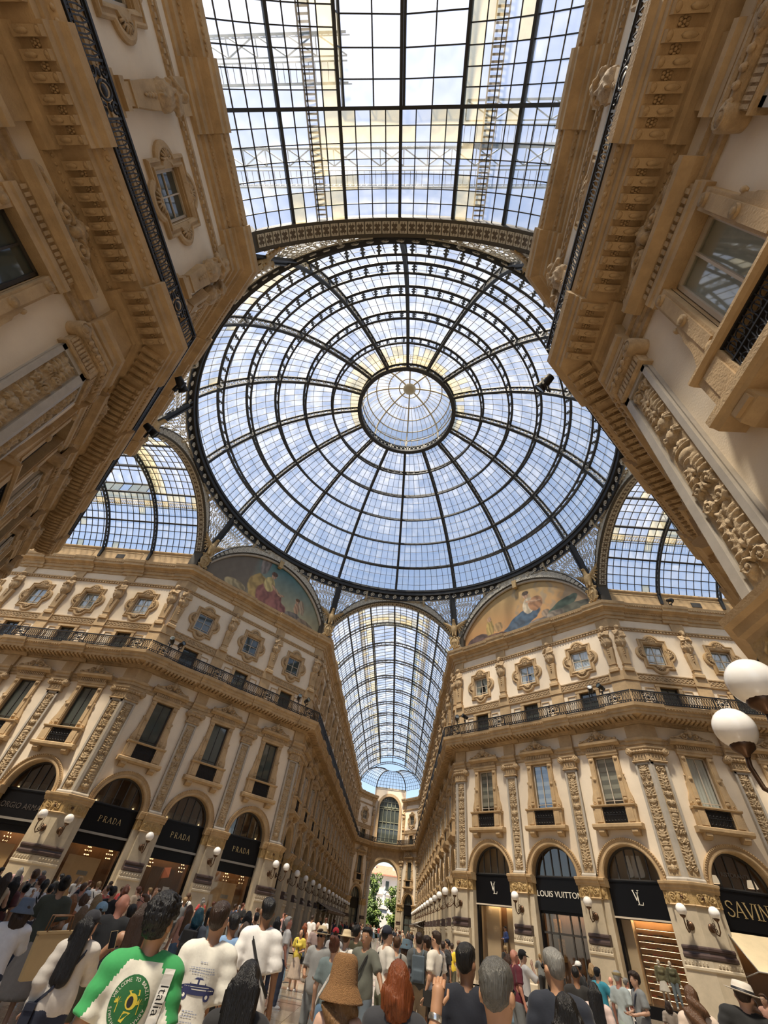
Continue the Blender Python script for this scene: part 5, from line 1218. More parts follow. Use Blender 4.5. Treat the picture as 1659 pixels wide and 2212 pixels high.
# awning of the restaurant
Fw, L, p, N, W = WALLS['wall_far_right_arm']; m = MB()
def awning(F, xc, hw, label, mt, drop, out, ztop, scallop, group=None):
    o = emp('shop_awning', mtx=F @ Matrix.Translation((xc, 0, 0)), label=label, cat='awning', group=group); m = MB(); n = 6
    for i in range(n): a, b = -hw + 2 * hw * i / n, -hw + 2 * hw * (i + 1) / n; m.add([(a, -.1, ztop), (b, -.1, ztop), (b, out, ztop - drop), (a, out, ztop - drop)], [(0, 1, 2, 3)])
    put(m.mesh('canopy', mt), 'canopy', o); m = MB(); m.tube([(-hw, out, ztop - drop), (hw, out, ztop - drop)], .03, 6)
    for s_ in (-1, 1): m.tube([(s_ * hw, .1, ztop - drop - .3), (s_ * hw, out, ztop - drop)], .025, 5); m.tube([(s_ * hw, 0, ztop), (s_ * hw, out, ztop - drop)], .025, 5)
    put(m.mesh('awning_frame', M_grey), 'awning_frame', o)
    if scallop:
        m = MB(); k = int(2 * hw / .3)
        for i in range(k): x = -hw + (i + .5) * 2 * hw / k; r = hw / k; m.poly([(x - r, ztop - drop)] + [(x + r * math.cos(t), ztop - drop - .18 - .12 * math.sin(t)) for t in np.linspace(math.pi, 0, 6)] + [(x + r, ztop - drop)], out - .01, out + .01)
        put(m.mesh('scalloped_valance', mt), 'scalloped_valance', o)
    return o
awning(Fw, .45 + 3.5 * p, 1.75, 'cream slanted awning of the restaurant under the gilt lettering', M_awn, 1.35, 1.6, 3.62, False)
for nm, side, ks in (('wall_far_arm_left', 'left', range(3, 8)), ('wall_far_arm_right', 'right', range(7, 11))):
    F, L, p, N, W = WALLS[nm]
    for k in ks:
        o = awning(F, .45 + (k + .5) * p, 2.5, f'{ORD[(12 - k if side == "left" else k) - (5 if side == "left" else 7)]} brown scalloped cafe awning from the octagon along the far arm {side} facade', M_bawn, .7, 1.9, 3.2, True, f'brown awnings of the far arm {side} facade')
        if side == 'right' and k == 8: sans('il Salotto', .7, o, Matrix.Translation((0, 1.2, 2.95)) @ Matrix.Rotation(math.pi, 4, 'Z') @ Matrix.Rotation(R(25), 4, 'X'), M_gilt)
# ------------------------------------------------------------------ globe lamps on the piers
m = MB(); m.lathe([(0, .43), (.06, .42), (.16, .4), (.18, .36), (.12, .34)], 14, (0, 0, 3.62), 0, 'y'); LPLATE = m.mesh('back_plate', M_bronze); m = MB(); m.lathe([(0, .45), (.07, .44), (.09, .38)], 10, (0, 0, 4.75), 0, 'y'); LHOOK = m.mesh('hook_plate', M_bronze)
m = MB(); m.tube([(0, .40, 3.62), (.0, .62, 3.42), (0, .85, 3.34), (0, 1.03, 3.48), (0, 1.07, 3.72), (0, 1.05, 3.86)], .03, 6); m.tube([(0, .42 + y, 3.62 + z) for y, z in spiral(.16, .12, .14, 1.3, 1, 3.4, 18)], .018, 4); m.tube([(0, .42, 4.75), (0, .66, 4.2), (0, .8, 3.42)], .012, 4)
m.tube([(0, .75 + y, 3.5 + z) for y, z in spiral(0, 0, .12, 1.3, -1, 3.9, 16)], .016, 4); LARM = m.mesh('scroll_arm', M_bronze)
m = MB(); m.lathe([(.03, 3.82), (.05, 3.86), (.13, 3.92), (.145, 3.98), (.13, 4.0)], 14, (0, 1.05, 0)); LCUP = m.mesh('globe_cup', M_bronze)
m = MB(); m.lathe([(.25 * math.sin(t), 4.18 - .25 * math.cos(t)) for t in np.linspace(.35, math.pi, 14)], 24, (0, 1.05, 0)); LGLOBE = m.mesh('globe', M_opal)
def wlamp(F, x, label, group=None):
    o = emp('wall_lamp', mtx=F @ Matrix.Translation((x, 0, 0)), label=label, cat='lamp', group=group)
    put(LPLATE, 'back_plate', o); put(LHOOK, 'hook_plate', o); put(LARM, 'scroll_arm', o); put(LCUP, 'globe_cup', o); put(LGLOBE, 'globe', o)
for nm in WALLS:
    F, L, p, N, W = WALLS[nm]; far = N > 6
    for i in range(N + 1):
        x = .36 if i == 0 else (L - .36 if i == N else .45 + i * p)
        if nm == 'wall_near_arm_right': t = 'large white globe lamp nearest, on the near right corner pier' if i == N else None
        elif nm == 'wall_near_right': t = 'lower of the two large white globe lamps on the near right corner pier' if i == 0 else None
        elif far: k = N - i if 'left' in nm else i; t = f'{ORD[min(k, 13)]} small white globe lamp from the octagon along the {W["label"]}'
        elif nm in ('wall_near_arm_left', 'wall_near_left'): t = None
        else:
            near0 = nm in ('wall_far_left_arm',); k = i if near0 else (i if nm == 'wall_far_left' else N - i)
            t = f'white globe wall lamp on the {ORD[k]} pier of the {W["label"]}'
        if t: wlamp(F, x, t, f'globe lamps of the {W["label"]}' if far else None)
# ------------------------------------------------------------------ spotlights on the balconies
m = MB(); m.lathe([(0, -.28), (.13, -.28), (.15, -.1), (.17, .2), (.19, .22), (.19, .28), (.15, .26)], 14, (0, 0, 0), 0, 'x'); SPB = m.mesh('lamp_body', M_iron); m = MB(); m.lathe([(0, .25), (.15, .25)], 14, (0, 0, 0), 0, 'x'); SPL = m.mesh('lens', M_pane)
m = MB(); m.box(-.03, .03, -.2, -.17, -.3, .05); m.box(-.03, .03, .17, .2, -.3, .05); m.box(-.03, .03, -.2, .2, -.34, -.3); m.box(-.04, .04, -.04, .04, -.5, -.3); SPY = m.mesh('yoke', M_iron)
def spot(wn, x, y, z, az, el, label):
    F = WALLS[wn][0]; o = emp('spotlight', mtx=F @ Matrix.Translation((x, y, z)) @ Matrix.Rotation(R(az), 4, 'Z'), label=label, cat='spotlight'); put(SPY, 'yoke', o); b = put(SPB, 'lamp_body', o, mtx=Matrix.Rotation(R(el), 4, 'Y')); put(SPL, 'lens', b)
for wn, x, az, t in (('wall_far_left', 15.0, 60, 'left of two black spotlights on the left balcony rail near the paired pier'), ('wall_far_left', 14.2, 110, 'right of two black spotlights on the left balcony rail near the paired pier'), ('wall_far_left', 2.1, 70, 'left of two black spotlights on the left balcony rail near the far arm'), ('wall_far_left', 1.2, 100, 'right of two black spotlights on the left balcony rail near the far arm'),
                     ('wall_far_right', 1.4, 70, 'right of two black spotlights on the right balcony rail near the paired pier'), ('wall_far_right', 2.2, 110, 'left of two black spotlights on the right balcony rail near the paired pier'), ('wall_far_right', 14.0, 60, 'right of two black spotlights on the right balcony rail near the far arm'), ('wall_far_right', 14.9, 130, 'left of two black spotlights on the right balcony rail near the far arm')):
    spot(wn, x, 1.23, 16.06, az, -20, t)
spot('wall_near_right', .1, 1.8, 14.75, 90, 30, 'black round spotlight on the near right balcony corner'); spot('wall_near_left', 14.6, 1.75, 15.0, 120, 20, 'black spotlight on the near left balcony edge beside its corner'); spot('wall_near_left', 11.6, 1.75, 15.0, 90, 20, 'black spotlight farther along the near left balcony edge'); spot('wall_far_right_arm', 4.2 * P5 - 5.4, .95, 23.72, 200, -20, 'black spotlight on the crown cornice of the right arm')
# ------------------------------------------------------------------ far end: three sided apse with the exit arch
YE = B_ + LF_; ED = (-3.85, 5.3); el = math.hypot(*ED); ed = (ED[0] / el, ED[1] / el)
wall('wall_end_right', (A_, YE), ed, 1, el - .9, 0, 0, 'right side of the far apse', 0); wall('wall_end_left', (-A_ + 3.85, YE + 5.3), (-3.85 / el, -5.3 / el), 1, el - .9, 0, 0, 'left side of the far apse', 0)
[shop(w_, 0, 'plain', f'plain dark shopfront in the {t_} arch of the far apse') for w_, t_ in (('wall_end_right', 'right'), ('wall_end_left', 'left'))]
F = wframe((3.4, YE + 5.3), (-1, 0)) @ Matrix.Translation((3.4, 0, 0)); W = emp('wall_end', mtx=F, kind='structure', label='far end wall with the exit arch and a great arched window', cat='wall')
def holed(hw, zs, z0, z1, W_, y0, y1):
    m = MB(); n = 24; a = arc(hw, n, zs)
    for i in range(n): (xa, za), (xb, zb) = a[i], a[i + 1]; m.add([(xa, y0, za), (xb, y0, zb), (xb, y0, z1), (xa, y0, z1)], [(0, 1, 2, 3)]); m.add([(xa, y0, za), (xb, y0, zb), (xb, y1, zb), (xa, y1, za)], [(0, 1, 2, 3)])
    for s_ in (-1, 1): m.add([(s_ * hw, y0, z0), (s_ * hw, y0, zs), (s_ * hw, y1, zs), (s_ * hw, y1, z0)], [(0, 1, 2, 3)]); m.add([(s_ * hw, y0, z0), (s_ * W_, y0, z0), (s_ * W_, y0, z1), (s_ * hw, y0, z1)], [(0, 1, 2, 3)])
    return m
put(holed(3.0, 9.1, 0, 14.6, 3.5, 0, -6).mesh('passage_wall', M_stone), 'passage_wall', W); put(holed(2.3, 21.2, 14.6, 25.2, 3.5, 0, -.6).mesh('upper_wall', M_plaster), 'upper_wall', W)
def band(r0, r1, zs, y, zb, nm, mt):
    m = MB(); n = 28; P = []
    for i in range(n + 1): c, s_ = math.cos(math.pi * i / n), math.sin(math.pi * i / n); P += [(r0 * c, 0, zs + r0 * s_), (r0 * c, y, zs + r0 * s_), (r1 * c, y, zs + r1 * s_), (r1 * c, 0, zs + r1 * s_)]
    m.add(P, [(4 * i + j, 4 * i + j + 1, 4 * i + j + 5, 4 * i + j + 4) for i in range(n) for j in range(3)])
    for s_ in (-1, 1): a, b = sorted((s_ * r0, s_ * r1)); m.box(a, b, 0, y, zb, zs)
    return put(m.mesh(nm, mt), nm, W)
band(3.0, 3.45, 9.1, .25, 8.6, 'archivolt', M_stone); band(2.3, 2.85, 21.2, .2, 14.8, 'window_surround', M_trim)
m = MB(); m.prof(P_BAL, -3.6, 3.6); put(m.mesh('balcony_cornice', M_stone), 'balcony_cornice', W); m = MB()
for s_ in (-1, 1): m.box(s_ * 3.2 - .22, s_ * 3.2 + .22, 0, .35, 0, 9.0)
put(m.mesh('jamb', M_marble), 'jamb', W)
rl = emp('balcony_railing', mtx=F, label='black railing in front of the great arched end window', cat='railing'); m = MB(); m.box(-3.5, 3.5, 1.05, 1.15, 15.44, 15.52); m.box(-3.5, 3.5, 1.05, 1.15, 14.66, 14.74); put(m.mesh('top_rail', M_iron), 'top_rail', rl); put(m_balusters(6.9), 'balusters', rl, (0, 1.1, 0))
wn_ = emp('window_end', mtx=F, kind='structure', label='great arched end window with green grey bars', cat='window'); M_ggrey = mat('green_grey_frame', (.26, .27, .19), .5); m = MB()
for x in (-1.35, -.45, .45, 1.35): m.box(x - .05, x + .05, -.4, -.25, 14.6, 21.2 + math.sqrt(2.3 ** 2 - x * x))
for z in (15.0, 17.4, 18.6, 21.2, 22.4): m.box(-2.3, 2.3, -.4, -.25, z - .07, z + .07)
m.box(-2.3, 2.3, -.42, -.25, 21.0, 21.5); put(m.mesh('window_bars', M_ggrey), 'window_bars', wn_); m = MB(); a = arc(2.3, 24, 21.2); m.add([(x, -.35, z) for x, z in a] + [(-2.3, -.35, 14.6), (2.3, -.35, 14.6)], [tuple(range(27))]); put(m.mesh('pane', M_pane), 'pane', wn_)
# glazed half dome of the apse
AP = emp('ceiling', kind='structure', label='glazed half dome over the far apse', cat='vault'); YV = B_ + 5.15 + 13 * 5.25
poly = [Vector((7.1, YE - .5, 0)), Vector((7.1, YE, 0)), Vector((3.5, YE + 5.2, 0)), Vector((-3.5, YE + 5.2, 0)), Vector((-7.1, YE, 0)), Vector((-7.1, YE - .5, 0))]
def ap(i, f, e):
    p = poly[i].lerp(poly[i + 1], f); c = Vector((0, YV, 0)); k = math.cos(e); q = c + (p - c) * (.25 + .75 * k); return Vector((q.x, q.y, 25.0 + 3.7 * math.sin(e)))
mb_, mr_ = MB(), MB(); g = MB()
for i, n in ((1, 8), (2, 9), (3, 8)):
    for a in range(n + 1):
        for j in range(8):
            e0, e1 = math.pi / 2 * j / 8, math.pi / 2 * (j + 1) / 8; (mr_ if a in (0, n) else mb_).bar(ap(i, a / n, e0), ap(i, a / n, e1), .2 if a in (0, n) else .05, .2 if a in (0, n) else .05)
            if a < n: mb_.bar(ap(i, a / n, e0), ap(i, (a + 1) / n, e0), .05, .05); g.add([ap(i, a / n, e0), ap(i, (a + 1) / n, e0), ap(i, (a + 1) / n, e1), ap(i, a / n, e1)], [(0, 1, 2, 3)])
put(mr_.mesh('apse_ribs', M_roofiron), 'apse_ribs', AP); put(mb_.mesh('glazing_bars', M_roofiron), 'glazing_bars', AP, kind='stuff'); put(g.mesh('glazing', M_milk), 'glazing', AP, kind='stuff')
# ------------------------------------------------------------------ the square beyond the exit arch
m = MB(); m.box(-60, 60, YE + 12, 330, -.02, .0); put(m.mesh('ground', mat('square_paving', (.5, .47, .42), .8, .15, .4)), 'ground', kind='structure', label='pale paving of the square beyond the exit arch', cat='ground')
Fb = Matrix.Translation((-2, 170, 0)); bl = emp('building', mtx=Fb, label='white palazzo with a red tiled roof beyond the exit arch', cat='building'); M_bw = mat('white_stucco', (.66, .58, .50), .8, .1, .3)
m = MB(); m.box(-16, 16, 0, 14, 0, 14.2); m.box(-16.4, 16.4, -.5, 14, 14.0, 14.5); m.box(-16.2, 16.2, -.3, 0, 9.6, 9.9); m.box(-16.2, 16.2, -.3, 0, 5.0, 5.4); put(m.mesh('facade', M_bw), 'facade', bl)
m = MB(); m.prof([(-1.2, 14.5), (14, 14.5), (14, 14.8), (6, 17.6), (-1.2, 14.8)], -17, 17); put(m.mesh('tiled_roof', mat('red_roof_tiles', (.46, .21, .13), .8, .25, 1.5)), 'tiled_roof', bl)
m = MB(); m.box(-.8, .8, -.12, .02, 0, 3.0, 1); m.box(-.6, .6, -.14, -.1, .15, 2.8)
bw = m.mesh('building_window', M_pane, M_bw)
for x in range(-14, 15, 4):
    for z in (1.2, 6.0, 10.4): put(bw, 'building_window', bl, (x, 0, z))
m = MB(); [m.box(x - .5, x + .5, 3, 4, 15.5, 18.4) for x in (-9, -3, 4, 10)]; put(m.mesh('chimneys', M_bw), 'chimneys', bl)
def statue(X, Y, Z):
    d = capsule(X, Y, Z, (0, 0, 0), (0, 0, 1.5), .42, .34); d = smin(d, ell(X, Y, Z, (0, 0, 1.9), (.45, .3, .5)), .1); d = smin(d, capsule(X, Y, Z, (0, 0, 2.3), (0, .02, 2.55), .12, .1), .06); d = smin(d, ell(X, Y, Z, (0, -.05, 2.75), (.2, .23, .27)), .05); d = smin(d, ell(X, Y, Z, (0, -.2, 2.5), (.14, .12, .25)), .05)
    for s_ in (-1, 1): d = smin(d, capsule(X, Y, Z, (s_ * .45, 0, 2.15), (s_ * .1, -.32, 1.65), .13, .1), .05)
    return d + .012 * np.sin(np.arctan2(X, Y) * 14)
V, F_ = surfnet(statue, (-.8, -.7, -.5), (.8, .6, 3.1), .07); st = emp('statue', loc=(-.2, 134, 0), label='white marble statue of a cloaked figure on a pedestal between the trees', cat='statue'); M_wm = mat('white_marble', (.70, .66, .60), .5, .1, 1)
put(npmesh('marble_figure', V * 1.15, F_, M_wm), 'marble_figure', st, (0, 0, 6.4)); m = MB(); m.box(-1.1, 1.1, -1.1, 1.1, 0, 5.4); m.box(-1.4, 1.4, -1.4, 1.4, 5.2, 5.6); m.box(-1.5, 1.5, -1.5, 1.5, 0, 1); m.box(-.8, .8, -.8, .8, 5.6, 6.0); put(m.mesh('pedestal', M_wm), 'pedestal', st)
M_leafs = [mat('leaf_%d' % i, c, .6, .3, 3.0) for i, c in enumerate(((.10, .16, .025), (.16, .23, .04), (.06, .105, .02)))]
def tree(x, y, h, rw, label, seed):
    q = random.Random(seed); o = emp('tree', loc=(x, y, 0), label=label, cat='tree'); m = MB(); m.tube([(0, 0, 0), (.1, 0, h * .3), (0, .1, h * .6)], .25, 8, rs=[.32, .25, .12])
    for i in range(6): a = q.uniform(0, 6.28); m.tube([(0, 0, h * .35), (rw * .5 * math.cos(a), rw * .5 * math.sin(a), h * .62)], .08, 5)
    put(m.mesh('trunk', mat('bark', (.12, .08, .05), .9)), 'trunk', o); L_ = [MB(), MB(), MB()]
    cl = [(q.gauss(0, .45) * rw, q.gauss(0, .45) * rw, h * q.uniform(.2, .97)) for _ in range(46)]
    for cx, cy, cz in cl:
        r = q.uniform(.5, 1.0) * (1.25 - .6 * abs(cz / h - .55)); k = q.randrange(3)
        for _ in range(95):
            v = Vector((q.gauss(0, 1), q.gauss(0, 1), q.gauss(0, 1))).normalized() * r * q.uniform(.6, 1.05); p = Vector((cx, cy, cz)) + v; u = Vector((q.gauss(0, 1), q.gauss(0, 1), q.gauss(0, .6))).normalized(); w2 = u.orthogonal() * .14; L_[(k + (v.z > 0)) % 3].add([p - u * .2, p + w2, p + u * .2, p - w2], [(0, 1, 2, 3)])
    for i in range(3): put(L_[i].mesh('foliage', M_leafs[i]), 'foliage', o, kind='stuff')
tree(-3.4, 122, 11.5, 2.6, 'tall green tree left of the statue beyond the exit arch', 1); tree(-2.3, 104, 5.4, 1.3, 'low bushy green tree in front of the left tree beyond the exit arch', 5); tree(3.4, 121, 9.2, 2.3, 'green tree right of the statue beyond the exit arch', 2)
# ------------------------------------------------------------------ marble floor slabs and inlays
q = random.Random(4); FM = [mat('slab_%d' % i, c, .16, .3, 1.6, spec=.55) for i, c in enumerate(((.46, .38, .28), (.34, .28, .21), (.40, .25, .17), (.22, .20, .18)))]
FL_ = bpy.data.objects['floor']; m = MB(); m.box(-.745, .745, -.745, .745, -.012, 0); SLAB = m.mesh('slab', FM[0])
for i in range(12):
    for j in range(24):
        x, y = -8.25 + 1.5 * i, -21.5 + 1.5 * j; k = 3 if (i in (0, 11)) else (1 if (i + j) % 2 else 0); k = 2 if (i % 4 == 1 and j % 4 == 2) else k
        put(SLAB, 'slab', FL_, (x, y, 0), mats=[FM[k]])
m = MB()
for i in range(26):
    for j in range(60):
        if abs(i - 12.5) < 6.2 and j < 14: continue
        x, y = -37.5 + 3 * i, -34 + 3 * j
        if -9 < x < 9 and -22.3 < y < 13.6: continue
        m.box(x - 1.49, x + 1.49, y - 1.49, y + 1.49, -.012, 0)
put(m.mesh('outer_slabs', FM[1]), 'outer_slabs', FL_, kind='stuff')
def inlay(r0, r1, x, y, mt, n=64):
    m = MB(); P = [(x + rr * math.cos(2 * math.pi * i / n), y + rr * math.sin(2 * math.pi * i / n), .004) for i in range(n) for rr in (r0, r1)]; m.add(P, [(2 * i, 2 * i + 1, (2 * i + 3) % (2 * n), (2 * i + 2) % (2 * n)) for i in range(n)]); put(m.mesh('inlay_ring', mt), 'inlay_ring', FL_)
for r0, r1, k in ((5.6, 6.1, 2), (4.9, 5.1, 3), (3.0, 3.5, 2)): inlay(r0, r1, 0, 0, FM[k])
for x, y in ((-2.2, -6.5), (2.6, -9.5), (-1.0, -12.5)): inlay(.8, 1.0, x, y, FM[2], 40); inlay(.3, .45, x, y, FM[3], 24)
# ------------------------------------------------------------------ people
CAMP = Vector((2.294, -23.537, 1.75)); CM = cam.rotation_euler.to_matrix()
def pray(x, y): return CM @ Vector(((x - 829.5) / 883.656, -(y - 1106) / 883.656, -1.0))
def at(px, py, D): d = pray(px, py); h = math.hypot(d.x, d.y); return CAMP.x + d.x / h * D, CAMP.y + d.y / h * D, CAMP.z + d.z / h * D, math.atan2(d.y, d.x)
def dist_for(px, py, w, real=.168):
    d = pray(px, py); h = math.hypot(d.x, d.y); lo = 10.0; P = CAMP + d / h * lo; t = Vector((d.y, -d.x, 0)).normalized() * real / 2
    def pj(Q): q = CM.transposed() @ (Q - CAMP); return Vector((829.5 + 883.656 * q.x / -q.z, 1106 - 883.656 * q.y / -q.z))
    return lo * (pj(P + t) - pj(P - t)).length / w
ARM = {'down': ((.25, -.03, 1.15), (.27, .05, .90)), 'swing': ((.25, -.13, 1.17), (.28, -.06, .93)), 'phone': ((.24, .17, 1.20), (.09, .36, 1.42)), 'bent': ((.26, -.02, 1.16), (.15, .23, 1.10)), 'hip': ((.40, -.06, 1.2), (.22, .02, 1.03)),
       'up': ((.27, .06, 1.68), (.30, .10, 1.93)), 'face': ((.30, .20, 1.26), (.12, .20, 1.50)), 'out': ((.36, .08, 1.19), (.50, .20, 1.02)), 'chest': ((.27, .08, 1.18), (.02, .22, 1.28)), 'side': ((.36, -.02, 1.30), (.33, .05, 1.55))}
LEG = {'stand': (((.10, .02, .49), (.12, -.01, .09)), ((-.10, .02, .49), (-.12, -.01, .09))), 'walk': (((.09, .12, .50), (.10, .16, .09)), ((-.09, .02, .49), (-.10, -.24, .13))), 'ease': (((.11, .03, .49), (.15, .04, .09)), ((-.09, .0, .49), (-.10, -.02, .09)))}
NECK = Vector((0, -.01, 1.50))
def headM(yaw, pitch): return Matrix.Translation(NECK) @ Matrix.Rotation(R(yaw), 4, 'Z') @ Matrix.Rotation(R(pitch), 4, 'X') @ Matrix.Translation(-NECK)
def arms(la, ra):
    L = [Vector((-p[0], p[1], p[2])) for p in ARM[la]]; Rr = [Vector(p) for p in ARM[ra]]; return ((Vector((-.18, 0, 1.425)), *L), (Vector((.18, 0, 1.425)), *Rr))
@cached
def body(la, ra, leg, yaw, pitch, h, fem):
    inv = np.array(headM(yaw, pitch).inverted())
    sw = .93 if fem else 1.0
    def f(X, Y, Z):
        q = [inv[i, 0] * X + inv[i, 1] * Y + inv[i, 2] * Z + inv[i, 3] for i in range(3)]; x, y, z = q
        d = ell(x, y, z, (0, .012, 1.655), (.078, .098, .108)); d = smin(d, ell(x, y, z, (0, .035, 1.585), (.056, .066, .062)), .035)
        d = smin(d, ell(x, y, z, (0, .112, 1.625), (.015, .022, .024)), .018); d = smin(d, ell(x, y, z, (0, .095, 1.69), (.055, .018, .014)), .025)
        d = smin(d, ell(x, y, z, (0, .098, 1.585), (.024, .012, .012)), .012)
        for s_ in (-1, 1): d = smin(d, ell(x, y, z, (s_ * .086, -.008, 1.64), (.016, .026, .036)), .008); d = smax(d, -ell(x, y, z, (s_ * .034, .112, 1.66), (.018, .018, .012)), .012)
        d = smin(d, capsule(X, Y, Z, (0, -.02, 1.42), (0, .0, 1.58), .058, .052), .03)
        t = capsule(X, Y * 1.5, Z, (0, 0, 1.00), (0, 0, 1.34), .125 * sw, .15 * sw); t = smin(t, capsule(X, Y, Z, (-.15 * sw, -.01, 1.42), (.15 * sw, -.01, 1.42), .06, .06), .06); t = smin(t, ell(X, Y, Z, (0, 0, .95), (.155, .105, .13)), .06); d = smin(d, t, .04)
        for (s_, e, w_) in arms(la, ra):
            s_ = s_ * 1.0; s_.x *= sw; d = smin(d, capsule(X, Y, Z, s_, e, .052, .042), .03); d = smin(d, capsule(X, Y, Z, e, w_, .042, .029), .02); g = (w_ - e).normalized(); d = smin(d, capsule(X, Y, Z, w_, w_ + g * .07, .03, .036), .015)
        for i, (k, a) in enumerate(LEG[leg]):
            s_ = 1 if i == 0 else -1; d = smin(d, capsule(X, Y, Z, (s_ * .09, 0, .92), k, .088, .056), .03); d = smin(d, capsule(X, Y, Z, k, a, .058, .036), .03); d = smin(d, capsule(X, Y, Z, (a[0], a[1] - .03, a[2] - .03), (a[0] + s_ * .02, a[1] + .15, a[2] - .05), .036, .03), .03)
        return d
    V, F = surfnet(f, (-.62, -.36, 0), (.62, .52, 2.06 if 'up' in (la, ra) else 1.82), h); m = MB()
    for j, (s_, e, w_) in enumerate(arms(la, ra)):   # four fingers and a thumb, rooted in the palm
        g = (w_ - e).normalized(); sd = g.cross(Vector((0, 1, 0))) if abs(g.y) < .85 else g.cross(Vector((0, 0, 1))); sd.normalize(); nn = sd.cross(g); c = 1 if j else -1; nn = nn if nn.dot(Vector((-c, .3, 0))) > 0 else -nn
        for k in range(4):
            L = (.062, .075, .07, .055)[k]; b = w_ + g * .085 + sd * (k - 1.5) * .017; (m.tube([b, b + g * L * .45 + nn * .006, b + g * L * .8 + nn * .025, b + g * L * .85 + nn * .045], .0085, 5, rs=[.0095, .009, .008, .006]) if (la, ra)[j] != 'side' else m.tube([b, b + g * L * .5 + nn * .008, b + g * L * .62 + nn * .036, b + g * L * .3 + nn * .052, b + nn * .04], .011, 6, rs=[.0115, .0115, .0105, .0095, .008]))
        b = w_ + g * .03 + sd * -.03; m.tube([b, b + g * .035 - sd * .025 + nn * .012, b + g * .065 - sd * .022 + nn * .03], .01, 5, rs=[.012, .01, .008])
    n = len(V); V2 = np.array(m.v) if m.v else np.zeros((0, 3)); F4 = [f if len(f) == 4 else None for f in m.f]; F4 = np.array([f for f in F4 if f]) + n
    return npmesh('body', np.concatenate([V, V2]), np.concatenate([F, F4]), mat('skin_a', (.5, .3, .2)))
def torso(X, Y, Z, fit, fem, hem):
    sw = .94 if fem else 1.0; wr = .005 * np.sin(22 * (Z + .5 * np.abs(X)) + 4 * np.sin(3 * X)) * np.clip((1.35 - Z) * 3, 0, 1) + .0035 * np.sin(Z * 30 + X * 14 + 2 * np.sin(X * 9)) + .004 * np.sin(X * 34 + 3 * np.sin(Z * 6))
    t = capsule(X, Y * 1.42, Z, (0, 0, hem + .1), (0, 0, 1.33), (.155 if not fem else .14) + fit, .168 * sw + fit * .6); t = smin(t, capsule(X, Y * 1.1, Z, (-.15 * sw, -.01, 1.425), (.15 * sw, -.01, 1.425), .075, .075), .07)
    t = smin(t, np.minimum(capsule(X, Y, Z, (0, -.02, 1.475), (.15 * sw, -.01, 1.43), .062, .07), capsule(X, Y, Z, (0, -.02, 1.475), (-.15 * sw, -.01, 1.43), .062, .07)), .03); t = smin(t, ell(X, Y, Z, (0, .0, hem + .12), (.17 + fit, .115 + fit, .2)), .08)
    if fem: t = smin(t, capsule(X, Y, Z, (-.07, .1, 1.27), (.07, .1, 1.27), .065, .065), .05)
    return t + wr
@cached
def topm(style, la, ra, fit, fem, h):
    hem = {'tee': .86, 'long': .88, 'tank': .92, 'dress': .8, 'bare': .95, 'over': .72, 'raglan': .86, 'vest': .9}[style]
    def f(X, Y, Z):
        d = torso(X, Y, Z, fit, fem, hem)
        if style in ('tee', 'long', 'over', 'raglan', 'dress'):
            for (s_, e, w_) in arms(la, ra):
                k = 1.0 if style in ('long',) else (.98 if style == 'over' else .78); en = s_.lerp(e, k); d = smin(d, capsule(X, Y, Z, s_, en, .08, .072 + fit * .8) + .004 * np.sin(Z * 60), .035)
                if style == 'long': d = smin(d, capsule(X, Y, Z, e, e.lerp(w_, .92), .062, .048) + .005 * np.sin(Z * 70), .03)
                else: g = (e - s_).normalized(); pl = (X - en.x) * g.x + (Y - en.y) * g.y + (Z - en.z) * g.z; near = np.sqrt((X - en.x) ** 2 + (Y - en.y) ** 2 + (Z - en.z) ** 2) - .17; d = np.maximum(d, -np.maximum(-pl, near))
        d = np.maximum(d, hem - Z); d = smax(d, -capsule(X, Y, Z, (0, 0, 1.47), (0, .03, 1.7), .068, .09), .015)
        if style == 'bare': d = np.maximum(d, Z - 1.30)
        if style in ('tank', 'vest'): d = smax(d, -np.minimum(capsule(X, Y, Z, (-.23, 0, 1.32), (-.26, 0, 1.6), .065, .1), capsule(X, Y, Z, (.23, 0, 1.32), (.26, 0, 1.6), .065, .1)), .02)
        return d
    V, F = surfnet(f, (-.6, -.3, hem - .04), (.6, .5, 1.98 if 'up' in (la, ra) else 1.6), h)
    if style == 'raglan':
        c = V[F].mean(1); mi = (np.abs(c[:, 0]) > .085 + np.clip(1.5 - c[:, 2], 0, 1) * .60) & (c[:, 2] > 1.05) | (c[:, 2] > 1.475); return npmesh('shirt', V, F, MATS['skin_a'], MATS['skin_a'], mi=mi.astype(int))
    return npmesh('shirt', V, F, MATS['skin_a'])
@cached
def botm(style, leg, fem, h):
    def f(X, Y, Z):
        d = ell(X, Y, Z, (0, -.01, .95), (.172, .125, .15))
        if style in ('pants', 'shorts', 'wide'):
            for i, (k, a) in enumerate(LEG[leg]):
                s_ = 1 if i == 0 else -1; w_ = .03 if style == 'wide' else 0; d = smin(d, capsule(X, Y, Z, (s_ * .09, -.005, .9), k, .108, .078 + w_), .03); d = smin(d, capsule(X, Y, Z, k, (a[0], a[1], .08), .078 + w_, .062 + w_ * 1.5) + .005 * np.sin(Z * 55), .03)
            return np.maximum(d, ((.47 if style == 'shorts' else .06) - Z))
        hem = {'skirt': .32, 'mini': .56}[style]; an = np.arctan2(X, Y); r = .15 + (.98 - Z) * (.22 if style == 'skirt' else .3) + .012 * np.sin(an * 22) * np.clip((1 - Z) * 2, 0, 1); d2 = np.sqrt(X ** 2 + (Y * 1.2) ** 2) - r; return np.maximum(np.maximum(d2, hem - Z), Z - 1.06)
    V, F = surfnet(f, (-.42, -.42, .02), (.42, .42, 1.14), h); return npmesh('trousers' if style in ('pants', 'wide') else style, V, F, MATS['skin_a'])
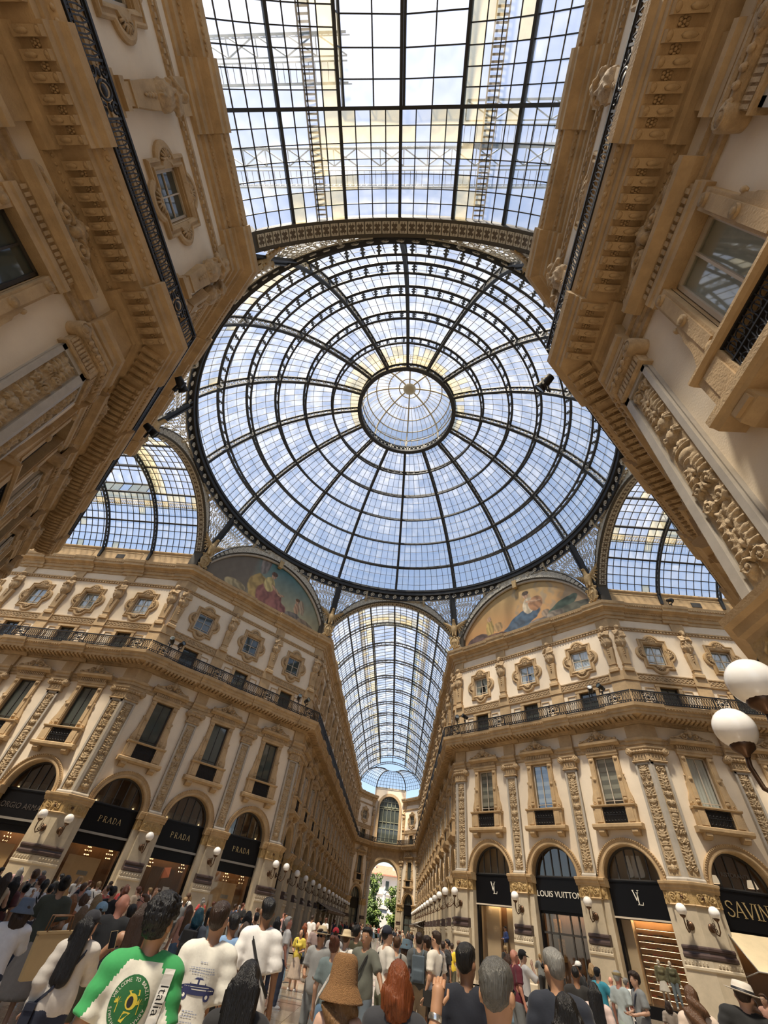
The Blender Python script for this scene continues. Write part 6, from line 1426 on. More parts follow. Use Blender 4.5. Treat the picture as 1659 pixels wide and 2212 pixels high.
@cached
def hairm(style, h):
    def f(X, Y, Z):
        if style == 'curly': n = .014 * np.sin(X * 105 + 2 * np.sin(Z * 60)) * np.sin(Y * 98 + 1 + 2 * np.sin(X * 55)) * np.sin(Z * 110 + 2 * np.sin(Y * 50))
        elif style in ('long', 'bun', 'bob', 'wavy', 'tail'): n = .004 * np.sin(np.arctan2(X, Y + .02) * 40)
        else: n = .006 * np.sin(X * 88 + 2 * np.sin(Z * 41)) * np.sin(Y * 80 + 1.5 * np.sin(X * 37)) * np.sin(Z * 84 + Y * 30)
        k = {'short': 0, 'curly': .016, 'buzz': -.010}.get(style, .008)
        d = ell(X, Y, Z, (0, -.008, 1.675), (.085 + k, .108 + k, .104 + k)) + n
        if style in ('short', 'curly'): d = smin(d, ell(X, Y, Z, (0, .012, 1.725), (.086 + k, .108 + k, .066 + k)) + n, .03)
        face = np.maximum(-(Y - .045), np.maximum(Z - 1.725, np.abs(X) - .075)); d = smax(d, -face, .02); d = np.maximum(d, -(Z - (1.575 if style in ('short', 'curly', 'buzz') else 1.5)))
        if style in ('short', 'curly', 'buzz'): d = smax(d, -np.maximum(-(Y - (.005 - (1.66 - Z) * .3)), Z - 1.66), .01)
        if style in ('short', 'curly', 'buzz'):
            for s_ in (-1, 1): d = smax(d, -ell(X, Y, Z, (s_ * .10, .0, 1.63), (.034, .034, .052)), .012)
        if style in ('long', 'wavy'):
            w_ = .025 * np.sin(Z * 30 + X * 20) if style == 'wavy' else 0; b = capsule(X * .64, (Y + .02) * 1.3, Z, (0, -.09, 1.62 if style == 'long' else 1.55), (0, -.15, 1.18), .085, .082) + n * 1.5 + w_; d = smin(d, b, .04); d = smax(d, -np.maximum(-(Y - .03), np.abs(X) - .07), .02)
        if style == 'bob': d = smin(d, ell(X, Y, Z, (0, -.03, 1.55), (.135, .118, .14)) + n * 2.5 + .006 * np.sin(Z * 40 + X * 25), .05); d = np.maximum(d, 1.435 - Z + .01 * np.sin(X * 60)); d = smax(d, -np.maximum(-(Y - .02), np.abs(X) - .07), .02)
        if style == 'bun': d = smin(d, ell(X, Y, Z, (0, -.12, 1.76), (.052, .052, .05)) + .004 * np.sin(X * 120), .02)
        if style == 'tail': d = smin(d, capsule(X, Y, Z, (0, -.13, 1.72), (0, -.17, 1.42), .045, .025) + n, .03)
        return d
    V, F = surfnet(f, (-.22, -.34, 1.08), (.22, .18, 1.86), h); return npmesh('hair', V, F, MATS['skin_a'])
@cached
def hatm(style):
    m = MB(); c = (0, -.008, 0)
    if style == 'bucket': m.lathe([(0, 1.80), (.075, 1.80), (.098, 1.785), (.112, 1.70), (.118, 1.685), (.175, 1.625), (.172, 1.618), (.112, 1.67)], 24, c)
    elif style == 'cloche':
        pr = [(0, 1.865), (.06, 1.862), (.085, 1.85), (.098, 1.82)] + [(.10 + .018 * t, 1.82 - .16 * t) for t in np.linspace(.1, 1, 10)] + [(.12 + .055 * t, 1.66 - .10 * t) for t in np.linspace(.1, 1, 8)] + [(.17, 1.555), (.115, 1.65)]
        pr = [(1.18 * r + (.003 if i % 2 else 0), z) for i, (r, z) in enumerate(pr)]; m.lathe(pr, 32, c)
    elif style in ('fedora', 'panama', 'sun'):
        w_ = .20 if style == 'sun' else .175; m.lathe([(0, 1.80), (.05, 1.815), (.085, 1.805), (.10, 1.76), (.108, 1.705), (w_ * .8, 1.695), (w_, 1.705), (w_, 1.698), (.105, 1.688)], 24, c)
    elif style == 'visor': m.lathe([(.108, 1.75), (.112, 1.70), (.104, 1.70)], 24, c); m.poly([(x * 1.0, 0) for x in (0,)] * 3, 0, 0) if False else None
    else: m.lathe([(0, 1.797), (.04, 1.795), (.08, 1.77), (.10, 1.73), (.106, 1.685), (.10, 1.68)], 20, c)
    if style in ('cap', 'visor'):
        P = []; 
        for i in range(9):
            a = math.pi * (i / 8) ; P += [(.095 * math.cos(a), -.008 + .085 * math.sin(a) + .01, 1.70), (.085 * math.cos(a), .06 + .135 * math.sin(a), 1.685 - .02 * math.sin(a))]
        m.add(P + [(x, y, z - .007) for x, y, z in P], [(2 * i, 2 * i + 2, 2 * i + 3, 2 * i + 1) for i in range(8)] + [(18 + 2 * i, 18 + 2 * i + 1, 18 + 2 * i + 3, 18 + 2 * i + 2) for i in range(8)] + [(2 * i + 1, 2 * i + 3, 18 + 2 * i + 3, 18 + 2 * i + 1) for i in range(8)])
    return m.mesh('hat', MATS['skin_a'])
@cached
def hatband(): m = MB(); m.lathe([(.109, 1.70), (.107, 1.735), (.1045, 1.735), (.1045, 1.70)], 24, (0, -.008, 0)); return m.mesh('hat_band', MATS['black_iron'])
@cached
def shoem(leg):
    m = MB()
    for i, (k, a) in enumerate(LEG[leg]):
        s_ = 1 if i == 0 else -1; z = max(0, a[2] - .09); m.blob((a[0] + s_ * .01, a[1] + .05, z + .045), .052, .145, .05, 10, 6); m.box(a[0] - .045 + s_ * .01, a[0] + .045 + s_ * .01, a[1] - .07, a[1] + .17, z + .001, z + .02)
    return m.mesh('shoes', MATS['skin_a'])
@cached
def strapm(side, fit):
    m = MB(); f = fit; P = [(side * -.12, 0, 1.49), (side * -.09, -.105 - f * .4, 1.40), (side * .0, -.135 - f * .7, 1.25), (side * .12, -.125 - f * .7, 1.08), (side * (.185 + f), -.04, .97), (side * (.19 + f), .04, .96), (side * .12, .13 + f * .7, 1.06), (side * .0, .145 + f * .7, 1.22), (side * -.09, .11 + f * .5, 1.40)]
    n = len(P)
    for i in range(n): m.bar(P[i], P[(i + 1) % n], .03, .012, up=Vector(P[i]) - Vector((0, 0, P[i][2])))
    return m.mesh('strap', MATS['black_iron'])
@cached
def bagm(side): m = MB(); m.box(side * .19 - .11 * (side < 0) - .0, side * .19 + .11 * (side > 0), -.1, .08, .78, .97); m.box(side * .24 - .05, side * .24 + .05, -.11, .09, .92, .98); return m.mesh('bag_body', MATS['black_iron'])
@cached
def packm():
    def f(X, Y, Z):
        b = np.maximum(np.maximum(np.abs(X) - .105, np.abs(Y + .215) - .045), np.abs(Z - 1.22) - .17); return smin(b - .035, np.maximum(np.maximum(np.abs(X) - .08, np.abs(Y + .28) - .02), np.abs(Z - 1.12) - .06) - .02, .02)
    V, F = surfnet(f, (-.2, -.36, .95), (.2, -.1, 1.5), .022); return npmesh('pack_body', V, F, MATS['black_iron'])
@cached
def packstraps():
    m = MB()
    for s_ in (-1, 1): m.tube([(s_ * .09, -.15, 1.40), (s_ * .11, -.06, 1.50), (s_ * .125, .04, 1.49), (s_ * .13, .125, 1.36), (s_ * .15, .1, 1.18), (s_ * .15, -.1, 1.08)], .02, 5)
    return m.mesh('shoulder_straps', MATS['black_iron'])
@cached
def eyesm():
    m = MB()
    for s_ in (-1, 1): m.blob((s_ * .034, .094, 1.66), .013, .012, .009, 8, 6); m.blob((s_ * .034, .104, 1.66), .006, .004, .006, 6, 4, 1)
    return m.mesh('eyes', mat('eye_white', (.8, .78, .74), .3), mat('iris', (.03, .02, .015), .2))
@cached
def mouthm(): m = MB(); m.blob((0, .106, 1.583), .022, .006, .008, 8, 4); return m.mesh('mouth', mat('lips', (.42, .17, .14), .5))
@cached
def glassesm(): 
    m = MB()
    for s_ in (-1, 1): m.blob((s_ * .036, .118, 1.66), .03, .008, .02, 10, 5); m.bar((s_ * .066, .115, 1.665), (s_ * .088, -.01, 1.65), .006, .008)
    m.bar((-.012, .122, 1.664), (.012, .122, 1.664), .006, .006); return m.mesh('sunglasses', M_black)
SK = {'l': (.56, .33, .22), 'm': (.42, .23, .135), 'b': (.24, .12, .065), 'd': (.09, .045, .028), 'p': (.60, .38, .28), 'r': (.55, .25, .17)}
HC = {'k': (.008, .007, .007), 'n': (.035, .018, .01), 'br': (.09, .042, .018), 'bl': (.30, .19, .085), 'r': (.20, .052, .014), 'g': (.19, .18, .165), 'w': (.5, .48, .44), 'blue': (.012, .06, .09), 'au': (.10, .03, .014)}
def cmat(c, pre, rough=.85): c = tuple(round(x, 3) for x in c); return mat('%s_%02x%02x%02x' % ((pre,) + tuple(int(255 * min(1, x)) for x in c)), c, rough, .12, 14.0, .06, 40, sheen=.1 if pre == 'cloth' else 0) if pre != 'hair' else mat('hair_%02x%02x%02x' % tuple(int(255 * min(1, x)) for x in c), c, .38, .35, 60.0, .5, 120, stretch=(1, 1, .12))
PEOPLE = []
PLOG = []
def person(px, py, D, label, rel=0, la='down', ra='down', leg='stand', top=('tee', (.7, .68, .64)), bot=('pants', (.05, .06, .09)), hair=('short', 'n'), hat=None, bag=None, skin='m', yaw=0, pitch=0, fit=.01, fem=False, res=.03, face=False, shades=False, shoe=(.6, .58, .55), zt=None, lean=0.0, group=None, cat='person', name='person', pos=None, wide=1.0):
    if pos: x, y, sc = pos[0], pos[1], pos[2]; az = math.atan2(y - CAMP.y, x - CAMP.x); z0 = pos[3] if len(pos) > 3 else 0
    else:
        x, y, z, az = at(px, py, D); top_h = 1.785 if not hat else {'cloche': 1.86, 'cap': 1.797}.get(hat[0], 1.81); sc = z / top_h; z0 = 0; PLOG.append((label[:40], round(D, 1), round(z, 2))); sc = max(.55, min(1.10, sc))
    rz = az - math.pi / 2 + R(rel)
    M = Matrix.Translation((x, y, z0)) @ Matrix.Rotation(rz, 4, 'Z') @ Matrix.Rotation(R(lean), 4, 'Y') @ Matrix.Diagonal((sc * wide, sc * wide, sc, 1))
    o = emp(name, mtx=M, label=label, cat=cat, group=group); sm = mat('skin_' + skin, SK[skin], .5, .12, 9.0) if skin in SK else skin
    put(body(la, ra, leg, yaw, pitch, res, fem), 'body', o, mats=[sm]); HM = headM(yaw, pitch)
    if top:
        cs = top[1:] if top[0] == 'raglan' else top[1:2]; t = put(topm(top[0], la, ra, fit, fem, res), 'shirt', o, mats=[cmat(c, 'cloth') for c in cs])
    if bot: put(botm(bot[0], leg, fem, max(res, .024)), {'pants': 'trousers', 'wide': 'trousers', 'shorts': 'shorts', 'skirt': 'skirt', 'mini': 'skirt'}[bot[0]], o, mats=[cmat(bot[1], 'cloth')])
    if hair: put(hairm(hair[0], min(res, .022)), 'hair', o, mtx=HM, mats=[cmat(HC[hair[1]] if isinstance(hair[1], str) else hair[1], 'hair')])
    if hat:
        ht = put(hatm(hat[0]), 'hat', o, mtx=HM, mats=[cmat(hat[1], 'cloth')])
        if hat[0] in ('fedora', 'panama'): put(hatband(), 'hat_band', ht)
    put(shoem(leg), 'shoes', o, mats=[cmat(shoe, 'cloth')])
    if face: put(eyesm(), 'eyes', o, mtx=HM); put(mouthm(), 'mouth', o, mtx=HM)
    if shades: put(glassesm(), 'sunglasses', o, mtx=HM)
    if bag:
        bm = cmat(bag[1], 'cloth')
        if bag[0] == 'cross': s_ = put(strapm(bag[2] if len(bag) > 2 else 1, fit), 'bag_strap', o, mats=[bm]); put(bagm(bag[2] if len(bag) > 2 else 1), 'bag_body', s_, mats=[bm])
        elif bag[0] == 'strap': put(strapm(bag[2] if len(bag) > 2 else 1, fit), 'bag_strap', o, mats=[bm])
        else: b = put(packm(), 'backpack', o, mats=[bm]); put(packstraps(), 'shoulder_straps', b, mats=[bm])
    PEOPLE.append((x, y)); return o
def P_(px, py, w, label, **k): return person(px, py, dist_for(px, py, w), label, **k)
W_, K_, NV, OL, GR, DN = (.72, .69, .64), (.018, .017, .017), (.02, .025, .045), (.10, .095, .06), (.16, .17, .17), (.10, .15, .21)
# ---- the crowd, nearest first.  pixel column / head top / head width in the photograph give each one's place on the floor
g = P_(366, 1934, 54, 'man in a green and white raglan tee with a round green back print', top=('raglan', (.74, .70, .58), (.04, .30, .085)), bot=('pants', NV), hair=('curly', 'k'), skin='m', res=.011, yaw=-25, pitch=8, wide=1.0)
GREEN = g
PT = P_(484, 1947, 38, 'man in a cream tee with a navy car print on its back', top=('over', (.70, .66, .56)), bot=('pants', DN), hair=('short', 'n'), skin='m', res=.018, yaw=-20, pitch=8, fit=.02)
P_(584, 1939, 27, 'tall dark haired man in a long white tee with a black shoulder strap', top=('over', W_), bot=('shorts', W_), hair=('short', 'k'), skin='b', res=.02, fit=.02, bag=('strap', K_, 1), leg='ease', yaw=15, pitch=6)
P_(545, 2072, 52, 'woman with very long straight black hair in the foreground', top=('tee', K_), bot=('pants', NV), hair=('long', 'k'), fem=True, skin='l', res=.016, yaw=-10)
HATW = P_(749, 2060, 44, 'woman in a woven straw bucket hat with curly light brown hair', top=('bare', W_), bot=('skirt', W_), hair=('wavy', (.22, .12, .05)), hat=('cloche', (.38, .20, .085)), fem=True, skin='p', res=.016)
[c for c in HATW.children if c.name.startswith('hat')][0].material_slots[0].material = mat('woven_straw', (.40, .21, .085), .7, .35, 55.0, .9, 90, stretch=(1, 1, 3))
P_(862, 2071, 48, 'woman with copper red hair in a black vest over striped sleeves', top=('tee', (.035, .037, .045)), bot=('pants', K_), hair=('bob', 'r'), fem=True, skin='p', res=.016, yaw=20)
P_(1006, 2037, 40, 'short haired man in a navy polo shirt', top=('tee', (.012, .015, .026)), bot=('pants', K_), hair=('short', 'k'), skin='b', res=.018, yaw=-25, pitch=5)
GH = P_(1068, 2069, 70, 'grey haired man in a pale collar raising his left hand, large in the foreground', la='side', ra='down', top=('tee', (.66, .63, .57)), bot=('pants', DN), hair=('short', (.10, .098, .092)), skin='m', res=.014, yaw=-20, shades=True)
P_(1193, 2048, 42, 'man with cropped grey curls in a navy sweater with a grey collar', top=('long', (.014, .018, .03)), bot=('pants', K_), hair=('short', (.22, .215, .20)), skin='m', res=.018, yaw=30, shades=True, fit=.02)
P_(1218, 2141, 52, 'dark haired woman low in the foreground in a black top', top=('tee', K_), bot=('pants', K_), hair=('bob', 'k'), fem=True, skin='m', res=.018)
P_(208, 1964, 34, 'woman in a cream hooded sweater with black hair and a dark cap', top=('long', (.58, .53, .46)), bot=('pants', NV), hair=('long', 'k'), hat=('cap', (.02, .02, .025)), fem=True, skin='l', res=.018, bag=('cross', NV, -1), ra='phone', la='down', yaw=-35, fit=.03)
P_(66, 1937, 30, 'person in a plain white tee and denim bucket hat at the left', top=('over', (.68, .67, .68)), bot=('pants', NV), hair=('bob', 'n'), hat=('bucket', (.10, .13, .18)), skin='l', res=.02, fem=True, fit=.02, ra='phone', yaw=20)
P_(274, 1927, 25.5, 'bald heavy man in a dark grey tee', top=('tee', (.035, .036, .036)), bot=('shorts', OL), hair=None, skin='r', res=.02, wide=1.08, yaw=-30, ra='bent')
P_(318, 1949, 29, 'woman with long dark brown hair and a bare back', top=('bare', K_), bot=('pants', K_), hair=('long', 'n'), fem=True, skin='m', res=.02, la='out')
P_(313, 1931, 19, 'man in sunglasses and a white shirt with a black strap, turned sideways', rel=110, top=('tee', W_), bot=('pants', NV), hair=('short', 'br'), skin='r', shades=True, face=True, bag=('cross', K_), pitch=12)
P_(511, 1972, 24.5, 'cropped haired man in a light blue shirt between two white tees', top=('tee', (.20, .32, .50)), bot=('pants', K_), hair=('short', 'k'), skin='b', res=.022, yaw=15)
P_(532, 1990, 19, 'dark haired woman in a black dress standing sideways', rel=50, top=('tee', K_), bot=('mini', K_), hair=('bob', 'n'), fem=True, skin='m', ra='bent', la='bent')
P_(727, 2021, 23, 'woman with an auburn bun, grey teal tee, white strap and jeans', rel=-25, top=('tee', (.15, .19, .19)), bot=('wide', (.12, .20, .30)), hair=('bun', 'au'), fem=True, skin='l', bag=('strap', W_, -1), ra='bent', pitch=8)
P_(795, 2003, 20, 'dark haired man in a grey green tee facing us with sunglasses on his head', rel=150, top=('tee', (.135, .14, .115)), bot=('pants', (.16, .20, .24)), hair=('short', 'k'), skin='m', face=True, la='out', bag=('strap', K_), wide=1.06)
P_(838, 1998, 19, 'man in a white tee and navy cap touching his chest', rel=-60, top=('tee', W_), bot=('shorts', (.10, .11, .06)), hair=('short', 'k'), hat=('cap', NV), skin='l', la='chest', ra='bent', face=True, bag=('cross', K_))
P_(698, 2000, 19, 'man in a straw fedora and grey tee facing us', rel=160, top=('tee', (.26, .26, .25)), bot=('shorts', GR), hair=('short', 'n'), hat=('fedora', (.48, .38, .24)), skin='m', la='bent', ra='bent', face=True, shades=True)
person(692, 2056, 15.3, 'boy in a yellow tee and black cap reaching one arm up', rel=-50, la='up', ra='down', leg='ease', top=('tee', (.62, .46, .03)), bot=('shorts', (.05, .075, .12)), hair=('short', 'k'), hat=('cap', K_), skin='l', face=True, pitch=30)
person(626, 2000, 21.97, 'brown haired woman in a denim top and wide jeans', rel=25, la='bent', ra='bent', top=('tank', (.10, .16, .24)), bot=('wide', (.17, .27, .38)), hair=('bob', 'n'), fem=True, skin='m')
person(653, 2006, 20.2, 'smiling woman in a yellow blouse and pleated beige skirt', rel=165, la='bent', ra='bent', top=('tee', (.66, .52, .08)), bot=('skirt', (.50, .40, .32)), hair=('long', 'k'), fem=True, skin='l', face=True, bag=('cross', K_, -1))
P_(858, 2022, 17, 'person with brown hair and a black backpack in a grey top', top=('tee', (.3, .29, .27)), bot=('shorts', GR), hair=('short', 'br'), skin='l', bag=('pack', K_))
P_(878, 2027, 15.4, 'woman in a faded denim bucket hat and striped top', top=('tank', (.35, .16, .15)), bot=('shorts', NV), hair=('bob', 'br'), hat=('bucket', (.13, .20, .25)), fem=True, skin='l')
P_(906, 2014, 16, 'man in a grey tee with a blue grey backpack and khaki shorts', top=('tee', (.09, .095, .095)), bot=('shorts', (.36, .28, .18)), hair=('short', 'n'), skin='l', bag=('pack', (.09, .12, .15)))
P_(923, 2023, 15, 'man in a brown striped shirt turned to the left', rel=55, top=('tee', (.28, .19, .11)), bot=('shorts', (.16, .12, .08)), hair=('curly', 'n'), skin='m', face=True)
P_(943, 2011, 17.6, 'man in sunglasses, white tee and black shorts turned to the left', rel=55, leg='walk', top=('tee', W_), bot=('shorts', K_), hair=('short', 'n'), skin='l', face=True, shades=True, bag=('cross', K_, -1))
P_(957, 2033, 11, 'man in a black tee beside the right pier line with a black bag', top=('tee', K_), bot=('shorts', GR), hair=('short', 'n'), skin='l', bag=('pack', K_))
P_(967, 2029, 10, 'man in dark sunglasses and black tee near the right pier line', rel=70, top=('tee', K_), bot=('pants', K_), hair=('short', 'k'), skin='m', shades=True)
P_(976, 2037, 9, 'person in a bright yellow tee near the right pier line', top=('tee', (.66, .46, .03)), bot=('pants', OL), hair=('short', 'n'), skin='l')
P_(991, 2031, 8.2, 'person in khaki clothes and a brown cap by the first right pier', top=('tee', (.3, .24, .15)), bot=('pants', (.35, .28, .18)), hair=('short', 'br'), hat=('cap', (.16, .1, .06)), skin='l')
P_(1110, 2048, 16, 'bald man in sunglasses and a maroon tee looking right', rel=-65, top=('tee', (.10, .012, .022)), bot=('shorts', GR), hair=None, skin='r', face=True, shades=True, pitch=10)
P_(1098, 2060, 15, 'brown haired woman in a white tee and denim skirt', rel=-40, top=('tee', W_), bot=('mini', (.22, .32, .40)), hair=('long', 'br'), fem=True, skin='r', ra='bent')
P_(1127, 2050, 14.6, 'man in a black cap, white tee and black shorts, hand at his face', rel=-60, top=('over', W_), bot=('shorts', K_), hair=('short', 'k'), hat=('cap', K_), skin='l', ra='face', face=True)
P_(1240, 2084, 21, 'man with a shaved head in a black tee before the right shop entrance', top=('tee', K_), bot=('pants', K_), hair=('buzz', 'k'), skin='b')
P_(1247, 2075, 13, 'man in a white cap and black tee by the right shop entrance', rel=60, top=('tee', K_), bot=('pants', K_), hair=('short', 'k'), hat=('cap', W_), skin='b', face=True)
P_(1288, 2089, 15, 'dark haired person in a turquoise tee beside the right pier', rel=-30, top=('tee', (.07, .38, .48)), bot=('pants', DN), hair=('short', 'k'), skin='l', ra='out')
P_(1277, 2080, 12, 'fair haired person in black behind the turquoise tee', rel=-50, top=('tee', K_), bot=('pants', K_), hair=('bob', 'bl'), skin='l', fem=True)
P_(1280, 2120, 24, 'woman with long black hair in a pale pink top', top=('tee', (.62, .48, .44)), bot=('pants', K_), hair=('long', 'k'), fem=True, skin='m', res=.022)
P_(1330, 2093, 17, 'older woman in a pale yellow visor and light floral dress', rel=-35, top=('dress', (.50, .56, .54)), bot=('skirt', (.46, .54, .46)), hair=('short', 'w'), hat=('visor', (.62, .50, .25)), fem=True, skin='r', ra='bent')
P_(1317, 2108, 12, 'bald sunburnt man beside the older woman in the floral dress', top=('tee', (.4, .36, .3)), bot=('pants', GR), hair=None, skin='r')
P_(1350, 2112, 13, 'person in a plain white tee behind the older woman', rel=-40, top=('tee', W_), bot=('shorts', W_), hair=('short', 'g'), skin='r')
P_(1368, 2099, 18, 'curly haired man in a grey polo with a dark strap facing left', rel=115, la='bent', ra='bent', top=('tee', (.22, .23, .23)), bot=('pants', K_), hair=('curly', 'n'), skin='l', face=True, bag=('cross', NV), fit=.02)
P_(1487, 2127, 30, 'woman with long wavy brown hair in a beige top', top=('tee', (.48, .38, .30)), bot=('pants', K_), hair=('wavy', 'br'), fem=True, skin='l', res=.022)
BT = P_(1545, 2106, 28, 'man in a black tee with a red back emblem and a white panama hat', top=('tee', (.012, .012, .012)), bot=('pants', K_), hair=('short', 'n'), hat=('panama', (.62, .56, .48)), skin='l', res=.02, lean=10, wide=1.3, ra='out', yaw=-20)
P_(1645, 2146, 16, 'man in a pink shirt facing us at the right edge', rel=150, top=('tee', (.55, .30, .22)), bot=('pants', NV), hair=('short', 'br'), skin='l', face=True)
P_(1622, 2154, 20, 'woman with curly brown hair at the right edge', rel=-20, top=('tee', (.36, .16, .11)), bot=('pants', NV), hair=('wavy', 'br'), fem=True, skin='l')
P_(1440, 2160, 16, 'person with dark hair low before the shoe shelves', top=('tee', (.4, .33, .27)), bot=('pants', K_), hair=('bob', 'n'), fem=True, skin='l')
# left crowd
LC = [(24, 1884, 18, 'woman with long dark brown hair in a beige top at the left edge', ('tank', (.42, .32, .22)), ('long', 'n'), 1, None), (42, 1892, 17, 'woman with long black hair in a maroon top at the left edge', ('tee', (.09, .03, .03)), ('long', 'k'), 1, None), (62, 1907, 16, 'woman with a dark bun in a patterned beige blouse', ('tee', (.40, .30, .22)), ('bun', 'k'), 1, None),
 (103, 1898, 16, 'woman with a dark ponytail in a white top with a black strap', ('tank', (.66, .64, .66)), ('tail', 'k'), 1, ('cross', K_)), (116, 1909, 15, 'man with short black hair in a white tee before the outer left pier', ('tee', W_), ('short', 'k'), 0, None), (149, 1890, 22, 'bearded man with a dark top knot in an olive shirt', ('tee', (.055, .058, .04)), ('bun', 'k'), 0, None),
 (186, 1907, 13, 'brown haired man looking right by the board window', ('tee', (.2, .15, .11)), ('short', 'br'), 0, None), (215, 1930, 19, 'woman with long blonde hair in a white top', ('tee', W_), ('long', 'bl'), 1, None), (237, 1909, 12, 'man in a coral red shirt by the left shop window', ('tee', (.45, .09, .07)), ('buzz', 'br'), 0, None), (252, 1914, 14, 'woman with dark buns in a black top', ('tee', K_), ('bun', 'k'), 1, None),
 (162, 1931, 19, 'woman with long ginger hair in an orange top', ('tee', (.33, .12, .05)), ('long', (.25, .1, .03)), 1, None), (188, 1955, 23, 'woman with long light brown hair in a white blouse', ('tee', W_), ('long', (.17, .10, .05)), 1, None), (337, 1941, 12, 'blonde woman behind the curly haired man in green', ('tee', (.5, .36, .2)), ('bob', 'bl'), 1, None), (410, 1953, 14, 'brown haired woman in a peach top', ('tank', (.55, .28, .19)), ('long', 'br'), 1, None),
 (437, 1960, 18, 'person with teal blue hair and a black backpack', ('tee', (.05, .06, .08)), ('bob', 'blue'), 1, ('pack', K_)), (458, 1960, 16, 'woman with black hair in a pale denim jacket', ('long', (.22, .30, .34)), ('tail', 'k'), 1, None), (540, 1967, 14, 'woman with long black hair in a loose white blouse', ('tee', W_), ('long', 'k'), 1, None), (556, 1971, 12, 'dark haired man in a navy top holding up a phone', ('tee', NV), ('short', 'k'), 0, None),
 (601, 1979, 11.8, 'woman with black plaits in a white shirt', ('tee', W_), ('long', 'k'), 1, None), (661, 1993, 9, 'red haired woman in a peach top behind the yellow blouse', ('tank', (.5, .3, .22)), ('long', 'r'), 1, None), (689, 1990, 11, 'bald man in a patterned shirt behind the straw fedora', ('tee', (.4, .3, .28)), None, 0, None), (774, 1998, 15.6, 'dark haired man in an olive tee behind the grey green tee', ('tee', (.06, .055, .03)), ('short', 'k'), 0, None)]
for i, (px, py, w_, t, tp, hr, fm, bg_) in enumerate(LC): P_(px, py, w_, t, top=tp, hair=hr, fem=bool(fm), bag=bg_, skin='lmrb'[i % 4 if i % 4 != 3 else 1], rel=(0, -15, 12, 30, -25)[i % 5], ra=('phone', 'down', 'bent')[i % 3], la=('down', 'bent', 'phone')[(i // 2) % 3], bot=(('pants', 'shorts', 'skirt')[i % 3], (NV, DN, (.3, .25, .2))[i % 3]), pitch=10, yaw=(-20, 15, 0)[i % 3])
P_(193, 1923, 15, 'woman in a pale grey cap and white top', top=('tee', W_), hair=('bob', 'br'), hat=('cap', (.42, .46, .5)), fem=True, skin='l', rel=-30)
P_(226, 1947, 24, 'person in a light blue cap and dark jacket', top=('long', (.03, .03, .035)), hair=('short', 'n'), hat=('cap', (.20, .32, .42)), skin='l', res=.024, pitch=8)
P_(628, 1980, 13, 'older man with white hair and a white shirt looking right', rel=-80, top=('tee', W_), hair=('short', 'w'), skin='r', face=True, pitch=15)
P_(727, 2003, 13, 'person in a red cap and white tee', top=('tee', W_), hair=('short', 'n'), hat=('cap', (.55, .03, .04)), skin='l')
P_(751, 2008, 17, 'person in a straw sun hat and white waistcoat with a backpack', rel=-30, top=('tee', W_), hair=('short', 'br'), hat=('sun', (.55, .44, .28)), skin='l', bag=('pack', (.4, .36, .3)))
person(768, 2038, 17, 'child in a white cap and red shirt', rel=-60, top=('tee', (.42, .03, .05)), bot=('shorts', NV), hair=('short', 'n'), hat=('cap', (.6, .66, .7)), skin='l')
# crowd behind, down the far arm and before the left shops
q = random.Random(21); HCN = ['k', 'n', 'br', 'bl', 'g', 'au']; HN = {'k': 'black', 'n': 'dark', 'br': 'brown', 'bl': 'fair', 'g': 'grey', 'au': 'auburn'}
TC = [('white', W_), ('black', K_), ('navy', NV), ('red', (.4, .04, .04)), ('beige', (.45, .36, .26)), ('blue', (.12, .2, .36)), ('grey', GR), ('pink', (.5, .3, .28)), ('cream', (.6, .54, .44)), ('dark green', (.05, .09, .05)), ('white', W_), ('black', K_)]
seen = {}
def extra(x, y, where, face_):
    if any((x - a) ** 2 + (y - b) ** 2 < .55 for a, b in PEOPLE): return
    hn = q.choice(HCN); fm = q.random() < .5; hs = q.choice(['long', 'bob', 'tail', 'bun']) if fm else q.choice(['short', 'curly', 'buzz']); tn, tc = q.choice(TC); bs = q.choice(['pants', 'shorts', 'pants', 'skirt' if fm else 'shorts']); bc = q.choice([NV, K_, DN, (.34, .27, .18), GR]); bag = q.choice([None, None, ('pack', K_), ('cross', K_)])
    key = (tn, hn, hs, where); n = seen.get(key, 0); seen[key] = n + 1
    t = f'{"woman" if fm else "man"} with {HN[hn]} {({"long": "long hair", "bob": "bobbed hair", "tail": "ponytail", "bun": "bun", "short": "short hair", "curly": "curls", "buzz": "cropped hair"})[hs]} in a {tn} top {where}' + ('' if n == 0 else f', {("another", "a third", "a fourth")[min(n - 1, 2)]}')
    person(0, 0, 0, t, rel=(180 if face_ and q.random() < .5 else 0) + q.uniform(-60, 60), la=q.choice(['down', 'bent', 'swing', 'phone']), ra=q.choice(['down', 'bent', 'swing']), leg=q.choice(['stand', 'walk', 'ease']), top=('tee' if q.random() < .8 else 'tank', tc), bot=(bs, bc), hair=(hs, hn), skin=q.choice('lmlrbp'), fem=fm, bag=bag, pos=(x, y, q.uniform(.92, 1.05)), res=.034)
for i in range(60): y = q.uniform(6, 80); extra(q.uniform(-5.4, 5.4), y, 'walking in the far arm' if y > 30 else 'entering the far arm', True)
for i in range(46): t = q.uniform(0, 1); x, y = -15.5 + 9 * t + q.uniform(-2.2, 2.2), 3.0 + 9.5 * t + q.uniform(-4.5, .5); extra(x, y, 'before the left shops', False)
for i in range(26): extra(q.uniform(-17, -6), q.uniform(-9, 1.5), 'in the left crowd', False)
for i in range(4): t = q.uniform(0, .45); extra(8 + 8 * t, 13.5 - 9 * t + q.uniform(-3, -1), 'before the right shops', True)
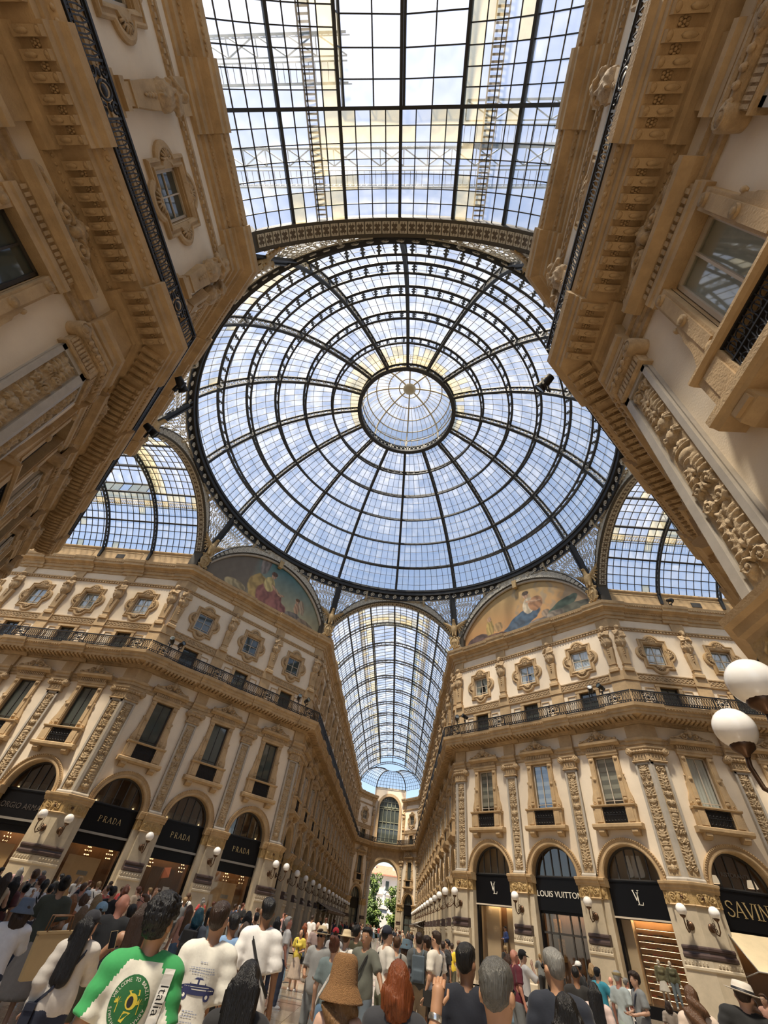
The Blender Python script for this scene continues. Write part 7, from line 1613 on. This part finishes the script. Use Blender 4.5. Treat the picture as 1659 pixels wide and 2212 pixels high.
# ---- prints on shirts, projected onto the cloth
from mathutils.bvhtree import BVHTree
def back_project(o, name, polys, mats_, off=.004):
    """polys: list of (list of (x, z), material index); laid on the back of o's shirt"""
    sh_ = [c for c in o.children if c.name.startswith('shirt')][0]; me = sh_.data; T = BVHTree.FromPolygons([v.co.copy() for v in me.vertices], [tuple(p.vertices) for p in me.polygons]); m = MB()
    for k, (P, mi) in enumerate(polys):
        V = []
        for x, z in P: h = T.ray_cast(Vector((x, -.6, z)), Vector((0, 1, 0)))[0]; V.append((x, (h.y if h else -.1) - off - .0004 * mi, z))
        m.add(V, [tuple(range(len(V)))], mi)
    return put(m.mesh(name, *mats_), name, sh_, kind='stuff')
def disc(cx, cz, rx, rz, n=24, rings=4):
    out = []
    for r in range(rings):
        a, b = r / rings, (r + 1) / rings
        for i in range(n): t, u = 2 * math.pi * i / n, 2 * math.pi * (i + 1) / n; out.append([(cx + rx * a * math.cos(t), cz + rz * a * math.sin(t)), (cx + rx * a * math.cos(u), cz + rz * a * math.sin(u)), (cx + rx * b * math.cos(u), cz + rz * b * math.sin(u)), (cx + rx * b * math.cos(t), cz + rz * b * math.sin(t))])
    return out
def textpolys(s, size):
    cu = bpy.data.curves.new('t', 'FONT'); cu.body = s; cu.size = size; cu.align_x = 'CENTER'; cu.align_y = 'CENTER'; cu.resolution_u = 2; o = bpy.data.objects.new('t', cu); COL.objects.link(o); bpy.context.view_layer.update()
    me = bpy.data.meshes.new_from_object(o); r = [[(me.vertices[i].co.x, me.vertices[i].co.y) for i in p.vertices] for p in me.polygons]; bpy.data.objects.remove(o); return r
def ringtext(s, cx, cz, r, size, a0, a1):
    out = []
    for i, ch in enumerate(s):
        if ch == ' ': continue
        a = a0 + (a1 - a0) * i / max(1, len(s) - 1); c, sn = math.cos(a - math.pi / 2), math.sin(a - math.pi / 2)
        for p in textpolys(ch, size): out.append([(cx + r * math.cos(a) + x * c - y * sn, cz + r * math.sin(a) + x * sn + y * c) for x, y in p])
    return out
cw = cmat((.74, .70, .58), 'cloth'); cg = mat('green_print', (.02, .12, .035), .8); cy_ = mat('yellow_print', (.62, .48, .05), .8); ck = mat('black_print', (.02, .02, .02), .8); cn = mat('navy_print', (.03, .035, .10), .8)
cx, cz = -.015, 1.30
pl = [(p, 0) for p in disc(cx, cz, .112, .118, 28, 5)] + [(p, 1) for p in ringtext('WELCOME TO BRAZIL', cx, cz, .097, .024, R(165), R(15))] + [(p, 1) for p in ringtext('SUNSHINE - SAMBA', cx, cz, .097, .022, R(195), R(345))]
pl += [([(cx - .02, cz + .05), (cx + .045, cz + .058), (cx + .05, cz + .035), (cx + .0, cz + .03)], 2)] + [(p, 2) for p in disc(cx + .012, cz + .008, .034, .034, 14, 2)] + [(p, 3) for p in disc(cx + .006, cz + .006, .018, .024, 12, 1)] + [([(cx - .012, cz - .03), (cx + .03, cz - .035), (cx + .01, cz - .05), (cx - .005, cz - .075), (cx - .025, cz - .07)], 2)]
for s_ in (-1, 1):
    for a in np.linspace(0, math.pi, 6): pl.append(([(cx + s_ * .062, cz + .0), (cx + s_ * .062 + .024 * math.cos(a), cz + .022 * math.sin(a) + .004), (cx + s_ * .062 + .02 * math.cos(a + .3), cz + .014 * math.sin(a + .3))], 2))
    pl.append(([(cx + s_ * .060, cz), (cx + s_ * .064, cz), (cx + s_ * .064, cz - .04), (cx + s_ * .060, cz - .04)], 2))
back_project(GREEN, 'round_print', pl, [cg, cw, cy_, ck])
st = [([(x0, z0), (x0 + .062, z0), (x1 + .062, z1), (x1, z1)], 0) for (x0, z0), (x1, z1) in zip([(.10 + .035 * t, 1.0 + .455 * t) for t in np.linspace(0, .95, 20)], [(.10 + .035 * t, 1.0 + .455 * t) for t in np.linspace(.05, 1, 20)])]
back_project(GREEN, 'shoulder_tape', st, [mat('white_tape', (.72, .69, .62), .7)], .012)
tt = textpolys('Italia    Italia', .07); back_project(GREEN, 'tape_lettering', [([(.131 + .077 * (.22 - x) + y, 1.22 - x) for x, y in p], 0) for p in tt], [ck], .040)
# car print with lines of lettering
cx, cz = -.02, 1.19
def strip(x0, x1, lo, hi, mi, n=14):
    X = np.linspace(x0, x1, n + 1); return [([(cx + a, cz + lo(a)), (cx + b, cz + lo(b)), (cx + b, cz + hi(b)), (cx + a, cz + hi(a))], mi) for a, b in zip(X[:-1], X[1:])]
pl = strip(-.15, .15, lambda x: .0 + .012 * (x / .15) ** 2, lambda x: .062 - .02 * (x / .15) ** 4, 0) + strip(-.07, .07, lambda x: .06, lambda x: .105 - 1.6 * x * x * 5, 0) + strip(-.062, -.008, lambda x: .064, lambda x: .09 - .02 * abs(x + .03), 1, 4) + strip(.008, .06, lambda x: .064, lambda x: .09 - .02 * abs(x - .03), 1, 4) + strip(-.14, .14, lambda x: .030, lambda x: .036, 1) + strip(-.12, .1, lambda x: .046, lambda x: .049, 1)
for wx in (-.10, .095): pl += [([(cx + wx + x, cz - .004 + z) for x, z in p_], 0) for p_ in disc(0, 0, .027, .027, 14, 1)] + [([(cx + wx + x, cz - .004 + z) for x, z in p_], 1) for p_ in disc(0, 0, .012, .012, 10, 1)]
qq = random.Random(2)
for k, (z, x0, x1) in enumerate(((.19, -.03, .03), (.155, -.1, .1), (.14, -.11, .11), (.125, -.08, .1), (.1, -.03, .03), (-.09, -.12, .02), (-.105, -.12, .05), (-.12, -.12, 0), (-.15, -.11, .03), (-.165, -.11, .0))):
    x = x0
    while x < x1: w_ = qq.uniform(.008, .022); pl.append(([(cx + x, cz + z), (cx + x + w_, cz + z), (cx + x + w_, cz + z + .006), (cx + x, cz + z + .006)], 2)); x += w_ + .006
back_project(PT, 'car_print', pl, [cn, cmat((.70, .66, .56), 'cloth'), mat('pale_blue_print', (.33, .35, .42), .8)])
back_project(BT, 'red_emblem', [(p, 0) for p in disc(-.02, 1.2, .07, .075, 22, 3)] + [(p, 1) for p in ringtext('OOOOOOOOOO', -.02, 1.2, .05, .018, 0, 5.7)] + [(p, 1) for p in disc(-.02, 1.2, .018, .018, 10, 1)], [mat('red_print', (.42, .02, .05), .7), mat('dark_red_print', (.16, .01, .02), .8)])
# the grey haired man's raised hand with a watch
m = MB(); m.lathe([(.036, -.012), (.039, 0), (.036, .012)], 16, (0, 0, 0)); wt = m.mesh('watch', mat('silver_watch', (.6, .58, .55), .25, metal=.9))
e, w_ = ARM['side']; e = Vector((-e[0], e[1], e[2])); w_ = Vector((-w_[0], w_[1], w_[2])); put(wt, 'watch', GH, mtx=Matrix.Translation(w_.lerp(e, .12)) @ (w_ - e).to_track_quat('Z', 'Y').to_matrix().to_4x4())
# ---- loose things carried in the crowd
x, y, z, az = at(104, 2062, 7.9); m = MB(); m.box(-.19, .19, -.05, .05, -.19, .19); m.box(-.195, .195, -.055, .055, .17, .19); o = emp('paper_bag', mtx=Matrix.Translation((x, y, z)) @ Matrix.Rotation(az - math.pi / 2 + .3, 4, 'Z') @ Matrix.Rotation(R(-6), 4, 'Y'), label='large tan shopping bag carried in the left crowd', cat='bag'); put(m.mesh('bag_body', mat('kraft_paper', (.42, .29, .14), .75, .12, 3)), 'bag_body', o)
m = MB(); [m.tube([(-.12, s_ * .05, .19), (-.1, s_ * .06, .32), (.1, s_ * .06, .32), (.12, s_ * .05, .19)], .008, 5) for s_ in (-1, 1)]; put(m.mesh('handles', M_wood), 'handles', o)
x, y, z, az = at(351, 1910, 10.2); gm = person(290, 1953, 10.8, 'guide with one arm raised holding the small orange flag', la='down', ra='up', hair=('short', 'k'), top=('tee', (.30, .28, .26)), skin='m'); x, y, z = gm.matrix_basis @ Vector((.30, .12, 2.16)); o = emp('guide_flag', mtx=Matrix.Translation((x, y, z)) @ Matrix.Rotation(az - math.pi / 2, 4, 'Z'), label='small orange guide flag on a stick held above the crowd', cat='flag'); m = MB(); m.tube([(-.03, 0, -.12), (.01, 0, .20)], .008, 5); put(m.mesh('stick', M_wood), 'stick', o); m = MB(); m.add([(.012, 0, .20), (.13, .02, .22), (.14, 0, .08), (.008, .02, .05)], [(0, 1, 2, 3)]); put(m.mesh('flag_cloth', mat('orange_cloth', (.50, .16, .07), .8)), 'flag_cloth', o)
x, y, z, az = at(244, 2030, dist_for(208, 1964, 34) + .35); o = emp('phone', mtx=Matrix.Translation((x, y, z)) @ Matrix.Rotation(az - math.pi / 2 - .2, 4, 'Z') @ Matrix.Rotation(R(-14), 4, 'Y'), label='gold rimmed phone held up by the woman in the cream sweater', cat='phone'); m = MB(); m.box(-.037, .037, -.004, .004, -.075, .075); put(m.mesh('phone_case', mat('gold_rim', (.55, .40, .20), .3, metal=.6)), 'phone_case', o); m = MB(); m.box(-.034, .034, -.0055, -.004, -.071, .071); put(m.mesh('screen', M_black), 'screen', o)
# ---- mannequins and goods in the right windows
Fm, L, p, N, W = WALLS['wall_far_right']
def window_pos(i, x, y): return Fm @ Vector((.45 + (i + .5) * p + x, y, 0))
wm_ = mat('mannequin_white', (.72, .68, .62), .35)
for x, t, tc, bc, bs in ((-.05, 'white headed mannequin in an olive cardigan and white skirt in the window', (.17, .16, .09), W_, 'mini'), (-.62, 'white headed mannequin in an olive jacket and jeans in the window', (.12, .12, .07), (.2, .25, .3), 'pants')):
    v = window_pos(0, x, -.72); person(0, 0, 0, t, rel=180, pos=(v.x, v.y, .98, .5), top=('long', tc), bot=(bs, bc), hair=None, skin=wm_, cat='mannequin', name='mannequin', fem=True, shoe=W_, res=.026)
v = window_pos(2, -.35, -.75); person(0, 0, 0, 'display figure in a blue jacket and cap in the cream window', rel=120, pos=(v.x, v.y, .92, 1.105), top=('long', (.02, .05, .20)), bot=('pants', (.45, .36, .24)), hair=('short', 'k'), hat=('cap', NV), skin='l', cat='mannequin', name='mannequin', la='bent', ra='bent')
m = MB(); m.box(-.35, .35, -.3, .3, .45, 1.1); o = put(m.mesh('red_plinth', mat('red_lacquer', (.35, .02, .03), .3)), 'display_plinth', mtx=Fm @ Matrix.Translation((.45 + 2.5 * p - .35, -.75, 0)), label='red display plinth under the figure in blue', cat='plinth')
m = MB(); m.blob((0, .03, .03), .045, .13, .035, 8, 4); m.box(-.035, .035, -.1, -.07, 0, .06); SHO = m.mesh('shoe', M_wood); qs = random.Random(8); sc_ = [(.30, .14, .05), (.12, .06, .03), (.45, .30, .14), (.05, .04, .035), (.40, .10, .06)]; scn = ['tan', 'brown', 'gold', 'black', 'rust']
for k in range(10):
    for j in range(8):
        ci = qs.randrange(5); x = -1.3 + j * .29; r_ = 'top' if k == 9 else ORD[k]
        put(SHO, 'display_shoe', mtx=Fm @ Matrix.Translation((.45 + .5 * p + x, -1.05, .785 + k * .26)) @ Matrix.Rotation(R(90 + qs.uniform(-15, 15)), 4, 'Z'), label=f'{scn[ci]} shoe on the {r_} shelf from below in the window, {ORD[7 - j]} from the left', cat='shoe', group='shoes on the window shelves', mats=[mat('shoe_' + scn[ci], sc_[ci], .4)])
m = MB(); m.box(-.2, .2, -.08, .08, .5, .78); m.tube([(-.12, 0, .78), (-.1, 0, .95), (.1, 0, .95), (.12, 0, .78)], .012, 5); put(m.mesh('handbag', mat('cream_leather', (.58, .50, .38), .4)), 'handbag', mtx=Fm @ Matrix.Translation((.45 + .5 * p - 1.25, -.66, 0)), label='cream handbag standing in the window beside the mannequins', cat='bag')
if __import__('os').environ.get('PDBG'):
    for r in PLOG: print('PLOG', *r)
